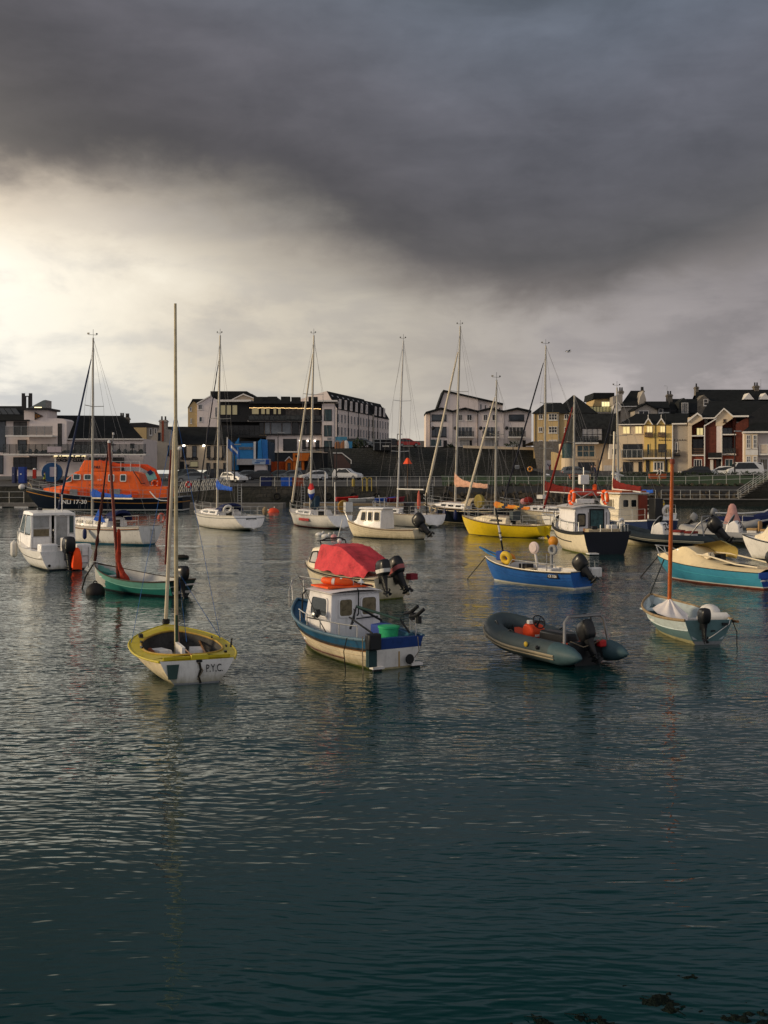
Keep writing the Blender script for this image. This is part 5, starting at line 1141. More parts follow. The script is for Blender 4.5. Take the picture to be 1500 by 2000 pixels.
M_clear = mat('pale_reflecting_glass', (.24, .25, .25), .12, var=.2, spec=.8)
mb = MB()
for y in (.93, .12, -.08, -.66, -.93): mb.bx(xa - .02, xa + .03, y - .035, y + .035, .85, 2.28, M_white)
mb.bx(xa - .02, xa + .03, .12, .93, .85, 1.32, M_white); mb.bx(xa - .02, xa + .03, -.93, -.66, .85, 1.42, M_white); mb.build('aft_bulkhead', cb)
for y0, y1, z0, z1, m in ((.16, .90, 1.70, 2.24, M_clear), (.16, .90, 1.34, 1.68, M_curtain), (-.90, -.69, 1.44, 2.24, M_glasst), (-.62, -.11, .9, 2.24, M_clear)):
    pane(cb, [(xa - .02, y1, z0), (xa - .02, y0, z0), (xa - .02, y0, z1), (xa - .02, y1, z1)], .02, m=m, fm=M_white, thick=.01, round_=False)
mb = MB(); mb.bx(-2.9, -2.3, .35, 1.08, .5, 1.12, M_white); mb.bx(-2.9, -2.3, -1.08, -.42, .5, 1.08, M_white); mb.build('stern_seat', D9, bevel=.06)
mb = MB(); mb.box((-1.5, -.4, .95), (.4, .45, .7), M_offw); mb.build('helm_seat', D9, bevel=.05)
outboard(D9, (-3.02, .02, .66), 1.15, .0)
mb = MB(); rows = [[(-3.36 + (a_ + .02) * math.cos(k * math.pi / 5) * 1.1, -.28 + b_ * math.sin(k * math.pi / 5) + .05 * math.sin(k * 2), z + .04 * math.sin(k * 1.7)) for k in range(10)] for z, a_, b_ in ((.05, .20, .25), (.3, .25, .27), (.6, .24, .22), (.86, .16, .16), (.95, .04, .05))]
mb.grid(rows, mat('fluorescent_orange_cloth', (.95, .08, .01), .7, var=.12, bump=.5, emit=None), close=True, cap1=True); mb.build('propeller_cover', D9)
hoop_rail(D9, [[(-2.98, -.62, .1), (-2.98, -.62, .95)], [(-2.98, -.92, .1), (-2.98, -.92, .95)], [(-2.98, -.62, .3), (-2.98, -.92, .3)], [(-2.98, -.62, .6), (-2.98, -.92, .6)]], M_steel, .02, 'boarding_ladder')
hoop_rail(D9, [[h.sh(.5, sd, -.05), h.sh(.52, sd, -.05, .5), h.sh(.75, sd, -.05, .55), h.sh(.9, sd, -.03, .55), Vector((3.05, 0, 1.85))] for sd in (1, -1)] + [[h.sh(tt, sd, -.05), h.sh(tt, sd, -.05, .54)] for sd in (1, -1) for tt in (.65, .8, .92)], M_steel, .018, 'pulpit')
for tt in (.92, .72): fender(D9, h.sh(tt, 1, .14, -.35), M_grey if tt > .8 else M_fend, .15, .75)
mb = MB()
for x, y, hgt in ((-.5, -.2, 2.4), (-.5, -.5, .8)): mb = MB(); mb.tube([(x, y, 2.36), (x, y, 2.36 + hgt)], .022, M_fend, 6); mb.build('aerial', D9)
mb = MB(); mb.box((.2, .3, 2.5), (.2, .2, .12), M_black); mb.build('roof_hatch', D9)
mb = MB(); mb.lathe([(.06, -.01), (.06, .01)], (-2.99, .75, .22), M_black, 'X', 10); mb.build('drain_outlet', D9); mb = MB(); mb.lathe([(.06, -.01), (.06, .01)], (-2.99, -.45, .22), M_black, 'X', 10); mb.build('drain_outlet', D9)
# ---------------- cream cabin launch
D14 = thing('cabin_launch', 'cream clinker cabin launch with rounded wheelhouse and tilted black outboard, mid harbour', 'motor launch', pos(748, 70.5), R(146))
h = Hull(5.5, 2.0, (.66, .66, 1.08), draft=.2, tw=.82, rake=.6, srake=.05, p=2.3, e=(.32, .85))
h.shell(D14, [('abs', .06, M_anti, 2), ('top', 0, M_cream, 8)], lines=[(-.05, .03, mat('brown_rub_rail', (.16, .10, .06), .6), 0, .985), (-.2, .008, M_tan, 0, .96), (-.34, .008, M_tan, 0, .96), (-.46, .008, M_tan, 0, .96)])
mb = MB(); h.strip(mb, .0, .45, .86, .99, M_cream, n=8); h.strip(mb, .45, .995, 'full', .99, M_cream, camber=.05); h.well(mb, .02, .45, .86, .3, M_cream, M_deckw, n=8); mb.build('deck', D14)
mb = MB(); house(mb, [(-.35, .6, .78, 1.84, .68), (.9, .65, .76, 1.88, .66), (1.35, .7, .68, 1.78, .58), (1.75, .75, .52, 1.15, .45), (2.1, .8, .3, 1.02, .22)], M_white); cb = mb.build('wheelhouse', D14, bevel=.04)
mb = MB(); house(mb, [(-.5, 1.84, .75, 1.92, .72), (1.4, 1.82, .68, 1.94, .6)], M_white); mb.build('roof', cb, bevel=.03)
for sd in (1, -1):
    for x0_, x1_, m in ((-.25, .18, M_glass), (.32, .66, M_glass), (.8, 1.22, M_glass)):
        f = lambda z: sd * (lerp(.78, .68, (z - .6) / 1.24) + .004)
        q = [(x0_, f(1.08), 1.08), (x1_, f(1.08), 1.08), (x1_ - (.1 if x1_ > 1 else 0), f(1.68), 1.68), (x0_, f(1.68), 1.68)]
        pane(cb, q if sd < 0 else q[::-1], .04, m=m, fm=M_cream, thick=.02)
pane(cb, [(1.70, -.42, 1.22), (1.70, .42, 1.22), (1.40, .50, 1.70), (1.40, -.50, 1.70)], .05, m=M_curtain, fm=M_cream, thick=.03)
hoop_rail(D14, [[(2.6, .1, 1.05), (2.95, 0, 1.6), (2.6, -.1, 1.05)]], M_steel, .022, 'bow_rail')
for q in ([(.0, .3, 1.9), (.05, .3, 2.4), (.1, .32, 2.7)], [(.1, -.3, 1.9), (.1, -.3, 2.5)], [(.5, .3, 1.9), (.55, .35, 2.3)]): hoop_rail(D14, [q], M_steel, .022, 'aerial')
outboard(D14, (-2.8, .1, .66), 1.25, .75)
mb = MB(); mb.box((-2.82, -.5, .58), (.2, .5, .36), M_fend); mb.build('stern_pod', D14, bevel=.04)
rope(D14, [(3.1, .05, 1.1), (3.25, .35, -.1)], M_fend, .03)
# ---------------- black transom fishing boat
D19 = thing('fishing_boat', 'white wheelhouse fishing boat with wide black transom and two orange rings on its roof', 'fishing boat', pos(1136, 60.0), R(101))
h = Hull(7.0, 2.75, (1.15, 1.1, 1.7), draft=.5, tw=.90, rake=.8, srake=.05, p=2.4, e=(.24, .8), bulge=.03)
h.shell(D19, [('abs', .05, M_weed, 2), ('top', 0, M_cream, 8)], [('abs', .05, M_anti, 2), ('top', 0, M_nhull, 6)], lines=[(-.08, .05, M_rubber, 0, .985), (-.5, .03, M_rubber, .25, .8)])
mb = MB(); h.strip(mb, 0, .995, 'full', .96, M_deckw, zo=-.25, camber=.05); mb.build('deck', D19); h.rail(.045, M_rubber, D19)
mb = MB(); house(mb, [(-1.5, .85, 1.0, 2.32, .96), (-.4, .85, 1.02, 2.36, .96), (.9, .9, .98, 2.36, .88), (1.25, .95, .9, 1.8, .75)], M_wh); cb = mb.build('wheelhouse', D19, bevel=.03)
mb = MB(); mb.grid([[(x, y, 2.46 - .16 * (y / 1.15) ** 2) for y in [-1.15 + .23 * k for k in range(11)]] for x in (-1.75, 1.1)], M_offw); mb.grid([[(x, y, 2.39 - .16 * (y / 1.15) ** 2) for y in [-1.15 + .23 * k for k in range(11)]] for x in (-1.75, 1.1)], M_offw); mb.grid([[(-1.75, -1.15 + .23 * k, z - .16 * ((-1.15 + .23 * k) / 1.15) ** 2) for k in range(11)] for z in (2.39, 2.46)], M_offw); mb.build('roof', cb)
pane(cb, [(-1.515, .82, 1.32), (-1.515, .36, 1.32), (-1.515, .36, 2.0), (-1.515, .82, 2.0)], .07, m=M_curtain, fm=M_black, thick=.02)
mb = MB(); mb.bx(-1.53, -1.50, -.66, .16, .92, 2.24, M_black); dr = mb.build('doorway', cb)
pane(dr, [(-1.535, .10, 1.0), (-1.535, -.60, 1.0), (-1.535, -.60, 2.18), (-1.535, .10, 2.18)], .02, m=mat('teal_interior', (.03, .075, .08), .4, var=.5, scale=4), thick=.006, round_=False)  # flat mottled teal pane fills the doorway
mb = MB()
for y in (.93, .24, -.76, -.95): mb = MB(); mb.tube([(-1.56, y, 1.1), (-1.60, y, 1.2), (-1.60, y, 1.95), (-1.56, y, 2.05)], .02, M_black, 6); mb.build('grab_rail', cb)
mb = MB(); mb.bx(-2.3, -1.9, .20, .65, .85, 1.25, M_wood); mb.build('fish_box', D19); mb = MB(); mb.box((-2.9, .0, 1.15), (.5, 1.7, .25), M_tan); mb.box((-2.9, -.5, 1.35), (.35, .5, .25), M_offw); mb.box((-3.0, .5, 1.32), (.3, .3, .2), M_black); mb.build('net_heap', D19, bevel=.04)
hoop_rail(D19, [[(-3.4, y, 1.1), (-3.4, y, 1.5)] for y in (-1.15, -1.0, -.8, -.3, .3)] + [[(-3.4, -1.2, 1.5), (-3.4, -.8, 1.5)]] + [[h.sh(tt, sd, -.06, 0), h.sh(tt, sd, -.06, .5)] for tt in (.1, .2, .3, .45, .6, .75, .9) for sd in (1, -1)] + [[h.sh(lerp(.1, .98, k / 8), sd, -.06, .5) for k in range(9)] for sd in (1, -1)], M_steel, .025)
for y, tl in ((.92, 14), (-.92, -14)):
    lifebuoy(D19, (-1.0, y, 2.82), Matrix.Rotation(R(90 + tl * .4), 3, 'X') @ Matrix.Rotation(R(0), 3, 'Y'), .33, .085)
hoop_rail(D19, [[(-.4, 1.0, 2.3), (-.3, .5, 3.1), (-.3, -.5, 3.1), (-.4, -1.0, 2.3)], [(-.3, .5, 3.1), (.3, -.6, 2.4)], [(-.3, -.5, 3.1), (.3, .6, 2.4)], [(-.9, .62, 2.4), (-.9, -.62, 2.4)], [(-.3, 0, 3.1), (-.3, 0, 4.4)]], M_steel, .03, 'gantry')
mb = MB(); mb.box((-.8, .15, 2.62), (.3, 1.0, .22), M_fend); mb.build('liferaft_case', D19, bevel=.03); mb = MB(); mb.box((-.3, .0, 3.75), (.35, .5, .5), M_fend); mb.build('radar', D19, bevel=.03); mb = MB(); mb.lathe([(.05, 0), (.12, .05), (.12, .3), (.04, .36)], (-.3, -.62, 3.15), M_orange, seg=8); mb.build('deck_light', D19)
mb = MB(); mb.box((-3.7, .85, .08), (.5, .5, .06), M_offw); mb.build('swim_platform', D19)
# ---------------- dark blue hulled motor sailer with red trimmed wheelhouse
D20 = thing('fishing_boat', 'dark blue motor sailer with cream wheelhouse trimmed in red-brown, maroon boom cover', 'fishing boat', pos(1206, 72), R(112))
h = Hull(9.5, 3.2, (1.25, 1.15, 1.8), draft=.6, tw=.7, rake=1.0, p=2.2, e=(.28, .8))
h.shell(D20, [('abs', .18, mat('dull_red_bottom', (.22, .04, .03), .7, var=.2), 2), ('top', 0, mat('navy_blue_paint', (.012, .025, .075), .45, var=.15), 7)]); h.rail(.05, M_offw, D20)
mb = MB(); h.strip(mb, 0, .995, 'full', .97, M_deckw, zo=-.1, camber=.05); mb.build('deck', D20)
M_rbn = mat('red_brown_paint', (.20, .035, .018), .5, var=.15)
mb = MB(); house(mb, [(-1.6, 1.0, 1.0, 2.75, .95), (.4, 1.05, 1.0, 2.8, .92), (.7, 1.05, .95, 2.5, .85)], M_cream); cb = mb.build('wheelhouse', D20, bevel=.03)
mb = MB(); mb.bx(-1.75, -1.6, -1.05, -.45, .95, 2.7, M_rbn); mb.bx(-1.9, .7, -1.08, 1.08, 2.78, 2.86, M_offw); mb.bx(-1.85, .5, -.9, .9, 2.86, 2.98, mat('dull_orange_paint', (.35, .10, .04), .6)); mb.build('wheelhouse_trim', cb)
for y in (.72, .12): pane(cb, [(-1.615, y, 1.9), (-1.615, y - .48, 1.9), (-1.615, y - .48, 2.45), (-1.615, y, 2.45)], .05, m=M_glass, fm=M_cream, thick=.02)
pane(cb, [(-1.0, 1.0, 1.9), (-.3, 1.0, 1.9), (-.3, .98, 2.45), (-1.0, .98, 2.45)][::-1], .05, m=M_curtain, fm=M_cream, thick=.02)
mp = Vector((-1.9, -.3, 1.1)); tp_ = w2l(D20, at(1200, 843, 72)); mp = w2l(D20, Vector((pos(1196, 72).x, 72, 1.1)))
mb = MB(); mb.tube([mp, tp_], [.085, .07], M_alu, 8); mb.build('mast', D20); sailpack(D20, mp + Vector((-.1, 0, 2.0)), mp + Vector((-2.7, -.3, 1.85)), 1.15, M_maroon, peak=.3)
mb = MB(); mb.tube([mp + Vector((-.1, 0, 1.95)), mp + Vector((-2.7, -.3, 1.8))], .05, M_fend, 7); mb.build('boom', D20)
mb = MB(); mb.bx(-3.2, -2.5, -1.2, -.6, 1.2, 2.5, M_black); mb.build('engine_casing', D20, bevel=.04)
lifebuoy(D20, (-3.2, -1.45, 1.75), Matrix.Rotation(R(80), 3, 'Y'), .27, .10, M_fend)
stanchions(h, .02, .9, 9, .7, D20, r=.016)
# ---------------- RIBs on the right
def rib(label, px, d, rz, L, w, r, m, cone, hull_m, console_m, seat_m, engine=None, frame=None, rub=None, group=None, bow=.5, name='inflatable_boat', legm=None):
    o = thing(name, label, 'inflatable boat', pos(px, d), R(rz), group)
    tb, rs = ribtube(o, L, w, r, .42, bow, m, cone, rub=rub)
    hh = Hull(L * .95, w * 1.9, (.34, .34, .75), draft=.3, tw=.92, rake=.9, e=(.6, .9)); hh.shell(o, [('top', 0, hull_m, 6)])
    mb = MB(); hh.strip(mb, 0, .97, 'full', .97, M_deckw, zo=-.02, n=12); mb.build('floor', o)
    if console_m:
        mb = MB(); mb.prism([(.85, -.45, .3), (-.10, -.45, .3), (-.02, -.45, 1.1), (.25, -.45, 1.36), (.7, -.45, 1.12)], (0, .90, 0), console_m); cs = mb.build('console', o, bevel=.07)
        mb = MB(); rows = [[(.62 - .28 * math.sin(a) * k, .46 * math.cos(a), 1.12 + .56 * math.sin(a) * k) for a in [math.pi * j / 10 for j in range(11)]] for k in (.0, 1.0)]; mb.grid(rows, M_glass); mb.tube(rows[1], .022, M_steel, 6); mb.build('windscreen', cs)
        mb = MB()
        for yy, zz, sx in ((-.25, 1.2, .14), (.05, 1.22, .16), (.26, 1.2, .1), (-.1, .96, .24), (.22, .94, .14)): mb.box((.0 + max(0, zz - 1.1) * 1.05 - .05, yy, zz), (.03, sx, .09), M_black, ry=R(-30))
        mb.torus((-.14, .14, 1.05), .19, .018, M_black, Matrix.Rotation(R(-55), 3, 'Y'), 18, 6); mb.build('instrument_panel', cs)
    if seat_m:
        mb = MB(); mb.box((-.7, 0, .55), (.55, .6, .5), M_offw); mb.box((-.7, 0, .86), (.6, .62, .14), seat_m); mb.box((-1.45, 0, .55), (.5, .7, .45), M_offw); mb.box((-1.45, 0, .82), (.55, .72, .14), seat_m); mb.build('seat', o, bevel=.04)
    if frame:
        x = -L / 2 + .95
        hoop_rail(o, [[(x - .25, w * .9, .6), (x, w * .75, 1.45), (x + .05, w * .5, 1.72), (x + .05, -w * .5, 1.72), (x, -w * .75, 1.45), (x - .25, -w * .9, .6)], [(x + .6, w * .9, .65), (x + .25, w * .75, 1.2), (x, w * .75, 1.45)], [(x + .6, -w * .9, .65), (x + .25, -w * .75, 1.2), (x, -w * .75, 1.45)]], frame, .04, 'roll_bar')
    if engine: outboard(o, (-L / 2 + .35, 0, .75), engine[0], engine[1], stripe=engine[2], cowl=engine[3] if len(engine) > 3 else None)
    return o
M_rk = mat('charcoal_hypalon', (.028, .040, .046), .55, var=.15, grime=.15)
M_rg = mat('light_grey_hypalon', (.34, .33, .31), .55, var=.1, grime=.3)
D22 = rib('charcoal rigid inflatable with white console, red seats and large black outboard, behind the turquoise speedboat', 1302, 63, 140, 6.6, .92, .28, M_rk, M_rk, M_cream, M_white, mat('red_vinyl', (.20, .02, .015), .5), engine=(1.25, .80, None), frame=mat('tarnished_steel', (.20, .20, .20), .4, .6), rub=mat('yellow_white_strake', (.5, .45, .3), .6), bow=.6)
lifebuoy(D22, (2.6, .5, 1.25), Matrix.Rotation(R(70), 3, 'Y'), .22, .09, M_fend)
D24 = rib('pale grey rigid inflatable with tan seats and white console, behind the charcoal one', 1446, 65, 150, 6.8, .95, .28, M_rg, M_rk, M_cream, M_white, mat('tan_vinyl', (.36, .23, .10), .6), engine=(1.2, .2, None), frame=M_offw, rub=M_rk, bow=.4)
mb = MB(); mb.box((-1.1, .0, 1.05), (.12, .7, .6), mat('tan_vinyl', (.36, .23, .10), .6)); mb.box((-1.75, 0, 1.05), (.12, .7, .6), mat('tan_vinyl', (.36, .23, .10), .6)); mb.build('seat_back', D24, bevel=.05)
D23 = rib('small pale inflatable with pink covered console and raised outboard at its left end', 1412, 76, -22, 4.6, .72, .25, M_rg, M_rg, M_offw, None, None, engine=(.78, .7, None, M_grey), bow=.35)
mb = MB(); rows = [[(.6 + a_ * math.cos(k * math.pi / 6) * (1 + .1 * math.sin(k * 3)), b_ * math.sin(k * math.pi / 6), z) for k in range(12)] for z, a_, b_ in ((.5, .60, .55), (.9, .52, .48), (1.4, .34, .34), (1.85, .24, .2), (2.0, .1, .08))]
mb.grid(rows, mat('dusty_pink_cover', (.46, .25, .22), .8, var=.15, bump=.5, bscale=5), close=True, cap1=True); mb.build('console_cover', D23)
hoop_rail(D23, [[(-1.5, -.6, .65), (-.8, -.6, 1.1), (.3, -.65, .75)], [(1.3, -.5, .7), (1.3, -.5, 1.2), (2.0, -.4, 1.2)]], M_steel, .03, 'grab_rail')
D25 = rib('navy inflatable tender with white side rail, below the harbour stairs', 1452, 86, 8, 5.4, .8, .3, M_navy, M_navy, M_anti, None, None, engine=(.8, .5, None, M_grey), rub=M_fend, bow=.55)
mb = MB(); mb.tube([(-2.6, -.8, 1.05), (-.5, -.95, 1.0), (1.2, -.9, 1.1), (2.9, -.3, 1.75)], .06, M_fend, 7); mb.build('side_rail', D25)
D26 = thing('cabin_cruiser', 'white cabin boat cut off by the right edge, behind the turquoise speedboat stern', 'motor cruiser', pos(1546, 52.5), R(138))
h = Hull(4.8, 2.0, (.75, .78, 1.15), draft=.2, tw=.85, rake=.6, p=2.4, e=(.3, .8)); h.shell(D26, [('abs', .06, M_anti, 2), ('top', 0, M_white, 5)]); h.rail(.03, M_rubber, D26)
mb = MB(); h.strip(mb, 0, .995, 'full', .98, M_white, camber=.05); mb.build('deck', D26)
mb = MB(); house(mb, [(-.6, .8, .75, 2.0, .65), (.6, .85, .72, 2.05, .6), (1.2, .9, .55, 1.3, .45), (1.7, .95, .3, 1.15, .2)], M_cream); cb = mb.build('cabin', D26, bevel=.05)
for sd in (1, -1):
    q = [(-.3, sd * .735, 1.3), (.6, sd * .69, 1.3), (.45, sd * .63, 1.85), (-.3, sd * .665, 1.85)]; pane(cb, q if sd < 0 else q[::-1], .07, m=M_curtain, fm=M_cream, thick=.03)
mb = MB(); mb.box((-.2, 0, 2.2), (1.5, .35, .18), M_fend); mb.build('roof_raft', cb, bevel=.06)
# ---------------- small tenders on the pontoon under the quay
pn = MB(); pn.bx(-9, 7, -1.6, 1.6, -.2, .55, M_grey); pn.bx(-9, 7, -1.65, -1.6, .2, .5, M_woodp); tag(pn.build('floating_pontoon', None, pos(745, 131)), 'low grey floating pontoon under the middle of the quay wall', 'pontoon')
for px, lab, m, rz, L_, z_ in ((678, 'upturned red tender at the left end of the floating pontoon', mat('bright_red_paint', (.50, .02, .015), .5), 10, 2.6, .75), (706, 'white tender lying on the floating pontoon beside the red one', M_offw, 5, 3.0, .62), (730, 'grey tender lying on the floating pontoon beside the blue one', M_rg, -8, 2.8, .62), (752, 'blue tender on the floating pontoon between a grey and a red one', M_blue, 12, 2.5, .64), (772, 'dull red tender at the right end of the floating pontoon', mat('dull_red_paint', (.2, .02, .03), .6), 0, 2.2, .68)):
    o = thing('tender', lab, 'tender', (pos(px, 130).x, 130, z_), R(rz), 'tenders on the pontoon'); h = Hull(L_, 1.2, (.4, .4, .55), draft=.08, tw=.8, rake=.2, e=(.4, .8)); h.shell(o, [('top', 0, m, 5)])
    mb = MB(); h.well(mb, .02, .96, .9, .05, m, M_grey, n=10); mb.build('inside', o); h.rail(.05, m, o)
# ---------------- buoys, gulls
mb = MB(); mb.ell((0, 0, -.05), (.62, .5, .5), mat('orange_red_buoy', (.60, .06, .02), .5), 16, 10); bo = mb.build('mooring_buoy', None, at(534, 999, 115) * 1)
bo.location.z = 0; tag(bo, 'large orange mooring buoy floating right of the sloop with navy hood', 'buoy'); mb = MB(); mb.ell((-.5, -.1, .15), (.24, .18, .16), M_cream, 10, 6); mb.tube([(.1, 0, .4), (.1, 0, .58)], .06, M_steel, 6); mb.build('buoy_fitting', bo)
for px, py, lab in ((624, 1046, 'small white float left of the pair of floats before the cream launch'), (636, 1049, 'small white float nearest the cream launch, beside the pink one')):
    d_ = F * CH / (py - HZ); mb = MB(); mb.ell((0, 0, .05), (.28, .2, .16), M_fend, 10, 6); mb.ell((.24, 0, .2), (.1, .08, .09), M_fend, 8, 5); tag(mb.build('marker_float', None, pos(px, d_)), lab, 'float', 'small floats')
mb = MB(); mb.ell((0, 0, .08), (.2, .2, .2), mat('pink_buoy', (.55, .25, .25), .6), 10, 6); mb.tube([(0, 0, .2), (0, 0, .42)], .03, M_offw, 5); tag(mb.build('marker_float', None, pos(652, F * CH / (1052 - HZ))), 'small pink float on the water near the cream launch bow', 'float', 'small floats')
mb = MB(); mb.ell((0, 0, .04), (.34, .2, .14), M_roped, 12, 6); tag(mb.build('marker_float', None, pos(356, F * CH / (1090 - HZ))), 'small dark float low in the water right of the teal dinghy', 'float', 'small floats')
g_ = thing('gull', 'gull flying in the sky above the rooftops, right of the tallest masts', 'gull', at(1110, 687, 120), .3)
mb = MB(); mb.ell((0, 0, 0), (.26, .08, .08), M_fend, 10, 6); mb.ell((.26, 0, .04), (.08, .05, .05), M_fend, 8, 5); mb.build('body', g_)
for sd in (1, -1):
    mb = MB(); mb.grid([[(.1, sd * .05, .04), (-.1, sd * .05, .04)], [(.14, sd * .35, .18), (-.06, sd * .35, .18)], [(.0, sd * .75, .08), (-.05, sd * .72, .08)]], M_grey); mb.build('wing', g_)
# ================================================================ TOWN
M_ren = mat('pink_white_render', (.68, .60, .565), .85, var=.06, scale=.5, grime=.22, streak=True)
M_renc = mat('cream_render', (.58, .47, .33), .85, var=.06, scale=.5, grime=.2, streak=True)
M_reny = mat('yellow_render', (.62, .44, .15), .85, var=.06, scale=.5, grime=.15, streak=True)
M_rent = mat('tan_render', (.46, .34, .17), .85, var=.07, scale=.5, grime=.2, streak=True)
M_reng = mat('grey_render', (.32, .29, .25), .85, var=.08, scale=.5, grime=.3, streak=True)
M_slate = mat('dark_slate_roof', (.012, .0135, .014), .8, var=.3, scale=1.5, spec=.12)
M_slate2 = mat('weathered_slate', (.022, .024, .024), .8, var=.35, scale=2, spec=.12)
M_brick = mat('red_brown_brick', (.105, .030, .020), .85, var=.25, scale=4)
M_brickr = mat('orange_red_brick', (.22, .055, .03), .85, var=.2, scale=4)
M_wood2 = mat('brown_timber', (.11, .07, .045), .8, var=.2)
M_trimw = mat('white_trim', (.66, .63, .58), .6, var=.06)
M_trimd = mat('dark_trim', (.02, .02, .022), .6)
M_winfr = mat('white_window_frame', (.60, .58, .55), .5)
M_town = mat('town_glass', (.010, .013, .016), .14, var=.4, scale=1.2, spec=.35)
M_town2 = mat('blue_reflecting_glass', (.03, .042, .055), .10, var=.35, scale=.8, spec=.5)
M_blind = mat('pale_blind_glass', (.36, .35, .34), .3, var=.25, scale=2)
M_lit = mat('lit_warm_window', (.5, .4, .2), .5, emit=(1.0, .80, .36), estr=.62)
M_lit2 = mat('dim_lit_window', (.2, .17, .10), .4, emit=(.8, .68, .38), estr=.16)
M_darkw = mat('dark_cladding', (.013, .014, .016), .6, var=.25)
M_stone = mat('grey_stone', (.13, .115, .095), .9, var=.35, scale=3, bump=.8, bscale=5)
M_conc = mat('harbour_concrete', (.17, .16, .145), .9, var=.2, scale=1.5, grime=.4, streak=True)
M_rail = mat('galvanised_rail', (.40, .40, .38), .5, .3, var=.15)
M_tarm = mat('asphalt', (.055, .055, .055), .9, var=.25, scale=1)
def wallmat(name, c1, c2, mort, sx, sy, rough=.95):
    m = bpy.data.materials.new(name); m.use_nodes = True; t = NT(m.node_tree); b = m.node_tree.nodes['Principled BSDF']
    g = t.new('ShaderNodeTexCoord').outputs['Object']; x, y, z = t.sep(g); v = t.comb(t.math('ADD', x, y), z, 0.0)
    v = t.vmath('ADD', v, t.vmath('SCALE', t.noise(v, .9, 2, .5, out='Color'), .5))
    br = t.new('ShaderNodeTexBrick'); t.put(br.inputs['Vector'], v); br.inputs['Color1'].default_value = (*c1, 1); br.inputs['Color2'].default_value = (*c2, 1); br.inputs['Mortar'].default_value = (*mort, 1)
    br.inputs['Scale'].default_value = 1; br.inputs['Brick Width'].default_value = sx; br.inputs['Row Height'].default_value = sy; br.inputs['Mortar Size'].default_value = .03
    n = t.noise(g, .35, 5, .65); c = t.mix(t.smooth(n, .35, .7), br.outputs[0], (c1[0] * .45, c1[1] * .5, c1[2] * .45))
    wet = t.smooth(z, 1.5, .2); c = t.mix(t.math('MULTIPLY', wet, .6), c, (.012, .014, .009))
    t.put(b.inputs['Base Color'], c); b.inputs['Roughness'].default_value = rough
    bn = t.new('ShaderNodeBump'); bn.inputs['Distance'].default_value = .15; t.put(bn.inputs['Height'], t.math('ADD', br.outputs[1], t.noise(g, 2.5, 4, .6))); t.l.new(bn.outputs[0], b.inputs['Normal'])
    MATS[name] = m; return m
M_quay = wallmat('wet_quay_stone', (.062, .056, .046), (.034, .032, .028), (.014, .013, .012), 1.3, .55)
M_bank = wallmat('dark_retaining_masonry', (.050, .052, .048), (.034, .036, .036), (.020, .020, .020), 1.1, .35)
def gmat(name, c1, c2, sc):
    m = bpy.data.materials.new(name); m.use_nodes = True; t = NT(m.node_tree); b = m.node_tree.nodes['Principled BSDF']; g = t.new('ShaderNodeTexCoord').outputs['Object']
    n = t.math('MULTIPLY_ADD', t.noise(g, sc, 5, .7), .6, t.math('MULTIPLY', t.noise(g, sc * 9, 3, .7), .4)); t.put(b.inputs['Base Color'], t.ramp(n, [(.35, c1), (.65, c2)])); b.inputs['Roughness'].default_value = .95
    bn = t.new('ShaderNodeBump'); bn.inputs['Distance'].default_value = .1; t.put(bn.inputs['Height'], t.noise(g, sc * 12, 3, .7)); t.l.new(bn.outputs[0], b.inputs['Normal']); MATS[name] = m; return m
M_grass = gmat('grass_bank', (.014, .030, .012), (.030, .056, .020), .5)
M_rock = gmat('weedy_rock', (.018, .017, .013), (.075, .055, .030), .8)
M_hedge = gmat('dark_hedge_leaf', (.010, .022, .010), (.035, .055, .018), 1.5)
def Z(py, d): return CH - (py - HZ) / F * d
def Xp(px, d): return (px - CX) / F * d
# ---------------------------------------------------------------- ground, quay, banks
mb = MB(); mb.bx(-90, 90, 140, 152, -2, 2.3, M_tarm); struct(mb.build('quay_ground'))
mb = MB(); mb.grid([[(x, y, z) for x in (-95, -40, 0, 22)] for y, z in ((152, 2.304), (165, 2.75), (205, 3.1), (330, 3.4))], M_tarm); struct(mb.build('car_park'))
mb = MB(); mb.grid([[(x, 143.2 + (k * 1.0), 2.31 + [0, .02, .35, .8, 1.15, 1.3][k] + .05 * math.sin(x * 1.3 + k)) for x in np.linspace(7.5, 62, 60)] for k in range(6)], M_grass); struct(mb.build('grass_bank'))
mb = MB(); mb.grid([[(x, y, z) for x in (22, 45, 75)] for y, z in ((148.2, 3.5), (150, 3.75), (157, 4.0), (175, 4.6), (330, 5))], M_tarm); struct(mb.build('upper_road'))
def hillz(x, y): return 8.5 + .006 * (y - 196) + (0 if y > 196 else 0)
mb = MB(); mb.grid([[(x, y, z) for x in np.linspace(-14, 95, 30)] for y, z in ((196.5, 8.4), (215, 8.7), (330, 9.8), (420, 6))], gmat('hill_ground', (.03, .04, .02), (.06, .06, .04), .2)); struct(mb.build('hill'))
mb = MB(); mb.grid([[(x, y, z) for x in np.linspace(24, 95, 12)] for y, z in ((176, 4.0), (182, 9.0), (197, 8.6))], M_stone); struct(mb.build('hill_slope'))
def quaywall(name, label, x0, x1, m, y=139.95, top=2.28):
    mb = MB(); n = int((x1 - x0) / .8); rn = random.Random(3)
    rows = [[(lerp(x0, x1, i / n), y - .25 * (1 - k / 8) - rn.uniform(0, .09), lerp(-1.5, top, k / 8)) for i in range(n + 1)] for k in range(9)]
    mb.grid(rows, m); mb.grid([[(x0, y - .12, top + .005), (x1, y - .12, top + .005)], [(x0, y + .5, top + .005), (x1, y + .5, top + .005)]], M_conc)
    return tag(mb.build(name), label, 'quay wall')
quaywall('quay_wall', 'dark wet stone quay wall running from the left edge to mid harbour', -90, 8, M_quay)
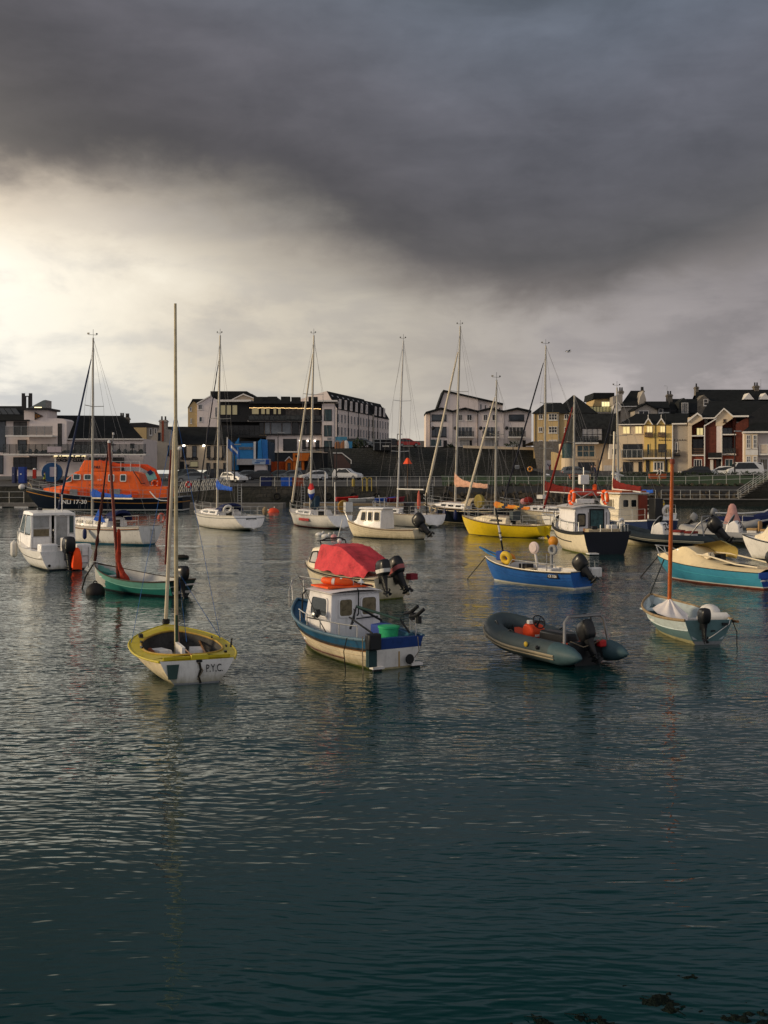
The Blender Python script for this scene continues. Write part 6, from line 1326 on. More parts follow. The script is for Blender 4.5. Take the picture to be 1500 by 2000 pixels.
# right rubble bank with rock displacement
mb = MB(); rn = random.Random(9); nx = 190; rows = []
for k in range(13):
    f = k / 12; rows.append([(lerp(7.9, 66, i / nx), lerp(137.6, 141.2, f) + rn.uniform(-.35, .35) * (1 if 0 < k < 12 else .3), lerp(-.6, 2.55, f) + rn.uniform(-.18, .18)) for i in range(nx + 1)])
mb.grid(rows, M_rock); mb.build('rubble_bank')
bk = bpy.data.objects['rubble_bank']; struct(bk)
# walkway ledge, rails, stairs
wx0, wx1 = Xp(1218, 134), Xp(1450, 134)
mb = MB(); mb.bx(wx0 - 6, wx1 + 12, 133.2, 137.9, -1, .78, wallmat('dark_walkway_face', (.020, .019, .016), (.014, .014, .012), (.008, .008, .007), 1.6, .5)); mb.bx(wx0 - 6, wx1 + 12, 133.1, 137.9, .782, .86, M_conc); struct(mb.build('lower_walkway'))
def railing(name, label, pts, n, hgt, bars=(1.0, .55), r=.028, m=None, pr=.03):
    o = thing(name, label, 'railing', pts[0]); m = m or M_rail; P0 = Vector(pts[0])
    L_ = [0]
    for a, b in zip(pts, pts[1:]): L_.append(L_[-1] + (Vector(b) - Vector(a)).length)
    def q(s):
        for i in range(len(pts) - 1):
            if s <= L_[i + 1] + 1e-6: return Vector(pts[i]).lerp(Vector(pts[i + 1]), (s - L_[i]) / (L_[i + 1] - L_[i]))
    pm = None
    for k in range(n + 1):
        p = q(L_[-1] * k / n) - P0
        if pm is None:
            mb = MB(); mb.tube([(0, 0, 0), (0, 0, hgt)], pr, m, 6); ob = mb.build('post', o); pm = ob
        else: ob = pm.copy(); COL.objects.link(ob); ob.parent = o
        ob.location = p
    for f in bars:
        mb = MB(); mb.tube([Vector(p) - P0 + Vector((0, 0, hgt * f)) for p in pts], r, m, 6); mb.build('rail', o)
    return o
railing('railing', 'grey quayside railing above the dark wall from the blue bins to mid harbour', [(Xp(508, 140), 140.25, 2.3), (Xp(905, 140), 140.25, 2.3)], 14, 1.2)
railing('railing', 'grey promenade railing along the grass on the right', [(Xp(905, 142), 142.6, 2.3), (Xp(1340, 142), 142.6, 2.3), (Xp(1505, 140), 141.2, 2.65)], 23, 1.22)
railing('railing', 'looped white handrail on the lower walkway, left of the long one', [(Xp(1222, 134), 133.4, .8), (Xp(1278, 134), 133.4, .8)], 2, 1.15, (1.0, .5))
railing('railing', 'white handrail on the lower walkway ending at the stairs', [(Xp(1289, 134), 133.4, .8), (Xp(1440, 134), 133.4, .8)], 8, 1.15, (1.0, .5, .02))
st = thing('staircase', 'pale concrete steps with steel handrails climbing to the promenade at the far right', 'steps', (Xp(1443, 134.5), 134.2, .8))
ns = 13
for k in range(ns):
    mb = MB(); mb.bx(k * .30, k * .30 + .36, 0, 1.3, .20 * (k + 1) - .06 - .8 * 0, .20 * (k + 1), M_conc); mb.build('step', st)
mb = MB(); mb.prism([(0, 1.32, -.9), (ns * .3 + .2, 1.32, -.9), (ns * .3 + .2, 1.32, 2.5), (0, 1.32, .15)], (0, .3, 0), M_quay); mb.build('stringer_wall', st)
hoop_rail(st, [[(0, yy, 0 + hh_), (ns * .3, yy, ns * .2 + hh_)] for yy in (.03, 1.25) for hh_ in (.55, 1.05)] + [[(k * .3 + .15, yy, k * .2 + .2), (k * .3 + .15, yy, k * .2 + 1.15)] for yy in (.03, 1.25) for k in (0, 3, 6, 9, 12)], M_rail, .028, 'handrail')
# dark retaining wall in the middle
def vwall(name, label, poly, d, m, cat, thick=.8, lean=0.0, extra=None):
    mb = MB(); pts = [at(x, y, d) for x, y in poly]
    if lean:
        zb = min(p.z for p in pts); pts = [p + Vector((0, (p.z - zb) * lean, 0)) for p in pts]
    mb.prism(pts, (0, thick, 0), m); o = mb.build(name); return tag(o, label, cat)
rw = vwall('retaining_wall', 'dark sloping masonry retaining wall below the white terrace', [(640, 936), (640, 876), (760, 874), (1062, 874), (1062, 936)], 193, M_bank, 'wall', 3, .06)
vwall('parapet_wall', 'low tan parapet along the top of the retaining wall, left of the yellow flats', [(905, 875), (905, 870), (1044, 874), (1044, 879)], 192.4, M_renc, 'wall', .4)
vwall('sea_wall', 'long low pale wall closing the gap between the two terraces', [(745, 873), (745, 861), (842, 861), (842, 873)], 260, M_reng, 'wall', .5)
sg = thing('signboard', 'pale patterned signboard against the dark wall, left of the curved beige wall', 'sign', at(1073, 911, 170)); mb = MB(); s_ = 170 / F
mb.bx(-8.5 * s_, 8.5 * s_, 0, .1, -12 * s_, 12 * s_, mat('lilac_white_board', (.36, .36, .42), .7, var=.1)); mb.build('board', sg); mb = MB()
mb.tube([(0, -.03, -.8), (0, -.03, 0), (.35, -.03, .35)], .05, M_maroon, 5); mb.tube([(0, -.03, 0), (-.35, -.03, .4)], .05, M_navy, 5); mb.build('emblem', sg)
mb = MB(); mb.tube([(-.5, .15, -2), (-.5, .15, .8)], .05, M_grey, 6); mb.tube([(.5, .15, -2), (.5, .15, .8)], .05, M_grey, 6); mb.build('post', sg)
# ---------------------------------------------------------------- building kit
WR = random.Random(11); M_curtd = mat('curtained_glass', (.06, .055, .05), .3, var=.4, scale=2)
class B:
    """a building with a front plane through pixel px at depth d, turned by rz about Z; px/py give positions on that plane"""
    def __init__(s, name, label, px, d, pyb, rz=0.0, cat='building', group=None):
        s.o = thing(name, label, cat, at(px, pyb, d), R(rz), group); s.rz = R(rz); s.P = at(px, pyb, d)
        s.nx = Vector((math.cos(s.rz), math.sin(s.rz), 0)); s.nn = Vector((-math.sin(s.rz), math.cos(s.rz), 0))
    def L(s, px, py, y=0.0):
        r = Vector(((px - CX) / F, 1, -(py - HZ) / F)); o = Vector((0, 0, CH)); Pl = s.P + s.nn * y
        k = (Pl - o).dot(s.nn) / r.dot(s.nn); w = o + r * k - s.P; return Vector((w.dot(s.nx), y, w.z))
    def prism(s, name, poly, depth, m, y=0.0, parent=None, m2=None, bev=0):
        mb = MB(); mb.prism([s.L(x, yy, y) for x, yy in poly], (0, depth, 0), m, m2); return mb.build(name, parent or s.o, bevel=bev)
    def wall(s, poly, depth, m, y=0.0): return s.prism('wall', poly, depth, m, y)
    def box(s, name, x0, y0, x1, y1, m, ya, yb, parent=None):
        a, b = s.L(x0, y1, 0), s.L(x1, y0, 0); mb = MB(); mb.bx(a.x, b.x, ya, yb, a.z, b.z, m); return mb.build(name, parent or s.o)
    def win(s, x0, y0, x1, y1, m=None, fm=None, nx=1, nz=1, y=0.0, fr=.09, name='window', sill=True, parent=None):
        a, b = s.L(x0, y1, 0), s.L(x1, y0, 0); fm = fm or M_winfr; mb = MB(); yo, yi = y - .07, y + .03
        f = fr
        mb.bx(a.x, b.x, yo, yi, b.z - f, b.z, fm); mb.bx(a.x, b.x, yo, yi, a.z, a.z + f, fm); mb.bx(a.x, a.x + f, yo, yi, a.z + f, b.z - f, fm); mb.bx(b.x - f, b.x, yo, yi, a.z + f, b.z - f, fm)
        for k in range(1, nx): xx = lerp(a.x, b.x, k / nx); mb.bx(xx - f * .35, xx + f * .35, yo + .01, yi, a.z + f, b.z - f, fm)
        for k in range(1, nz): zz = lerp(a.z, b.z, k / nz); mb.bx(a.x + f, b.x - f, yo + .012, yi, zz - f * .35, zz + f * .35, fm)
        if sill: mb.bx(a.x - .08, b.x + .08, y - .15, y + .02, a.z - .09, a.z - .002, fm)
        w = mb.build(name, parent or s.o); g = MB(); g.bx(a.x + f * .5, b.x - f * .5, y - .03, y + .02, a.z + f * .5, b.z - f * .5, m or WR.choice((M_town, M_town, M_town, M_town2, M_curtd))); g.build('pane', w); return w
    def roof(s, poly, depth, m=None, y=-.3, name='roof'): return s.prism(name, poly, depth, m or M_slate, y)
    def slope(s, eL, eR, rL, rR, run, m=None, y0=-.35, name='roof', eave=None):
        """roof slope from the eave line (front) to the ridge line `run` metres behind"""
        a, b = s.L(*eL, y0), s.L(*eR, y0); c, d_ = s.L(*rR, run), s.L(*rL, run); mb = MB(); n = (b - a).cross(d_ - a).normalized() * .12
        mb.add([a, b, c, d_, a - n, b - n, c - n, d_ - n], [[0, 1, 2, 3], [7, 6, 5, 4], [0, 4, 5, 1], [1, 5, 6, 2], [2, 6, 7, 3], [3, 7, 4, 0]], m or M_slate)
        # back slope so that the roof is closed
        e, f_ = Vector((d_.x, 2 * run - y0, a.z)), Vector((c.x, 2 * run - y0, b.z)); mb.add([d_, c, f_, e], [[0, 1, 2, 3]], m or M_slate)
        return mb.build(name, s.o)
    def balcony(s, x0, x1, yt, yb, proj, rail=None, glass=None, n=6, slabm=None, name='balcony'):
        a, b = s.L(x0, yb, 0), s.L(x1, yt, 0); mb = MB(); mb.bx(a.x, b.x, -proj, 0, a.z - .22, a.z, slabm or M_trimw); o = mb.build(name, s.o)
        mb = MB(); r = rail or M_trimd
        for k in range(n + 1): xx = lerp(a.x + .05, b.x - .05, k / n); mb.bx(xx - .035, xx + .035, -proj + .03, -proj + .09, a.z, b.z, r)
        mb.bx(a.x, b.x, -proj + .02, -proj + .10, b.z, b.z + .06, r); mb.build('railing', o)
        if glass: g = MB(); g.bx(a.x + .05, b.x - .05, -proj + .055, -proj + .065, a.z + .06, b.z - .03, glass); g.build('panel', o)
        return o
    def chimney(s, x0, y0, x1, y1, m, y, depth=1.0, pots=2, parent=None):
        a, b = s.L(x0, y1, y), s.L(x1, y0, y); mb = MB(); mb.bx(a.x, b.x, y, y + depth, a.z, b.z, m); mb.bx(a.x - .1, b.x + .1, y - .1, y + depth + .1, b.z - .35, b.z - .15, m)
        for k in range(pots): mb.lathe([(.16, 0), (.13, .55), (.17, .6)], (lerp(a.x, b.x, (k + .5) / pots), y + depth / 2, b.z), M_trimd, seg=8)
        return mb.build('chimney', parent or s.o)
# smoked glass balustrade: real transparency
def glassm(name, col, alpha):
    m = mat(name, col, .15, spec=.35); b = m.node_tree.nodes['Principled BSDF']; b.inputs['Alpha'].default_value = alpha; return m
M_bal = glassm('balustrade_glass', (.05, .06, .06), .40)
# ---------------------------------------------------------------- yacht club (left)
b = B('yacht_club', 'white rendered club building with stacked balconies and square tower, far left', 45, 165, 930)
b.wall([(-30, 930), (-30, 817), (57, 819), (57, 930)], 12, M_ren, .6); b.wall([(57, 930), (57, 819), (86, 817), (112, 817), (124, 818), (130, 822), (130, 930)], 11, M_ren)
b.wall([(130, 930), (130, 857), (280, 857), (280, 930)], 10, M_ren, .8)
tw = b.prism('tower', [(47, 822), (47, 800), (92, 800), (92, 818)], 5, M_ren, -.02); b.box('tower_cap', 44, 797, 97, 801, M_trimd, -.8, 5.5, tw)
b.prism('lantern', [(56, 796.8), (84, 782), (89, 781), (89, 796.8)], 3, mat('grey_green_glass', (.06, .08, .08), .2, spec=.8), .5, tw); mb = MB()
for x, t_ in ((45.5, 768), (59.5, 768), (49.5, 774), (56.5, 774)): p = b.L(x, 797, 1.5); q = b.L(x, t_, 1.5); w_ = .22 if t_ == 768 else .09; mb.bx(p.x - w_, p.x + w_, 1.4, 1.7, p.z, q.z, M_trimd)
p, q = b.L(46, 775, 1.5), b.L(59, 775, 1.5); mb.bx(p.x, q.x, 1.45, 1.6, p.z, p.z + .15, M_trimd); mb.build('roof_frame', tw)
b.slope((-32, 821), (58, 821), (-32, 793), (46, 793), 6, M_slate); b.slope((129, 858.5), (281, 858.5), (92, 811), (240, 812), 5.5, M_slate, y0=.3)
for k in range(4):
    mb = MB(); a_ = [b.L(-6 + k * 12, 811, 2.2), b.L(4 + k * 12, 811, 2.2), b.L(-4 + k * 12, 800, 4.4), b.L(-14 + k * 12, 800, 4.4)]; mb.prism([p + Vector((0, -.25, .1)) for p in a_], (0, 0, .08), mat('skylight_glass', (.06, .065, .07), .3)); mb.build('skylight', b.o)
b.box('gutter', -30, 819.5, 57, 822, M_trimw, .2, .55); b.box('gutter', 130, 856.5, 280, 858.5, M_trimw, .3, .75)
for x0, y0, x1, y1, nx, y in ((-6, 822, 9, 883, 1, .6), (24, 823, 50, 852, 2, .6), (32, 859, 50, 880, 1, .6), (-6, 889, 4, 926, 1, .6), (113, 827, 121, 872, 1, 0), (143, 862, 217, 886, 4, .8), (252, 866, 260, 875, 1, .8)): b.win(x0, y0, x1, y1, nx=nx, fm=M_trimd, y=y, fr=.1, sill=False)
b.win(26, 893, 72, 916, nx=4, nz=2, fm=M_trimd, fr=.1, name='glazed_entrance'); b.win(160, 893, 240, 918, nx=3, fm=M_trimd, y=.8, name='glazed_entrance')
b.balcony(20, 111, 834, 851, 2.2, M_grey, M_bal, 6); b.balcony(17, 292, 869, 887, 2.6, M_trimd, M_bal, 22)
mb = MB()
for k in range(40): x = 40 + k * 6.2; p = b.L(x, 884, -2.0); mb.ell(p, (.35, .3, .35 + .25 * math.sin(k * 2.7)), M_hedge if k % 3 else M_grey, 7, 4)
mb.build('balcony_planting', b.o)
b.box('banner', 103, 873, 130, 884, mat('pinkish_banner', (.42, .36, .38), .7), -2.66, -2.62)
pn_ = b.prism('pennant_sign', [(69, 819), (69, 806), (84, 812.5)], .12, mat('pennant_orange', (.40, .16, .02), .6), -.2); b.prism('pennant_border', [(67.5, 820.5), (67.5, 804), (69, 804), (69, 820.5)], .2, M_trimd, -.25, pn_)
for pl_ in ([(69, 806), (84, 812.5), (80, 812.5), (69, 808.3)], [(69, 819), (84, 812.5), (80, 812.5), (69, 816.7)], [(71, 810), (74.5, 812.5), (71, 815)]): b.prism('pennant_band', pl_, .06, M_trimd, -.28, pn_)
for txt, py in (('PORTRUSH', 893), ('YACHT CLUB', 899.5)):
    p = b.L(137, py, -.1); p0 = b.L(110, py, -.1); p1 = b.L(164, py, -.1)
    b.box('wall', 130, 890.5, 170, 930, M_ren, 0, .79) if py == 893 else None
    text(txt, .52, M_trimd, b.o, (p.x, -.10, p.z), (R(90), 0, 0), bold=.03, width=p1.x - p0.x, depth=.03)
mb = MB()
for x in (112, 128, 146, 160): p = b.L(x, 890.2, -.2); mb.bx(p.x - .5, p.x + .5, -.24, -.04, p.z - .06, p.z + .06, mat('sign_lamp', (.6, .5, .3), .5, emit=(1, .82, .45), estr=2.0))
mb.build('sign_lamp', b.o)
b.chimney(233, 814, 241, 824, M_stone, 5.5); b.chimney(244, 815, 251, 826, M_stone, 5.0)
p = b.L(76, 808, -.1); mb = MB(); mb.bx(p.x - .5, p.x + .5, -.6, -.4, p.z + .85, p.z + .95, mat('sign_lamp', (.6, .5, .3), .5)); mb.build('sign_lamp', b.o)
# ---------------------------------------------------------------- harbour bar
b = B('public_house', 'low cream bar with slate roof and tall gable chimney, right of the lifeboat', 390, 182, 918)
b.wall([(338, 918), (338, 866), (446, 866), (446, 918)], 8, M_renc); b.slope((337, 867.5), (447, 868), (322, 833), (440, 834), 4.5, M_slate)
g_ = b.prism('gable_wall', [(287, 918), (287, 866), (300, 850), (312, 838), (326, 838), (340, 852), (347, 866), (347, 918)], 8.2, M_reng, -.6)
b.chimney(311, 820, 325, 842, M_reng, -.55, 1.4, 2); mb = MB(); p = b.L(318, 862, -.7); q = b.L(318, 822, -.7); mb.bx(p.x - .15, p.x + .15, -.78, -.62, p.z, q.z, M_brickr); mb.build('flue_pipe', b.o)
b.win(310, 845, 315, 861, y=-.6, fm=M_trimd, fr=.06, sill=False); b.win(300, 870, 304, 884, y=-.6, fm=M_trimd, fr=.06); b.win(329, 870, 332, 890, y=-.6, fm=M_trimd, fr=.06)
for x0, x1 in ((355, 364), (375.5, 384.5), (404, 411), (418, 425.5), (433.5, 441.5)): b.win(x0, 871, x1, 893, nz=2, fm=M_trimd, fr=.08)
for x0, x1, y0, y1 in ((371, 387, 901, 912), (363.5, 369, 907, 912), (403, 411, 904, 917), (417, 426, 904, 917), (436, 442, 904, 917)): b.win(x0, y0, x1, y1, fm=M_trimd, fr=.06, m=M_lit2 if x0 == 371 else M_town)
dr = b.box('door', 351, 901, 360, 917.5, M_trimd, -.08, .02); b.box('door_panel', 353, 903, 358, 914, M_darkw, -.11, -.085, dr)
b.box('fascia', 347.5, 866.3, 446, 868.5, M_trimd, -.18, -.02)
for txt, x0, x1 in (('THE HARBOUR BAR', 352, 387), ('THE HARBOUR BISTRO', 405, 443)):
    p0, p1 = b.L(x0, 896.5), b.L(x1, 896.5); text(txt, .55, M_trimd, b.o, ((p0.x + p1.x) / 2, -.06, p0.z), (R(90), 0, 0), bold=.03, width=p1.x - p0.x, depth=.03)
for x in (359, 398): p = b.L(x, 870.5, -.3); mb = MB(); mb.ell(p, (.22, .16, .16), mat('flood_lamp', (.8, .8, .75), .4, emit=(1, .93, .78), estr=5), 10, 6); mb.tube([p + Vector((0, .3, .2)), p], .04, M_trimd, 5); mb.build('flood_lamp', b.o)
# small buildings behind
b = B('house', 'small yellowish building with flat roof, between the club roof and the bar gable', 275, 205, 880)
b.wall([(256, 880), (256, 832), (310, 832), (310, 880)], 8, M_reng); b.wall([(262, 880), (262, 835), (286, 835), (286, 880)], .3, M_rent, -.31); b.roof([(250, 834), (254, 826), (284, 825), (312, 831), (312, 834)], 9, M_trimd); b.win(292, 836, 297, 850); b.win(302, 836, 306, 850)  # tan render strip on a grey wall
# ---------------------------------------------------------------- apartments behind, left of restaurant
b = B('apartment_block', 'tall cream apartment block with pale gables behind the glass restaurant', 420, 245, 850)
b.wall([(385, 850), (385, 787), (411, 774), (430, 784), (480, 784), (480, 850)], 14, M_ren); b.wall([(367, 850), (367, 795), (376, 780), (385, 790), (385, 850)], 10, M_rent, .5)
b.wall([(452, 784), (475, 769), (500, 780), (500, 800), (452, 800)], 10, M_renc, .2)
b.roof([(366, 797), (376, 779), (400, 779), (386, 788), (378, 783)], 10, M_slate, .3); b.roof([(384, 789.5), (411, 774), (411, 772), (384, 787)], 14, M_trimw, -.3); b.roof([(411, 774), (411, 764), (482, 764), (485, 769), (492, 769), (500, 780), (428, 784)], 10, M_slate, 2)
b.roof([(450, 783), (475, 771), (499, 780), (499, 778), (475, 768.5), (450, 781)], 8, M_trimw, -.2); b.roof([(488, 784), (490, 775), (540, 775), (545, 784)], 10, M_slate2, 3)
for x0, x1, y0, y1 in ((387, 395, 790, 800), (389, 395, 814, 824), (370, 374, 795, 803), (371, 374, 817, 827), (420, 424, 795, 815)): b.win(x0, y0, x1, y1, y=0 if x0 > 384 else .5, nx=2 if x1 - x0 > 6 else 1, m=M_town2)
# ---------------------------------------------------------------- glass restaurant
M_skyg = mat('painted_sky_glass', (.10, .12, .14), .1, var=.3, scale=.8, spec=.6)  # pale sky reflection put into the pane colour
b = B('restaurant', 'three storey dark glass restaurant with fairy lights and white bands', 540, 200, 924)
b.wall([(520, 924), (520, 822), (628, 822), (628, 924)], 16, M_ren); b.wall([(428, 924), (428, 822), (520, 822), (520, 924)], 14, M_darkw, 2)
b.prism('top_storey', [(427, 824), (427, 786), (490, 785), (505, 790), (628, 788), (628, 824)], 14, M_darkw, -.6)
b.box('roof_edge', 425, 781.5, 492, 785.5, M_trimw, -1.5, 14); b.box('roof_edge', 488, 785.2, 630, 789.5, M_darkw, -2.0, 14)
for x0, x1 in ((431, 442), (443, 453), (454, 465)): b.win(x0, 791, x1, 811, m=M_lit2, fm=M_trimd, y=-.6, sill=False)
for x0, x1 in ((492, 507), (510, 519), (520, 528), (534, 541), (543, 550)): b.win(x0, 797, x1, 810, m=M_lit2, fm=M_trimd, y=-.6, sill=False)
b.win(558, 797, 624, 819, fm=M_trimd, y=-.6, nx=6, sill=False)
b.box('string_course', 486, 821.5, 629, 824, M_trimw, -1.4, 0); b.balcony(487, 628, 812, 821, 1.6, M_trimd, M_bal, 14, M_darkw)
mb = MB(); M_fairy = mat('fairy_light', (.8, .6, .3), .5, emit=(1, .62, .25), estr=3.0)
for k in range(60):
    p = b.L(488 + 138 * k / 59, 796.5 + .3 * math.sin(k * 1.1) + (2.0 * (k / 59) ** 2), -1.5); mb.ell(p, (.065, .065, .065), M_fairy, 5, 3)
mb.tube([b.L(488 + 138 * k / 20, 796.2 + 2 * (k / 20) ** 2, -1.5) for k in range(21)], .02, M_black, 4); stuff(mb.build('fairy_lights', b.o))
for x0, x1, m in ((506, 516, M_town), (516.5, 528, M_skyg), (529, 550, M_skyg), (551, 569, M_skyg), (570, 584, M_town), (585, 597, M_town), (598, 610, M_town), (611, 627, M_town)): b.win(x0, 824.5, x1, 848, m=m, fm=M_trimd, y=-.02, sill=False)
b.box('string_course', 505, 848, 629, 850, M_trimd, -.5, -.01)
for x0, x1, y0, y1 in ((522, 537, 858, 881), (553, 580, 857, 881), (590, 597.5, 859, 881), (602, 607, 859, 881), (616, 624, 860, 881)): b.win(x0, y0, x1, y1, fm=M_trimd, sill=False, m=M_town)
for x in (586, 601, 615): p = b.L(x, 861, -.3); mb = MB(); mb.ell(p, (.15, .12, .15), mat('wall_lamp', (.8, .8, .75), .4, emit=(1, .93, .8), estr=4), 8, 5); mb.build('wall_lamp', b.o)
b.box('string_course', 520, 881.5, 629, 884, M_trimw, -.35, -.01); b.box('ground_cladding', 520, 884, 628, 924, mat('navy_cladding', (.012, .016, .024), .6, var=.2), -.2, -.01)
b.prism('stair_tower', [(629, 924), (629, 789), (652, 789), (652, 924)], 8, M_ren, -1.5)
for y0, y1 in ((800, 823), (831, 853), (861, 883)): b.win(633.5, y0, 649, y1, m=M_glasst, fm=M_trimd, y=-1.5, sill=False, nx=2)
b.box('louvre', 640, 855, 648, 859.5, M_grey, -1.56, -1.5); b.box('tower_cladding', 629, 885, 652, 924, mat('navy_cladding', (.012, .016, .024), .6), -1.62, -1.51); b.box('canopy', 622, 783, 660, 786, M_trimw, -2.5, 4)
b.win(432, 829, 505, 853, m=M_town, fm=M_trimd, nx=7, nz=2, y=2, sill=False); b.box('spandrel', 505, 824, 521, 855, M_renc, 1.2, 1.98); b.box('canopy', 468, 851, 520, 855, M_darkw, -2, 1.9)
rnd = random.Random(5)
for k in range(5): p = b.L(500 + k * 26 + rnd.random() * 8, 784, 4); mb = MB(); mb.box(p + Vector((0, 0, .2)), (1.6, 1.5, .9 + .4 * rnd.random()), M_slate2); mb.build('roof_plant', b.o)
# ---------------------------------------------------------------- blue leisure building, orange units
b = B('leisure_building', 'bright blue leisure building with grey raised lettering, right of the bar', 485, 186, 922)
M_lbl = mat('cyan_blue_panel', (.03, .22, .50), .5, var=.15, scale=1); M_lbd = mat('deep_blue_panel', (.02, .14, .40), .5, var=.15, scale=1)
b.wall([(447, 922), (447, 862), (525, 862), (525, 922)], 10, mat('blue_grey_wall', (.03, .06, .10), .7)); b.prism('blue_fin', [(447, 918), (445, 857), (457, 868), (466, 855), (466, 918)], .8, M_lbl, -1.0)
b.box('sign_wall', 467, 866, 497, 896, M_lbl, -.8, -.02); b.prism('blue_fin', [(503, 896), (504, 862), (510, 857), (513, 896)], .6, M_lbl, -.9); b.prism('blue_fin', [(513.5, 896), (511, 858), (522, 859), (523, 896)], .6, M_lbd, -1.2); b.box('column', 497, 863, 501, 897, M_trimw, -1.2, -.85)
p0, p1 = b.L(468, 876), b.L(496, 876); text('WATERWORLD', .62, mat('grey_sign_letters', (.24, .24, .23), .5), b.o, ((p0.x + p1.x) / 2, -.9, p0.z), (R(90), 0, 0), bold=.02, width=p1.x - p0.x, depth=.08)
b.box('canopy', 466, 896.5, 529, 908, mat('grey_white_panel', (.46, .44, .43), .7), -2.4, -.01)
bn = b.box('banner', 496, 897.5, 528, 907, mat('pale_blue_banner', (.42, .50, .58), .6, var=.15, scale=2), -2.52, -2.42); b.box('banner_end', 522, 897.5, 529, 907, M_rb2, -2.56, -2.525, bn)
for x0, x1, y0, y1 in ((504, 520, 899.5, 901.5), (501, 511, 903, 905)): b.box('banner_stripe', x0, y0, x1, y1, M_lbd, -2.55, -2.525, bn)
b.box('kiosk', 500, 908.2, 523, 922, M_ren, -2.2, -.02); b.box('shopfront', 468, 909, 499, 922, M_trimd, -.5, -.02)
b = B('pillar', 'pale rendered gate pillar left of the bright blue building', 447, 180, 920, cat='pillar'); b.box('pillar', 442.5, 882, 452, 920, M_renc, -.5, .8)
b = B('market_unit', 'orange corrugated container unit, left of the small gabled orange booth', 543, 190, 924, cat='container')
mb = MB(); p0, p1 = b.L(528, 921), b.L(559, 901.5); n = 24
mb.grid([[(lerp(p0.x, p1.x, i / n), -.08 * (i % 2), z) for i in range(n + 1)] for z in (p0.z, p1.z)], mat('orange_corrugated', (.42, .075, .018), .6, var=.15, grime=.2)); mb.bx(p0.x, p1.x, .05, 2.4, p0.z, p1.z - .01, mat('orange_corrugated', (.4, .07, .02))); mb.build('container_shell', b.o); b.box('container_sill', 528, 921, 559, 923.5, M_trimd, 0, 2.3)
b = B('market_unit', 'small orange booth with white gabled bargeboards beside the orange container', 564, 189, 924, cat='booth')
b.prism('booth_wall', [(557.5, 922), (557.5, 900), (564.5, 893.5), (571.5, 900), (571.5, 922)], 2, mat('bright_orange_paint', (.62, .15, .015), .55)); b.prism('bargeboard', [(556.5, 901.5), (564.5, 893.5), (572.5, 901.5), (572.5, 899), (564.5, 891), (556.5, 899)], .3, M_trimw, -.3); b.win(561.5, 904, 567.5, 918, fm=M_trimd)
b = B('market_unit', 'tall bright orange kiosk with overhanging sign head, right of the gabled booth', 590, 188, 924, cat='kiosk')
M_or = mat('bright_orange_paint', (.62, .15, .015), .55); b.prism('kiosk_head', [(572, 900), (572, 885), (605, 885), (600, 900)], 2.4, M_or, -.3); b.box('kiosk_leg', 572.5, 900, 578, 922, M_or, 0, 2); b.box('kiosk_leg', 589, 900, 593, 922, M_or, 0, 2); b.win(579, 901, 588.5, 912, fm=M_trimd, m=M_town); b.box('kiosk_counter', 578.2, 912.5, 588.8, 922, M_grey, -.1, 1.5); b.box('kiosk_back', 578.2, 900.5, 599, 922, M_darkw, 2.1, 2.3); b.box('sign_panel', 577, 889, 583.5, 893, M_trimd, -.36, -.31)
# ---------------------------------------------------------------- long terrace receding behind
P0, P1 = at(657, 870, 240), at(759.5, 870, 283); ang = math.degrees(math.atan2(P1.y - P0.y, P1.x - P0.x))
b = B('terrace_block', 'long pale five storey terrace with mansard roof and dormers, receding right of the restaurant', 657, 240, 872, rz=ang)
Lf = (P1 - P0).length; Lf = math.hypot(P1.x - P0.x, P1.y - P0.y); ze = b.L(657, 799).z; gw = 9.2
mb = MB(); mb.bx(0, Lf, 0, gw, -2, ze, M_ren); mb.build('wall', b.o)
zr = ze + 3.9
def mans(x0, x1, dz, nm):
    mb = MB(); pr = [(x0, -.15, ze + dz), (x0, 2.2, zr + dz), (x0, gw + .2, zr - 2.0 + dz), (x0, gw + .2, ze - .5 + dz)]
    mb.prism(pr, (x1 - x0, 0, 0), M_ren, M_slate); return mb.build(nm, b.o)
mans(0, Lf * .66, .0, 'roof'); mans(Lf * .66 + .05, Lf, -.25, 'roof'); mb = MB(); mb.bx(Lf * .65, Lf * .67, -.2, gw, -1, ze + .3, M_reng); mb.build('party_wall', b.o)
for k in range(9):
    x = (1.3 + k * 4.25) if k < 6 else (Lf * .66 + 1.2 + (k - 6) * 4.0)
    mb = MB(); mb.prism([(x, -.10, ze + .15), (x, -.10, ze + 2.3), (x, 1.6, ze + 2.35)], (2.0, 0, 0), M_ren, M_ren); mb.prism([(x - .12, -.05, ze + .05), (x - .12, -.2, ze + 2.45), (x - .12, 1.7, ze + 2.5)], (.12, 0, 0), M_trimd); dm = mb.build('dormer', b.o)
    mb = MB(); mb.bx(x + .5, x + 1.5, -.14, -.105, ze + .5, ze + 2.0, M_blind); mb.build('pane', dm)
for r_ in range(4):
    for k in range(18):
        x = 1.0 + k * (Lf - 2.4) / 17; z1 = ze - 1.0 - r_ * 2.75
        if z1 - 1.6 < -1.5 or abs(x - Lf * .66) < .9: continue
        mb = MB(); mb.bx(x - .06, x + 1.06, -.10, -.0, z1 - 1.86, z1 - 1.75, M_trimw); w = mb.build('window', b.o); mb = MB(); mb.bx(x, x + .95, -.06, .01, z1 - 1.75, z1, M_town if (k + r_) % 3 else M_town2); mb.build('pane', w)
for k in range(5): mb = MB(); mb.bx(.3 + k * 8.3, .45 + k * 8.3, -.15, -.02, -2, ze, M_trimd); mb.build('downpipe', b.o)
for k in range(9): mb = MB(); mb.box((2.5 + k * 4, 1.72, ze + 3.05), (1.0, .06, .5), M_blind, rx=R(-32)); mb.build('skylight', b.o)
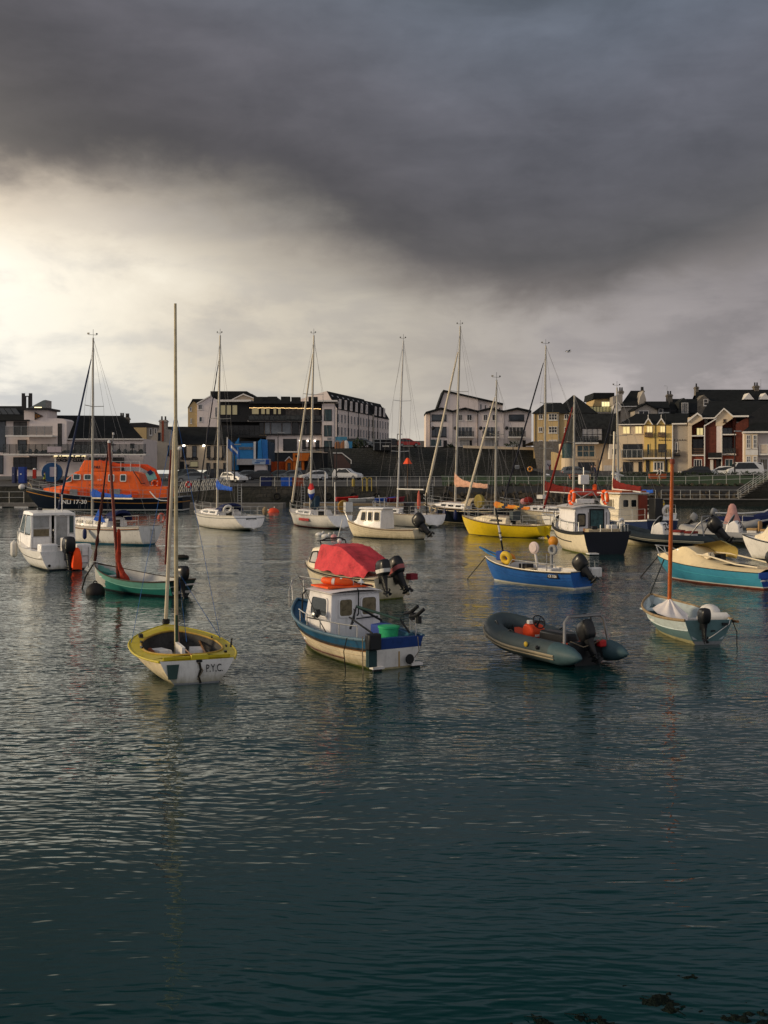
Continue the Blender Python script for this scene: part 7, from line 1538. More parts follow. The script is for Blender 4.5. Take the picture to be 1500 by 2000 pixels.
# mural hoarding, sign kiosk, stairs
b = B('hoarding', 'blue painted hoarding with pale blotches beside the restaurant tower', 672, 196, 884, cat='hoarding')
b.box('panel', 655, 853, 678, 883, mat('mural_blue', (.06, .20, .30), .7, var=.5, scale=.8), 0, .15); b.box('panel', 678, 862, 688, 883, mat('mural_blue2', (.03, .17, .33), .7, var=.3, scale=.8), 0, .15); mb = MB()
for x, m in ((659, mat('mural_tan', (.26, .12, .06), .7)), (670, mat('mural_tan', (.26, .12, .06), .7)), (676, M_offw)): p = b.L(x, 872, 0); mb.ell(p, (.5, .06, 1.1), m, 10, 6)
mb.build('painted_shape', b.o)
b = B('kiosk', 'flat roofed dark kiosk with white lettered sign at the top of the retaining wall', 745, 191, 879, cat='kiosk')
b.box('wall', 728, 859, 763, 879, M_darkw, 0, 3); b.box('roof', 727, 857.6, 764, 859, M_grey, -.2, 3.2); b.box('post', 729.5, 859.2, 731, 879, M_grey, -.15, -.02); b.box('post', 742, 859.2, 743.5, 879, M_grey, -.15, -.02); b.box('transom_bar', 729.5, 864, 763, 865, M_grey, -.10, -.03)
p0, p1 = b.L(747, 871.5), b.L(760, 871.5); text('RAMORE', .3, M_fend, b.o, ((p0.x + p1.x) / 2, -.05, p0.z), (R(90), 0, 0), bold=.012, width=p1.x - p0.x, depth=.03)
ss = thing('outside_stair', 'brown panelled outside stair with white sloping handrail below the hoarding', 'stair', at(660, 930, 189)); s_ = 189 / F
mb = MB(); mb.prism([(-8 * s_, 0, 0), (8 * s_, 0, 0), (24 * s_, .0, 0), (24 * s_, 0, 22 * s_), (8 * s_, 0, 43 * s_), (-8 * s_, 0, 43 * s_)], (0, 1.5, 0), mat('brown_panel', (.10, .06, .05), .8)); mb.build('stair_wall', ss)
hoop_rail(ss, [[(-10 * s_, -.1, 45 * s_), (8 * s_, -.1, 45 * s_), (26 * s_, -.1, 31 * s_), (26 * s_, -.1, 24 * s_)]], M_trimw, .09, 'handrail')
# ---------------------------------------------------------------- white terrace of four
b = B('gabled_block', 'pale rendered block with a steep single pitch roof behind the white terrace', 915, 250, 870)
b.wall([(853, 870), (853, 797), (867, 764), (934, 779), (934, 870)], 12, M_ren); b.wall([(934, 870), (934, 779), (982, 790), (982, 870)], 10, M_ren, .4)
b.roof([(852, 800), (866, 761), (983, 787.5), (983, 791), (868, 765), (856, 800)], 12, M_slate, -.4)
for k in range(5): b.win(938 + k * 9, 789 + k * 1.6, 941 + k * 9, 800, y=.4, fr=.05)
b = B('terrace_block', 'white terrace of four gabled houses with balconies on top of the dark retaining wall', 935, 218, 876)
us = [(840, 884), (884, 933), (933, 984), (984, 1038)]
b.wall([(832, 877), (832, 806), (840, 804), (840, 877)], 10, M_ren, .8)
for i, (x0, x1) in enumerate(us):
    b.wall([(x0, 877), (x0, 805), ((x0 + x1) / 2, 797.5), (x1, 805), (x1, 877)], 10, M_ren, 0 if i % 2 == 0 else .25)
    b.roof([(x0 - (8 if i == 0 else 0), 808 if i == 0 else 805.5), ((x0 + x1) / 2, 799.5), (x1, 805.5), (x1, 801.5), ((x0 + x1) / 2, 795.5), (x0 - (8 if i == 0 else 0), 804 if i == 0 else 801.5)], 11, M_slate, -.6)
    yy = 0 if i % 2 == 0 else .25; b.box('downpipe', x0 - .6, 805, x0 + .6, 876, M_trimd, yy - .1, yy - .01)
    if i in (0, 3): b.win(x0 + (3 if i == 0 else 10), 809.5, x0 + (32 if i == 0 else 40), 822, y=yy, m=M_town2, fm=M_trimd)
    else:
        b.win(x0 + 11, 809.5, x0 + 19, 821.5, y=yy, nx=2); b.win(x0 + 28, 809.5, x0 + 38, 821.5, y=yy, nx=2)
    wx = (x0 + 3, x0 + 32) if i == 0 else (x0 + 10, x0 + 39); b.win(wx[0], 833.5, wx[1], 853, y=yy, nx=4, m=M_town2, fm=M_winfr if i else M_trimd)
    if i: b.balcony(wx[0] - 2, wx[1] + 2, 843, 853.5, 1.3, M_trimd, M_bal, 8)
    if i == 0: b.win(840.5, 857.5, 863, 872, y=yy, nx=2, m=M_glasst)
    else: b.win(wx[0] + 4, 858, wx[1] - 6, 872, y=yy, nx=3, m=M_blind if i < 3 else M_offw)
    b.box('door', x1 - 17 if i else x0 + 26, 860, x1 - 11 if i else x0 + 33, 876, M_trimd, yy - .06, yy - .01)
    p = b.L(x0 + 6, 836, yy - .3); mb = MB(); mb.lathe([(.02, 0), (.3, .1), (.36, .16)], p, M_trimd, 'Y', 10); mb.build('satellite_dish', b.o)
# ---------------------------------------------------------------- yellow flats and slate fronted house
b = B('apartment_block', 'mustard rendered flats with hipped slate roof, right of the white terrace', 1085, 188, 895, rz=-16)
b.wall([(1042, 895), (1042, 806), (1118, 806), (1118, 895)], 14, M_rent); b.wall([(1066, 895), (1066, 806), (1092, 806), (1092, 895)], .3, M_rent, -.31); mb = MB()
def hip(b, eL, eR, r0, r1, run, m, y0=-.5, name='roof'):
    a, c = b.L(*eL, y0), b.L(*eR, y0); p, q = b.L(*r0, run), b.L(*r1, run); back = 2 * run - y0; a2, c2 = Vector((a.x, back, a.z)), Vector((c.x, back, c.z)); mb = MB()
    mb.add([a, c, c2, a2, p, q], [[0, 1, 5, 4], [1, 2, 5], [2, 3, 4, 5], [3, 0, 4], [3, 2, 1, 0]], m); return mb.build(name, b.o)
hip(b, (1038, 807.5), (1112, 807.5), (1066, 786.5), (1096, 786.5), 6, M_slate); hip(b, (1076, 808), (1166, 807), (1119, 772), (1122, 772), 8, M_slate, .8)
for y0, y1 in ((809, 819), (834, 844), (860, 870)):
    b.win(1052, y0, 1060, y1, nx=2); b.win(1072, y0 - 1, 1089, y1 + 2, nx=3, nz=2, y=-.31, m=M_blind if y0 == 860 else M_town); b.win(1102, y0, 1111, y1, nx=2)
b.win(1049, 874, 1056, 881); b.box('downpipe', 1045.5, 808, 1046.5, 890, M_trimd, -.1, -.01); b.box('downpipe', 1090.8, 808, 1092, 890, M_grey, -.42, -.32)
b = B('house', 'slate hung house with wide balcony windows, between the mustard flats and cream houses', 1155, 166, 926)
b.wall([(1112, 926), (1112, 864), (1208, 864), (1208, 926)], 10, M_renc); b.wall([(1120, 926), (1120, 868), (1165, 868), (1165, 926)], .4, M_renc, -.41)
mb = MB(); a, c = b.L(1117, 866, -.9), b.L(1208, 866, -.9); p, q = b.L(1126, 808, 1.2), b.L(1208, 808, 1.2); mb.prism([(a.x, a.y, a.z), (c.x, c.y, c.z), (q.x, q.y, q.z), (p.x, p.y, p.z)], (0, 8, 0), M_slate2); mb.build('mansard', b.o)
w = b.win(1134, 837, 1174, 861, m=M_blind, fm=M_trimd, nx=4, nz=2, y=-.95, sill=False); b.box('dormer', 1132, 835, 1176, 837, M_trimd, -1.1, 0); b.balcony(1122, 1166, 853, 864.5, 1.3, M_trimd, M_bal, 8)
b.win(1125.5, 869.5, 1161, 893, m=M_glasst, fm=M_renc, nx=3, nz=2, y=-.41, sill=False); b.win(1128, 902.5, 1160, 925, m=M_town, fm=M_trimd, nx=3, y=-.41, sill=False); b.box('string_course', 1120, 894, 1165, 896, M_renc, -.6, -.42)
mb = MB(); p = b.L(1112, 895, .8); q = b.L(1112, 866, .8); mb.lathe([(1.1, 0), (1.1, q.z - p.z)], p, M_glasst, seg=16); mb.lathe([(1.25, 0), (1.25, .25)], Vector((q.x, q.y, q.z)), M_trimd, seg=16); mb.lathe([(1.2, -4), (1.2, 0)], p, M_renc, seg=16); mb.build('corner_bay', b.o)
b.box('outhouse', 1170, 897, 1207, 926, M_renc, -2, -.02); b.box('sunroom', 1187, 868, 1207, 896.8, M_trimw, -1.5, -.02); b.win(1190, 876, 1205, 889, nx=3, y=-1.52); b.box('garage_door', 1174, 909, 1195, 925, M_offw, -2.05, -2.01)
cw = thing('curved_wall', 'curved beige rendered wall sweeping down beside the signboard', 'wall', at(1098, 927, 168)); mb = MB()
rows = [[(-1.6 + 3.2 * k / 12, -1.2 * math.sin(math.pi * .5 * k / 12), z) for k in range(13)] for z in (0.0, 1.0)]; rows[1] = [(x, y, 3.4 - 1.8 * (i / 12) ** 1.6) for i, (x, y, z) in enumerate(rows[1])][::1]; mb.grid(rows, M_rent); mb.grid([[(x, y + .4, z) for x, y, z in r] for r in rows], M_rent); mb.build('wall', cw)
# ---------------------------------------------------------------- cream and yellow houses
b = B('townhouse', 'cream and yellow town houses with twin small gables and lit upper windows', 1262, 160, 922, rz=-20)
b.wall([(1207, 922), (1207, 829), (1258, 829), (1258, 922)], 10, M_renc); b.wall([(1258, 922), (1258, 829), (1314, 829), (1314, 922)], 10, M_reny, -.3); b.wall([(1314, 922), (1314, 828), (1345, 826), (1345, 922)], 10, M_reng, -.1)  # grey right end: shade of a turned-away face put into the wall colour
b.slope((1206, 829.5), (1316, 829.5), (1243, 808), (1320, 808), 5, M_slate); b.slope((1313, 828), (1343, 828), (1318, 807), (1346, 807), 5, M_slate, y0=-.3); b.box('gutter', 1207, 828, 1258, 830.5, M_trimw, -.55, -.1); b.box('gutter', 1313, 826.5, 1342, 829.5, M_trimw, -.6, -.15)
for xa, xc, xb in ((1257, 1266, 1275.5), (1282, 1291.5, 1301)):
    b.prism('gablet', [(xa + 1, 829), (xc, 818), (xb - 1, 829)], 3, M_reny, -.32); b.prism('bargeboard', [(xa, 829.5), (xc, 815.5), (xb, 829.5), (xb - 2, 829.5), (xc, 819), (xa + 2, 829.5)], .3, M_trimw, -.6); p = b.L(xc, 816, -.45); mb = MB(); mb.tube([p, p + Vector((0, 0, .45))], .05, M_trimw, 6); mb.build('finial', b.o)
for x0, x1, y0, y1, y in ((1216, 1230.5, 832.5, 847.5, 0), (1240, 1254, 832, 847.5, 0), (1263.5, 1275, 832, 850, -.3), (1289.5, 1300, 832, 850, -.3)): b.win(x0, y0, x1, y1, m=M_lit, fm=M_renc, nx=2, y=y, fr=.07)
for x0, x1 in ((1260, 1276), (1286, 1302)): b.balcony(x0, x1, 845, 850.5, .7, M_wood2, mat('brown_glass', (.10, .07, .05), .4), 4, M_wood2)
b.win(1216.5, 867, 1255, 894, fm=M_trimd, nx=3, sill=False); b.balcony(1215, 1257, 879, 894.5, 1.0, M_rail, M_bal, 4, M_renc)
b.win(1263.5, 866.5, 1270, 889, m=M_glasst, fm=M_reny, y=-.3, sill=False); b.win(1286, 867, 1301.5, 882, fm=M_trimd, y=-.3); b.balcony(1257.5, 1312.5, 879, 893.5, 1.4, M_trimd, M_bal, 6)
b.win(1216.5, 902, 1236, 921.5, fm=M_trimd, nx=2, sill=False); b.win(1247, 902, 1254, 921.5, fm=M_trimd, sill=False); b.box('door', 1262, 899, 1269, 921.5, M_trimd, -.38, -.31); b.win(1276.5, 901, 1297, 920, m=M_town2, nx=3, fm=M_trimw, y=-.3, fr=.16); b.box('door', 1300, 897, 1304, 921, M_trimd, -.38, -.31)
b.win(1319, 864, 1324, 884, fm=M_winfr, y=-.1); b.balcony(1317, 1329, 880, 888, .6, M_trimd, None, 4, M_trimd); mb = MB()
for k in range(11): p = b.L(1288 + k * 5, 859.5, -.3 if k < 5 else -.1); mb.ell(p + Vector((0, -.08, 0)), (.09, .06, .09), M_trimd, 6, 4)
mb.build('wall_stud', b.o); b.box('downpipe', 1279.5, 830, 1280.5, 893, M_trimd, -.4, -.31); b.box('downpipe', 1313.2, 829, 1315, 921, M_trimw, -.45, -.31)
# ---------------------------------------------------------------- brick houses with balconies
b = B('brick_house', 'red-brown brick town houses with cream gables and deep recessed balconies', 1400, 156, 920, rz=-14)
b.wall([(1344, 920), (1344, 815), (1351, 815), (1351, 920)], 9, M_renc, -.2); b.prism('gable', [(1344, 831), (1344, 818), (1362, 806), (1373, 815), (1373, 819), (1351, 831)], 4, M_renc, -.25); b.prism('bargeboard', [(1343, 825), (1362, 809), (1371, 815.5), (1371, 812), (1362, 805.5), (1343, 821)], .3, M_trimw, -.5)
b.wall([(1351, 920), (1351, 816), (1376, 816), (1376, 920)], 6, M_brick, 1.8); b.box('ground_storey', 1351, 890, 1376, 920, M_brickr, 0, 1.75); b.wall([(1376, 920), (1376, 831), (1400, 817), (1400, 920)], 6, M_brick, -.1)
for y0, y1 in ((850, 852.5), (888, 890.5)): b.box('balcony_slab', 1351, y0, 1376, y1, M_trimw, -.3, 1.75)
b.win(1360.5, 834, 1375, 850, m=M_lit, fm=M_trimd, nx=2, y=1.8, sill=False); b.win(1353, 856, 1375, 888, fm=M_trimd, nx=2, y=1.8, sill=False); mb = MB()
for y in (876, 880.5, 884.5): a_, c_ = b.L(1352, y), b.L(1375.5, y); mb.bx(a_.x, c_.x, -.1, -.02, a_.z - .12, a_.z, M_wood2)
mb.build('timber_rail', b.o); b.win(1355, 897, 1371, 916, nx=3, fm=M_winfr, m=M_town, sill=False)
b.box('corner_post', 1374.8, 831, 1377, 918, M_trimw, -.35, -.12); b.box('corner_post', 1408.3, 832, 1410.4, 918, M_trimw, -.35, -.12); b.prism('bargeboard', [(1376, 833), (1400, 818.5), (1400, 816), (1376, 830.5)], .3, M_trimw, -.42)
b.prism('gable', [(1398, 832), (1398, 816), (1414, 799), (1431, 814), (1431, 817), (1410, 832)], 4, M_renc, -.2); b.wall([(1399.5, 884), (1399.5, 832), (1409.5, 832), (1409.5, 884)], 4, M_ren, -.15); b.prism('bargeboard', [(1395.5, 818), (1414, 799.5), (1433, 815.5), (1433, 812.5), (1414, 796.5), (1395.5, 815)], .35, M_trimw, -.55); b.win(1412.5, 818.5, 1418, 825, fm=M_wood2, y=-.2)
b.wall([(1409, 920), (1409, 829), (1431, 817), (1431, 920)], 6, M_brick, 1.8); b.wall([(1431, 920), (1431, 815), (1438, 815), (1438, 920)], 6, M_brick, 1.0); b.box('ground_storey', 1410.5, 890, 1437, 920, M_brickr, 0, 1.75)
for y0, y1 in ((847.5, 850), (886.5, 889)): b.box('balcony_slab', 1410.5, y0, 1437.5, y1, M_trimw, -.3, 1.75)
b.win(1412, 834, 1434, 847.5, fm=M_trimd, nx=2, y=1.8, sill=False); b.win(1412, 852, 1434, 886, fm=M_trimd, nx=2, y=1.8, sill=False); b.balcony(1411, 1437, 876, 886, .3, M_trimd, M_bal, 5, M_trimw); b.win(1416, 896.5, 1432, 914, m=M_glasst, nx=2, fm=M_winfr, sill=False)
b.wall([(1437.5, 920), (1437.5, 828), (1462, 813), (1462, 920)], 6, M_brick, -.1); b.box('gutter', 1431, 811.5, 1462, 815, M_trimw, -.6, -.15); b.box('gutter', 1370, 815.5, 1397, 818, M_trimw, -.4, 1.7)
b.box('porch_roof', 1383, 884, 1409, 894, M_slate2, -.9, -.2); b.box('porch_trim', 1383, 894.2, 1409, 896, M_trimw, -1.0, -.2); b.box('door', 1387, 898, 1393, 919, M_trimw, -.2, -.11); b.box('door', 1398.5, 897, 1405, 919, M_trimd, -.2, -.11)
b.slope((1366, 817), (1470, 814), (1385, 783), (1500, 783), 8, M_slate, y0=.5); b.prism('end_gable', [(1463, 840), (1463, 812), (1500, 786), (1520, 800), (1520, 840)], 6, M_darkw, -.3)
b = B('house', 'cream two storey house with bay windows, cut by the right edge', 1480, 152, 921, rz=-14)
b.wall([(1453, 921), (1453, 845), (1530, 845), (1530, 921)], 9, M_ren); b.prism('bay', [(1454, 920), (1454, 847), (1480, 847), (1480, 920)], 1.2, M_renc, -1.1); b.box('cornice', 1450, 842.5, 1530, 846.5, M_trimw, -1.4, 1); b.slope((1450, 843), (1532, 843), (1490, 812), (1532, 812), 5, M_slate, y0=-.6)
for x0, x1 in ((1456.5, 1464.5), (1469.5, 1477.5)): b.win(x0, 850, x1, 876, nx=2, nz=3, y=-1.1, m=M_town2); b.win(x0, 891, x1, 908, nx=2, nz=3, y=-1.1)
b.box('bay_panel', 1455, 878, 1479, 889, M_offw, -1.14, -1.11); b.balcony(1481, 1530, 868, 886, 1.0, M_trimw, mat('cream_panel', (.5, .42, .34), .7), 3); b.win(1484, 896, 1499, 918, m=M_curtain, nx=3)
# ---------------------------------------------------------------- roofs of the street behind
b = B('house', 'tan flat fronted house with brightly lit window and glass roof terrace', 1178, 196, 826)
b.wall([(1161, 826), (1161, 778), (1197, 778), (1197, 826)], 8, M_rent); b.roof([(1158, 779.5), (1160, 767), (1200, 767), (1200, 778)], 9, M_slate, -.5); b.win(1174.5, 784, 1191, 803, m=mat('bright_lit_window', (.6, .5, .3), .5, emit=(1.0, .86, .42), estr=1.0), nx=3, fm=M_trimw)
b.balcony(1142, 1192, 795.5, 806, 2.0, M_trimd, glassm('glow_painted_balustrade', (.75, .68, .32), .9), 8, M_reng); b.box('terrace_floor', 1140, 806, 1197, 830, M_reng, -1.9, -.05)  # lamplight on the balustrade glass put into its bright yellow colour
b = B('house', 'grey house with steep slate roof and white gable, right of the lit roof terrace', 1228, 192, 832)
b.wall([(1197, 832), (1197, 775), (1216, 768), (1216, 832)], 7, M_reng, 1); b.wall([(1212, 832), (1212, 793), (1262, 793), (1262, 832)], 7, M_reng); b.slope((1210, 794), (1248, 794), (1232, 763), (1258, 763), 5, M_slate); b.prism('end_gable', [(1246, 795), (1250, 776), (1257, 763), (1262, 780), (1262, 800), (1246, 800)], 4, M_reng, .2)
b.prism('gablet', [(1200, 808), (1200, 794), (1206.5, 786), (1213, 795), (1213, 801)], 3, M_trimw, -.8); b.prism('bargeboard', [(1198.5, 796), (1206.5, 786), (1214, 796), (1214, 793), (1206.5, 783.5), (1198.5, 793)], .2, M_trimw, -1.05); b.chimney(1253, 762, 1258, 768, M_stone, 4.5); b.chimney(1210, 763, 1218, 770, M_stone, 4); b.win(1216, 820, 1224, 826); b.box('gutter', 1212, 793.2, 1247, 794.8, M_trimw, -.4, -.1)
b = B('house', 'low house with pale shallow gable and wide window behind the twin gabled houses', 1270, 188, 826)
b.wall([(1240, 826), (1240, 800), (1263, 790), (1284, 801), (1284, 826)], 7, M_reng); b.roof([(1238, 802), (1263, 788.5), (1286, 802), (1286, 799.5), (1263, 786), (1238, 800)], 7, M_slate, -.4); b.win(1247, 802, 1267, 811, nx=2); b.wall([(1262, 826), (1262, 797), (1310, 797), (1310, 826)], 6, M_darkw, 1); b.slope((1260, 796.5), (1308, 796.5), (1259, 784), (1305, 784), 4, M_slate, y0=.6); b.win(1289, 797.5, 1298, 806, y=1)
b = B('house', 'dark slate roofed house with tall white triple window and stout stone chimney', 1332, 190, 826)
b.wall([(1304, 826), (1304, 800), (1362, 800), (1362, 826)], 7, M_darkw); b.slope((1302, 806), (1362, 806), (1312, 779), (1362, 779), 4, M_slate); b.prism('dormer', [(1326, 808), (1326, 786), (1336, 777), (1346, 786), (1346, 808)], 3, M_slate2, -.6); b.win(1329.5, 787, 1342, 808, nx=3, y=-.6); b.chimney(1304, 770, 1313.5, 792, M_stone, 3.0, 1.2)
mb = MB(); p = b.L(1303, 770, 3); mb.tube([p, p + Vector((0, 0, 1.4)), p + Vector((-.5, 0, 1.45))], .03, M_grey, 5); mb.build('aerial', b.o)
b = B('long_house', 'long dark roofed stone house with two pale triangular dormers along the skyline, top right', 1435, 200, 826)
b.wall([(1359, 826), (1359, 786), (1530, 786), (1530, 826)], 8, M_stone); b.slope((1356, 791), (1530, 791), (1360, 761), (1530, 761), 5, M_slate); b.prism('gable', [(1361, 815), (1361, 784), (1375, 771), (1389, 784), (1389, 815)], 3, M_stone, -.8); b.win(1371.5, 780, 1380.5, 793, y=-.8, nz=2)
for xc in (1463, 1495): b.prism('dormer', [(xc - 11, 780), (xc, 767.5), (xc + 10, 780)], 2.5, M_trimw, .6)
b.chimney(1359, 755, 1364.5, 772, M_stone, 4.2, 1.2, 1); b.chimney(1474, 753, 1483, 764, M_stone, 4.4, 1.2, 2); mb = MB(); p = b.L(1486, 764, 5); mb.tube([p, p + Vector((0, 0, 2.2))], .03, M_grey, 5); mb.build('aerial', b.o)
# ================================================================ CARS, PEOPLE, QUAY CLUTTER, PLANTS
M_tyre = mat('tyre_rubber', (.012, .012, .012), .85)
def make_car(paint, kind='hatch'):
    """car along +x, wheels on z=0; returns the Empty with its parts"""
    o = thing('parked_car', 'car', 'car')
    L_, H_, W_ = {'hatch': (4.1, 1.5, 1.75), 'suv': (4.6, 1.75, 1.85), 'van': (5.0, 2.05, 1.95)}[kind]
    rf = {'hatch': [(-1.95, .92), (-1.65, 1.40), (-.9, 1.5), (.1, 1.48), (.95, .98)], 'suv': [(-2.2, 1.05), (-2.0, 1.62), (-1.2, 1.75), (.2, 1.70), (1.05, 1.12)], 'van': [(-2.42, 1.1), (-2.35, 1.95), (-1.2, 2.05), (1.0, 2.0), (1.65, 1.25)]}[kind]
    hl = L_ / 2; zb = rf[0][1]; low = [(-hl, .35), (-hl + .03, zb - .12), rf[0], rf[-1], (hl - .35, rf[-1][1] - .12), (hl, .62), (hl - .02, .32)]
    mb = MB(); w = W_ / 2
    top = [(x, z) for x, z in rf]; prof = [(-hl, .32), (-hl + .02, zb - .15)] + top + [(hl - .30, rf[-1][1] - .14), (hl - .03, .66), (hl, .34)]
    rows = []
    for yf, zc in ((-1, .0), (-.96, .0), (-.5, .03), (.5, .03), (.96, .0), (1, .0)):
        rows.append([(x, yf * w * (1 if z < zb + .05 else .84 + .16 * (1 - min(1, (z - zb) / .4))), z + (zc if z > zb + .05 else 0)) for x, z in prof])
    mb.grid(rows, paint); 
    for r_ in (rows[0], rows[-1]): mb.poly(r_, paint)
    mb.poly([rows[0][0], rows[0][-1], rows[-1][-1], rows[-1][0]], M_trimd); bd = mb.build('body', o, bevel=.03)
    ya = lambda z: w * (.84 + .16 * (1 - min(1, max(0, z - zb) / .4))) + .006
    ztp = rf[2][1] - .10; zl = zb + .05
    for sd in (1, -1):
        mb = MB(); q = [(rf[0][0] + .22, sd * ya(zl), zl), (rf[-1][0] - .15, sd * ya(zl), zl), (rf[-2][0] - .05, sd * ya(ztp), ztp), (rf[1][0] + .22, sd * ya(ztp), ztp)]; mb.prism(q, (0, sd * .006, 0), M_glass); mb.build('side_window', o)
    for (xa, za), (xb, zb2), nm in ((rf[-1], rf[-2], 'windscreen'), (rf[0], rf[1], 'rear_window')):
        dx = .012 if nm == 'windscreen' else -.012; mb = MB(); mb.prism([(lerp(xa, xb, .1) + dx, -w * .80, lerp(za, zb2, .1)), (lerp(xa, xb, .1) + dx, w * .80, lerp(za, zb2, .1)), (lerp(xa, xb, .9) + dx, w * .72, lerp(za, zb2, .9)), (lerp(xa, xb, .9) + dx, -w * .72, lerp(za, zb2, .9))], (dx, 0, .01), M_glass); mb.build(nm, o)
    for x in (hl - .8, -hl + .8):
        for sd in (1, -1):
            mb = MB(); mb.lathe([(.30, -.1), (.33, -.08), (.33, .08), (.30, .1)], (0, 0, 0), M_tyre, 'Y', 16); wh = mb.build('wheel', o, (x, sd * (w - .09), .33)); mb = MB(); mb.lathe([(.21, -.108), (.20, .108)], (0, 0, 0), M_grey, 'Y', 12); mb.build('rim', wh)
    for sd in (1, -1):
        mb = MB(); mb.box((hl - .06, sd * w * .72, .72), (.12, .34, .15), M_offw); mb.build('headlight', o); mb = MB(); mb.box((-hl + .02, sd * w * .80, zb - .22), (.08, .2, .26), mat('tail_light', (.25, .01, .01), .4)); mb.build('tail_light', o)
    return o
M_cw = mat('white_car_paint', (.62, .62, .61), .3, var=.03, coat=.6); M_cs = mat('silver_car_paint', (.13, .145, .15), .3, .3, var=.05, coat=.5); M_ck = mat('black_car_paint', (.012, .013, .015), .25, var=.1, coat=.6); M_cg = mat('grey_green_car_paint', (.06, .075, .075), .3, var=.08, coat=.5); M_cr = mat('red_car_paint', (.30, .02, .015), .3, var=.08, coat=.5)
protos = {}
def car(px, d, z, paint, kind, rz, label, group='cars parked behind the quay'):
    k = (paint.name, kind)
    if k not in protos: protos[k] = o = make_car(paint, kind); o.location = (Xp(px, d), d, z); o.rotation_euler = (0, 0, R(rz)); o['label'] = label; o['group'] = group; return o
    return dup(protos[k], (Xp(px, d), d, z), R(rz), label, group)
zc = 2.95
for a in ((352, 171, M_cg, 'hatch', 200, 'grey-green car parked nearest the bar gable, left of the big dark one'), (378, 168, M_cg, 'suv', 5, 'large grey-green car parked in front of the bar doors'), (372, 160, M_cs, 'hatch', 185, 'silver car in front of the large grey-green one, beside the gangway'), (412, 170, M_ck, 'suv', 180, 'black car parked under the lettering at the right end of the bar'),
          (457, 160, M_cw, 'hatch', -40, 'white car seen nose-on beside the pale gate pillar'), (476, 172, M_cs, 'hatch', 190, 'silver car parked left of the black one below the banner'), (505, 172, M_ck, 'hatch', 184, 'black car parked directly under the pale blue banner'), (541, 176, M_cg, 'hatch', 178, 'dark green-grey car before the orange container'), (566, 176, M_cs, 'hatch', 190, 'silver car before the small gabled orange booth'), (590, 178, M_ck, 'hatch', 170, 'black car before the tall orange kiosk'),
          (612, 168, M_cw, 'hatch', 200, 'white car low behind the railing, left of the white off-roader'), (628, 180, M_cg, 'suv', 175, 'dark green-grey off-roader before the navy ground floor'), (648, 182, M_ck, 'suv', 182, 'black off-roader beside the brown outside stair'), (679, 176, M_cw, 'suv', -28, 'white off-roader parked alone against the dark retaining wall')):
    px, d, m, kd, rz, lab = a; car(px, d, pl([(152, 2.31), (165, 2.76), (205, 3.11)], d), m, kd, rz, lab)
for px, m, rz, lab, kd in ((769, M_ck, 10, 'dark car on the upper road right of the lettered kiosk', 'hatch'), (798, M_cr, 5, 'red car on the upper road left of the white terrace', 'hatch'), (712, M_cs, 12, 'silver car on the upper road below the long terrace', 'hatch'), (697, M_ck, 0, 'black car on the upper road by the blue hoarding', 'hatch')): car(px, 199, 8.45, m, kd, rz, lab, 'cars on the upper road')
for px, d, m, kd, rz, lab in ((1357, 151.5, M_ck, 'hatch', 178, 'black car in front of the grey side of the cream houses'), (1407, 151.5, M_cw, 'hatch', 165, 'white car partly hidden by the hedge before the brick houses'), (1452, 150.5, M_cw, 'van', 180, 'white van parked before the right-hand brick house'), (1125, 157, M_cs, 'hatch', 5, 'silver car in front of the slate hung house'), (1078, 186, M_ck, 'hatch', 30, 'dark car beside the orange parasol above the dark wall')):
    car(px, d, 3.35 if d < 180 else 6.7, m, kd, rz, lab, 'cars before the right-hand houses')
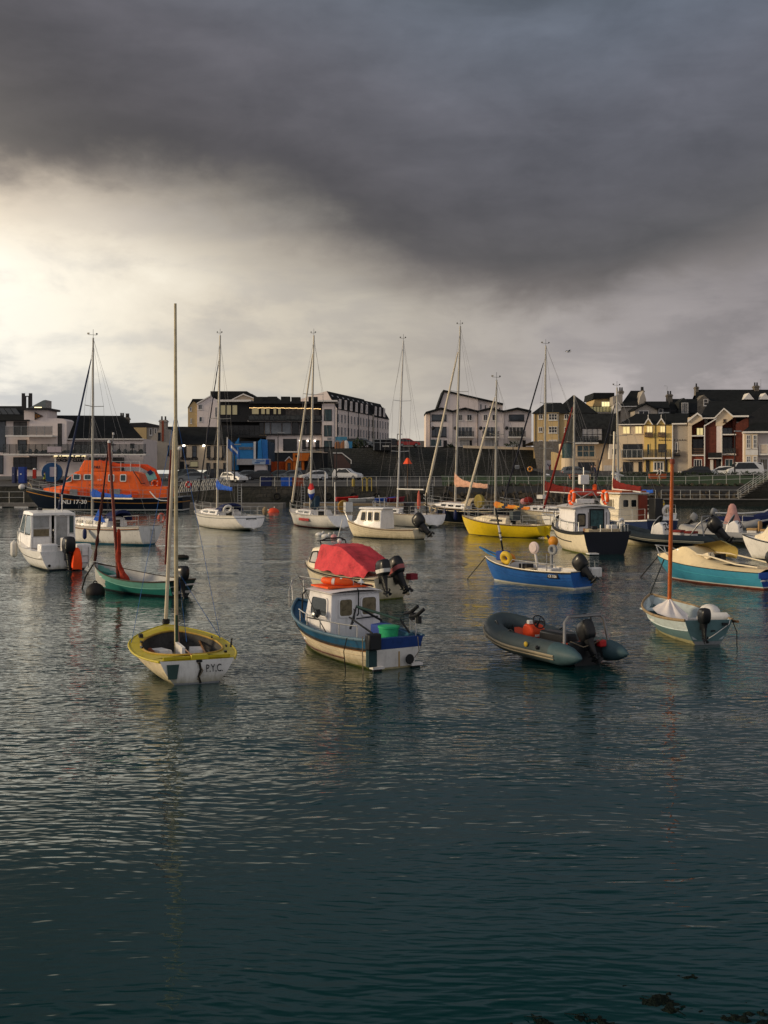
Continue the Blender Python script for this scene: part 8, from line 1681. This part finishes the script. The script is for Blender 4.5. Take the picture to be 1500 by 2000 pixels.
# ---------------------------------------------------------------- people (one skinned body each, coloured by height)
M_skin = mat('skin', (.42, .25, .18), .6, var=.05); M_hair = mat('dark_hair', (.02, .015, .01), .8)
def person(px, d, z, label, top, legs, rz=0.0, sit=False, stride=.22, sleeve=None, lean=0.0):
    o = thing('person', label, 'person', (Xp(px, d), d, z), R(rz), None)
    hz = .92 if not sit else .50; S = []
    V = {'pel': (0, 0, hz), 'wa': (0 + lean * .3, 0, hz + .18), 'ch': (lean * .7, 0, hz + .42), 'nk': (lean, 0, hz + .56), 'h0': (lean + .02, 0, hz + .66), 'h1': (lean + .02, 0, hz + .80)}
    Rr = {'pel': .15, 'wa': .125, 'ch': .16, 'nk': .055, 'h0': .085, 'h1': .085}; E_ = [('pel', 'wa'), ('wa', 'ch'), ('ch', 'nk'), ('nk', 'h0'), ('h0', 'h1')]
    for sd, q in (('l', 1), ('r', -1)):
        st_ = stride * q
        P_ = {'sh': (lean * .9, q * .20, hz + .48), 'el': (lean * .6 - st_ * .5, q * .26, hz + .20), 'wr': (lean * .6 - st_ * .6 + .12, q * .24, hz - .02), 'hd': (lean * .6 - st_ * .6 + .16, q * .23, hz - .11)}
        if sit: P_.update({'hi': (.02, q * .10, hz - .04), 'kn': (.42, q * .12, hz - .02), 'an': (.46, q * .12, .08), 'to': (.64, q * .13, .04)})
        else: P_.update({'hi': (0, q * .10, hz - .06), 'kn': (st_ * .75 + .04, q * .11, .48), 'an': (st_ * 1.25, q * .11, .09), 'to': (st_ * 1.25 + .18, q * .12, .04)})
        rad = {'sh': .075, 'el': .05, 'wr': .038, 'hd': .045, 'hi': .10, 'kn': .068, 'an': .045, 'to': .042}
        for k in P_: V[k + sd] = P_[k]; Rr[k + sd] = rad[k]
        E_ += [('ch', 'sh' + sd), ('sh' + sd, 'el' + sd), ('el' + sd, 'wr' + sd), ('wr' + sd, 'hd' + sd), ('pel', 'hi' + sd), ('hi' + sd, 'kn' + sd), ('kn' + sd, 'an' + sd), ('an' + sd, 'to' + sd)]
    ks = list(V); me = bpy.data.meshes.new('body'); me.from_pydata([V[k] for k in ks], [(ks.index(a), ks.index(b_)) for a, b_ in E_], [])
    ob = bpy.data.objects.new('body', me); COL.objects.link(ob); ob.modifiers.new('skin', 'SKIN'); sm_ = ob.modifiers.new('sub', 'SUBSURF'); sm_.levels = 1
    for i, k in enumerate(ks): me.skin_vertices[0].data[i].radius = (Rr[k], Rr[k])
    me.skin_vertices[0].data[0].use_root = True
    dg = bpy.context.evaluated_depsgraph_get(); m2 = bpy.data.meshes.new_from_object(ob.evaluated_get(dg)); ob.modifiers.clear(); ob.data = m2; m2.materials.clear()
    for m in (M_skin, top, legs, M_trimd, sleeve or top): m2.materials.append(m)
    for p in m2.polygons:
        c = p.center; arm = abs(c.y) > .20 and c.z > hz - .2
        p.material_index = 0 if c.z > hz + .57 or (arm and c.z < hz - .05) else (4 if arm else (1 if c.z > hz - .03 and c.x < .25 else (3 if c.z < .09 else 2))); p.use_smooth = True
    ob.parent = o
    mb = MB(); mb.ell((lean - .0, 0, hz + .79), (.115, .10, .10), M_hair, 12, 8, fn=lambda p: Vector((p.x - .012, p.y, max(p.z, -.05 if p.x < .0 else .02)))); mb.build('hair', o)
    mb = MB(); mb.ell((lean + .115, 0, hz + .72), (.022, .016, .025), M_skin, 6, 4); mb.build('nose', o)
    return o
M_hv = mat('hi_vis_yellow', (.55, .60, .03), .7); M_khk = mat('khaki_cloth', (.26, .19, .11), .85); M_dkc = mat('dark_clothes', (.014, .016, .024), .85)
person(1288, 144.5, 2.85, 'person in dark vest with pale sleeves walking along the promenade grass', M_dkc, M_khk, 185, sleeve=M_fend)
person(1156, 146, 3.2, 'person in dark jacket standing behind the promenade rail, left of a second one', M_dkc, M_dkc, 200, stride=.04); person(1163, 146.5, 3.2, 'person in navy jacket at the promenade rail, right of the pair', M_navy, M_dkc, 170, stride=.05, lean=.06)
person(87, 141.5, 2.3, 'person with hi-vis vest and dark trousers in front of the blue tank', M_hv, M_dkc, 0, stride=.06, sleeve=M_dkc); person(130, 141.2, 2.3, 'person in yellow hi-vis jacket at the lifeboat bow, right of the blue tank', M_hv, M_navy, 200, stride=.08, lean=.08)
# ---------------------------------------------------------------- quay clutter
t_ = thing('storage_tank', 'large blue horizontal storage tank with white panel on its end, far left quay', 'tank', at(101, 942, 146)); k_ = 146 / F
mb = MB(); mb.lathe([(19 * k_, 0), (19.5 * k_, .1), (19.5 * k_, 3.2), (17 * k_, 3.6)], (0, 0, 19 * k_), mat('tank_blue', (.025, .085, .20), .4, var=.15, grime=.2), 'Y', 28); mb.build('shell', t_).rotation_euler = (0, 0, R(14)); mb = MB(); mb.bx(-.62, .62, -.06, -.03, 11 * k_, 30 * k_, mat('pinkish_panel', (.42, .37, .40), .6)); mb.build('end_panel', t_)
hoop_rail(t_, [[(-.7, 0, 38 * k_), (-.7, 0, 41 * k_), (.7, 0, 41 * k_), (.7, 0, 30 * k_), (.72, -.2, 0)]], M_trimd, .03, 'ladder_frame'); mb = MB(); mb.bx(-1.0, 1.0, .3, .6, -.2, .25, M_trimd); mb.bx(-1.0, 1.0, 2.3, 2.6, -.2, .25, M_trimd); mb.build('cradle', t_)
for px, w, lab, m in ((26, 6, 'narrow grey-blue cabinet on the far left quay', mat('grey_blue_cabinet', (.05, .06, .13), .6)), (42, 13, 'wide royal blue cabinet on the far left quay', mat('royal_blue_cabinet', (.02, .05, .24), .5, var=.1))):
    o = thing('utility_cabinet', lab, 'cabinet', at(px, 944, 144)); k_ = 144 / F; mb = MB(); mb.bx(-w / 2 * k_, w / 2 * k_, 0, .9, 0, 32 * k_, m); mb.build('case', o, bevel=.02); mb = MB(); mb.bx(-w / 2 * k_ + .06, w / 2 * k_ - .06, -.03, -.005, .1, 32 * k_ - .1, m); dr = mb.build('door', o); mb = MB(); mb.box((-.08 if w > 8 else 0, -.04, 18 * k_), (.2 if w > 8 else .06, .02, .14), M_offw); mb.build('notice', dr)
o = thing('life_ring_post', 'red and white life ring housing on a post between the blue cabinet and tank', 'lifebuoy post', at(67.5, 936, 146)); mb = MB(); mb.tube([(0, 0, -.4), (0, 0, 1.3)], .05, M_trimd, 6); mb.build('post', o); mb = MB(); mb.bx(-.22, .22, -.15, .15, .1, 1.25, M_brickr if False else mat('red_housing', (.42, .03, .02), .5)); mb.ell((0, 0, 1.3), (.24, .18, .14), M_fend, 12, 6); mb.build('housing', o)
def lamp(px, d, pyb, pyt, label, globe=False, arm=0):
    o = thing('street_lamp', label, 'street lamp', at(px, pyb, d)); h_ = (pyb - pyt) * d / F; mb = MB(); mb.tube([(0, 0, 0), (0, 0, h_ * .3), (0, 0, h_)], [.11, .08, .05], M_trimd, 8); mb.build('post', o); mb = MB()
    if globe: mb.ell((0, 0, h_ + .3), (.34, .34, .34), mat('frosted_globe', (.6, .6, .58), .4), 14, 8); mb.build('globe', o)
    else: mb.box((arm * .4, 0, h_), (.9, .3, .14), M_grey); mb.build('lamp_head', o)
    return o
lamp(1300, 150, 921, 806, 'tall dark street lamp standing in front of the twin gabled yellow house'); lamp(351, 166, 922, 880, 'street lamp with white globe outside the bar', True); lamp(458, 150, 936, 868, 'slim pole lamp beside the white nose-on car', arm=1)
lamp(1002, 150, 938, 872, 'slim pole lamp at the left end of the promenade grass', arm=-1); lamp(543, 150, 940, 845, 'slim dark pole lamp before the orange container', arm=1); lamp(657, 150, 940, 862, 'slim dark pole lamp beside the outside stair', arm=1); lamp(776, 198, 872, 848, 'small lamp on the skyline left of the white terrace', arm=1); lamp(1435, 147, 922, 842, 'slim lamp post in front of the right-hand brick house', arm=1)
o = thing('flagpole', 'white flagpole with blue and white flag beside the bright blue fin', 'flagpole', at(444, 940, 148)); k_ = 148 / F; mb = MB(); mb.tube([(0, 0, 0), (0, 0, 86 * k_)], .07, M_fend, 8); mb.build('pole', o)
mb = MB(); rows = [[(x * k_, -.02 + .12 * math.sin(x * .5), (86 - x * .9 - y - .1 * x) * k_) for x in np.linspace(1, 24, 12)] for y in (2, 8, 13, 20)]; mb.grid(rows, lambda i, j: M_fend if i == 1 and 2 < j < 9 else mat('flag_blue', (.02, .09, .30), .8)); mb.build('flag', o)
o = thing('gangway', 'grey lattice gangway sloping from the quay down behind the lifeboat stern', 'gangway', at(348, 962, 127)); k_ = 127 / F; a, c = Vector((0, 0, 0)), Vector((92 * k_, 2.5, 8 * k_)); hoop_rail(o, [[a + Vector((0, yy, zz)), c + Vector((0, yy, zz))] for yy in (0, 1.2) for zz in (0, 1.25)] + [[a.lerp(c, k / 12) + Vector((0, yy, 0)), a.lerp(c, (k + 1) / 12) + Vector((0, yy, 1.25))] for k in range(12) for yy in (0, 1.2)] + [[a.lerp(c, (k + 1) / 12) + Vector((0, yy, 0)), a.lerp(c, (k + 1) / 12) + Vector((0, yy, 1.25))] for k in range(12) for yy in (0, 1.2)], M_rail, .035, 'lattice'); mb = MB(); mb.add([a + Vector((0, 0, .03)), c + Vector((0, 0, .03)), c + Vector((0, 1.2, .03)), a + Vector((0, 1.2, .03))], [[0, 1, 2, 3]], M_grey); mb.build('walkway', o); lifebuoy(o, (1.2, -.1, .9), Matrix.Rotation(R(90), 3, 'X'), .28, .1, mat('red_housing', (.42, .03, .02), .5))
mb = MB(); mb.bx(-5, 9, -1.5, 2.5, -.4, .55, M_conc); tag(mb.build('floating_pontoon', None, (Xp(400, 128), 128, 0)), 'concrete floating pontoon below the gangway behind the lifeboat stern', 'pontoon')
mb = MB(); mb.bx(-9, 4, -1.2, 1.2, .1, .50, M_conc); [mb.bx(x, x + 1.6, -1.3, 1.25, -.3, .098, M_fend) for x in (-8, -5, -2, 1)]; tag(mb.build('floating_pontoon', None, (Xp(18, 131), 131, 0)), 'low pontoon with pale floats at the far left behind the lifeboat bow', 'pontoon'); railing('railing', 'thin grey rail along the far left pontoon', [(Xp(-90, 131), 130, .5), (Xp(52, 131), 130, .5)], 5, 1.3, (1.0, .5))
o = thing('beacon', 'red-orange conical daymark on a thin pole standing at the quay edge', 'beacon', at(796, 985, 138.6)); k_ = 138.6 / F; mb = MB(); mb.tube([(0, 0, -1), (0, 0, 92 * k_)], .055, M_wood2, 6); mb.build('pole', o); mb = MB(); mb.lathe([(9 * k_, 79 * k_), (2.5 * k_, 90 * k_), (1.5 * k_, 90.5 * k_)], (0, 0, 0), mat('daymark_red', (.72, .075, .02), .6), seg=4); mb.build('daymark', o); mb = MB(); mb.box((0, -.1, 1.6), (.5, .3, .7), M_stone); mb.build('bracket', o)
rnd = random.Random(12)
for px, lab, m in ((560, 'blue plastic bin behind the quay railing', M_blue), (583, 'orange stacked crates behind the quay railing', M_brickr), (520, 'royal blue bin beside the left end of the quay railing', M_navy)):
    mb = MB(); mb.box((0, 0, .5), (1.3, 1, 1.0), m, top=(1.08, 1.08)); mb.box((0, 0, 1.04), (1.45, 1.12, .08), m); tag(mb.build('storage_bin', None, (Xp(px, 142), 142, 2.3), bevel=.03), lab, 'bin')
for k, (px, lab) in enumerate(((690, 'yellow bollard on the quay under the white off-roader'), (712, 'pale yellow ladder hoops on the quay right of the bollard'), (722, 'pale yellow ladder hoops nearest the beacon'))):
    mb = MB(); m = mat('dull_yellow_paint', (.26, .20, .05), .7)
    if k: mb.tube([(-.25, 0, -.6), (-.25, 0, .9), (-.1, .2, 1.05), (.15, .2, 1.05), (.25, 0, .9), (.25, 0, -.6)], .07, m, 6)
    else: mb.lathe([(.2, 0), (.2, .8), (.12, .95)], (0, 0, 0), m, seg=10)
    tag(mb.build('bollard' if not k else 'ladder_hoops', None, (Xp(px, 139.6), 139.75 if k else 140.2, 2.3)), lab, 'bollard' if not k else 'ladder')
o = thing('parasol', 'orange parasol above the dark wall before the mustard flats', 'parasol', at(1063, 888, 184)); mb = MB(); mb.tube([(0, 0, -1), (0, 0, 1.1)], .04, M_trimd, 6); mb.build('pole', o); mb = MB(); mb.lathe([(1.0, .72), (.5, .98), (.03, 1.15)], (0, 0, 0), mat('parasol_orange', (.55, .12, .04), .8), seg=10); mb.build('canopy', o)
for px, m, lab, w_ in ((1122, mat('reddish_bench', (.28, .09, .05), .7), 'reddish picnic bench on the promenade left of the standing pair', 26), (1143, M_tan, 'pale boarded planter beside the reddish bench', 14), (1284, mat('orange_planter', (.34, .085, .03), .7), 'long orange-brown planter behind the walking person', 32)):
    o = thing('planter' if 'planter' in lab else 'picnic_bench', lab, 'planter' if 'planter' in lab else 'bench', (Xp(px, 146.8), 146.8, 3.05)); k_ = 147 / F; mb = MB()
    if 'bench' in lab: mb.bx(-w_ / 2 * k_, w_ / 2 * k_, -.3, .3, .68, .74, m); mb.bx(-w_ / 2 * k_, w_ / 2 * k_, -.75, -.5, .40, .45, m); mb.build('table_top', o); mb = MB(); mb.box((-.6, 0, .34), (.1, 1.2, .68), m); mb.build('leg', o); mb = MB(); mb.box((.6, 0, .34), (.1, 1.2, .68), m); mb.build('leg', o)
    else: mb.box((0, 0, .4), (w_ * k_, .6, .8), m, top=(1.03, 1.1)); mb.build('box', o); mb = MB(); [mb.ell((rnd.uniform(-.45, .45) * w_ * k_, rnd.uniform(-.2, .2), .85), (.22, .2, .2), M_hedge, 6, 4) for _ in range(9)]; mb.build('plants', o)
o = thing('floodlight', 'small grey floodlight on a stand before the dark wall', 'floodlight', at(1010, 938, 150)); mb = MB(); mb.tube([(0, 0, 0), (0, 0, 1.5)], .05, M_trimd, 6); mb.build('post', o); mb = MB(); mb.box((0, 0, 1.75), (.55, .3, .45), M_grey, rx=R(20)); mb.build('lamp_head', o)
o = thing('lifebuoy_post', 'orange lifebuoy on a short post on the promenade grass', 'lifebuoy post', at(1035, 938, 147)); mb = MB(); mb.tube([(0, 0, 0), (0, 0, 1.9)], .05, M_trimd, 6); mb.build('post', o); lifebuoy(o, (0, -.1, 1.45), Matrix.Rotation(R(90), 3, 'X'), .27, .10, mat('orange_gold_float', (.55, .22, .02), .5))
# ---------------------------------------------------------------- plants: hedge, bushes, seaweed
def leafmass(name, boxes, n, size, m, seed=1, flat=.6, lie=1.0):
    rn = np.random.RandomState(seed); V = []; Fc = []
    for (c, r) in boxes:
        for _ in range(n):
            u = rn.normal(size=3); u /= np.linalg.norm(u); k = rn.uniform(.35, 1.08) ** .6; p = np.array(c) + u * np.array(r) * k
            a = rn.normal(size=3) * (1, 1, lie); a /= np.linalg.norm(a); b_ = np.cross(a, rn.normal(size=3) * (lie, lie, 1)); b_ /= np.linalg.norm(b_) + 1e-9; s_ = size * rn.uniform(.5, 1.3); i0 = len(V)
            V += [tuple(p - a * s_), tuple(p - b_ * s_ * flat * .6), tuple(p + a * s_), tuple(p + b_ * s_ * flat * .6)]; Fc.append((i0, i0 + 1, i0 + 2, i0 + 3))
    me = bpy.data.meshes.new(name); me.from_pydata(V, [], Fc); me.materials.append(m); o = bpy.data.objects.new(name, me); COL.objects.link(o); return o
rnd = random.Random(2)
hd = leafmass('hedge', [((x, 148.4 + rnd.uniform(-.2, .2), 3.75), (.75, .4, rnd.uniform(.25, .5))) for x in np.arange(Xp(1208, 148), Xp(1505, 148), .8)], 70, .16, M_hedge, 4); tag(hd, 'low dark clipped hedge running along the road before the right-hand houses', 'hedge')
for px, py, d, r, lab in ((700, 866, 197, 1.2, 'dark palm-like bush above the retaining wall below the long terrace'), (690, 872, 198, .8, 'small bush at the foot of the blue hoarding'), (1000, 872, 205, 1.3, 'dark shrub in front of the right-hand house of the white terrace'), (880, 874, 205, .8, 'small shrub before the second white terrace house')):
    c = at(px, py, d); o = thing('bush', lab, 'bush', c - Vector((0, 0, r))); f = leafmass('foliage', [((0, 0, r), (r * 1.1, r, r * .8))], 160, .28, M_hedge, int(px)); f.parent = o; mb = MB(); mb.tube([(0, 0, -.2), (0, 0, r)], .07, M_wood2, 5); mb.build('stem', o)
iv = leafmass('ivy', [((x, 141.0 - .2, 2.25 + rnd.uniform(-.25, .2)), (.8, .25, rnd.uniform(.15, .5))) for x in np.arange(8.5, 62, .75)], 40, .16, M_hedge, 8); stuff(iv); 
M_kelp = gmat('dark_kelp', (.004, .009, .008), (.009, .015, .011), 1.5); M_kelp.node_tree.nodes['Principled BSDF'].inputs['Specular IOR Level'].default_value = .08
from mathutils import noise as mn
def kelp():
    rows = []
    for y in np.linspace(7.6, 9.75, 110):
        row = []
        for x in np.linspace(.7, 3.6, 150):
            px, py = CX + x / y * F, HZ + F * CH / y
            lim = pl([(980, 2010), (1080, 1945), (1180, 1930), (1240, 1912), (1330, 1898), (1420, 1918), (1540, 1915)], px)
            m = max(-1.0, min(1.0, (py - lim) / 40.0)); q = Vector((x, y, 0))
            row.append((x, y, -.038 + .020 * m + .050 * mn.noise(q * 2.3) + .030 * mn.noise(q * 7.0) + .022 * mn.noise(q * 19.0)))
        rows.append(row)
    mb = MB(); mb.grid(rows, M_kelp); rn = random.Random(5)
    for _ in range(420):   # strap fronds lying over the mat
        i, j = rn.randrange(8, 100), rn.randrange(8, 140); p = Vector(rows[i][j])
        if p.z < -.004: continue
        a = rn.uniform(0, 6.28); d = Vector((math.cos(a), math.sin(a), 0)); w = Vector((-d.y, d.x, 0)) * rn.uniform(.006, .014); L_ = rn.uniform(.06, .16); k = rn.uniform(-.5, .5)
        c = [p + d * L_ * f + w * k * f * f * 6 + Vector((0, 0, .012 - .02 * f)) for f in (0, .33, .66, 1)]
        mb.grid([[q - w * (1 - .6 * n / 3), q + w * (1 - .6 * n / 3)] for n, q in enumerate(c)], M_kelp)
    return mb.build('seaweed', merge=False)
stuff(kelp())

for px, lab in ((468, 'rusty wall ladder on the dark quay left of the orange mooring buoy'), (592, 'rusty wall ladder on the dark quay behind the sloop with the bundled cloth'), (842, 'rusty wall ladder on the dark quay behind the navy yacht bow')):
    o = thing('wall_ladder', lab, 'ladder', (Xp(px, 139.3), 139.3, 0)); mb = MB()
    for xx in (-.22, .22): mb.tube([(xx, .3, 2.6), (xx, 0, 2.4), (xx, 0, -.5)], .04, M_grey, 5)
    mb.build('stile', o)
    for k in range(8): mb = MB(); mb.tube([(-.22, 0, -.1 + k * .32), (.22, 0, -.1 + k * .32)], .03, M_grey, 5); mb.build('rung', o)
ty = None
for k, px in enumerate((540, 575, 640, 690, 735, 820, 870)):
    if ty is None:
        mb = MB(); mb.torus((0, 0, 0), .36, .13, M_tyre, Matrix.Rotation(R(90), 3, 'X'), 18, 8); mb.tube([(0, 0, .4), (0, .15, 1.2)], .02, M_rope, 4); ty = mb.build('tyre_fender'); o = ty
    else: o = ty.copy(); COL.objects.link(o)
    o.location = (Xp(px, 139.4), 139.5, 1.05); tag(o, 'black tyre fender hung in a row along the dark quay wall', 'tyre', 'tyres along the quay wall')
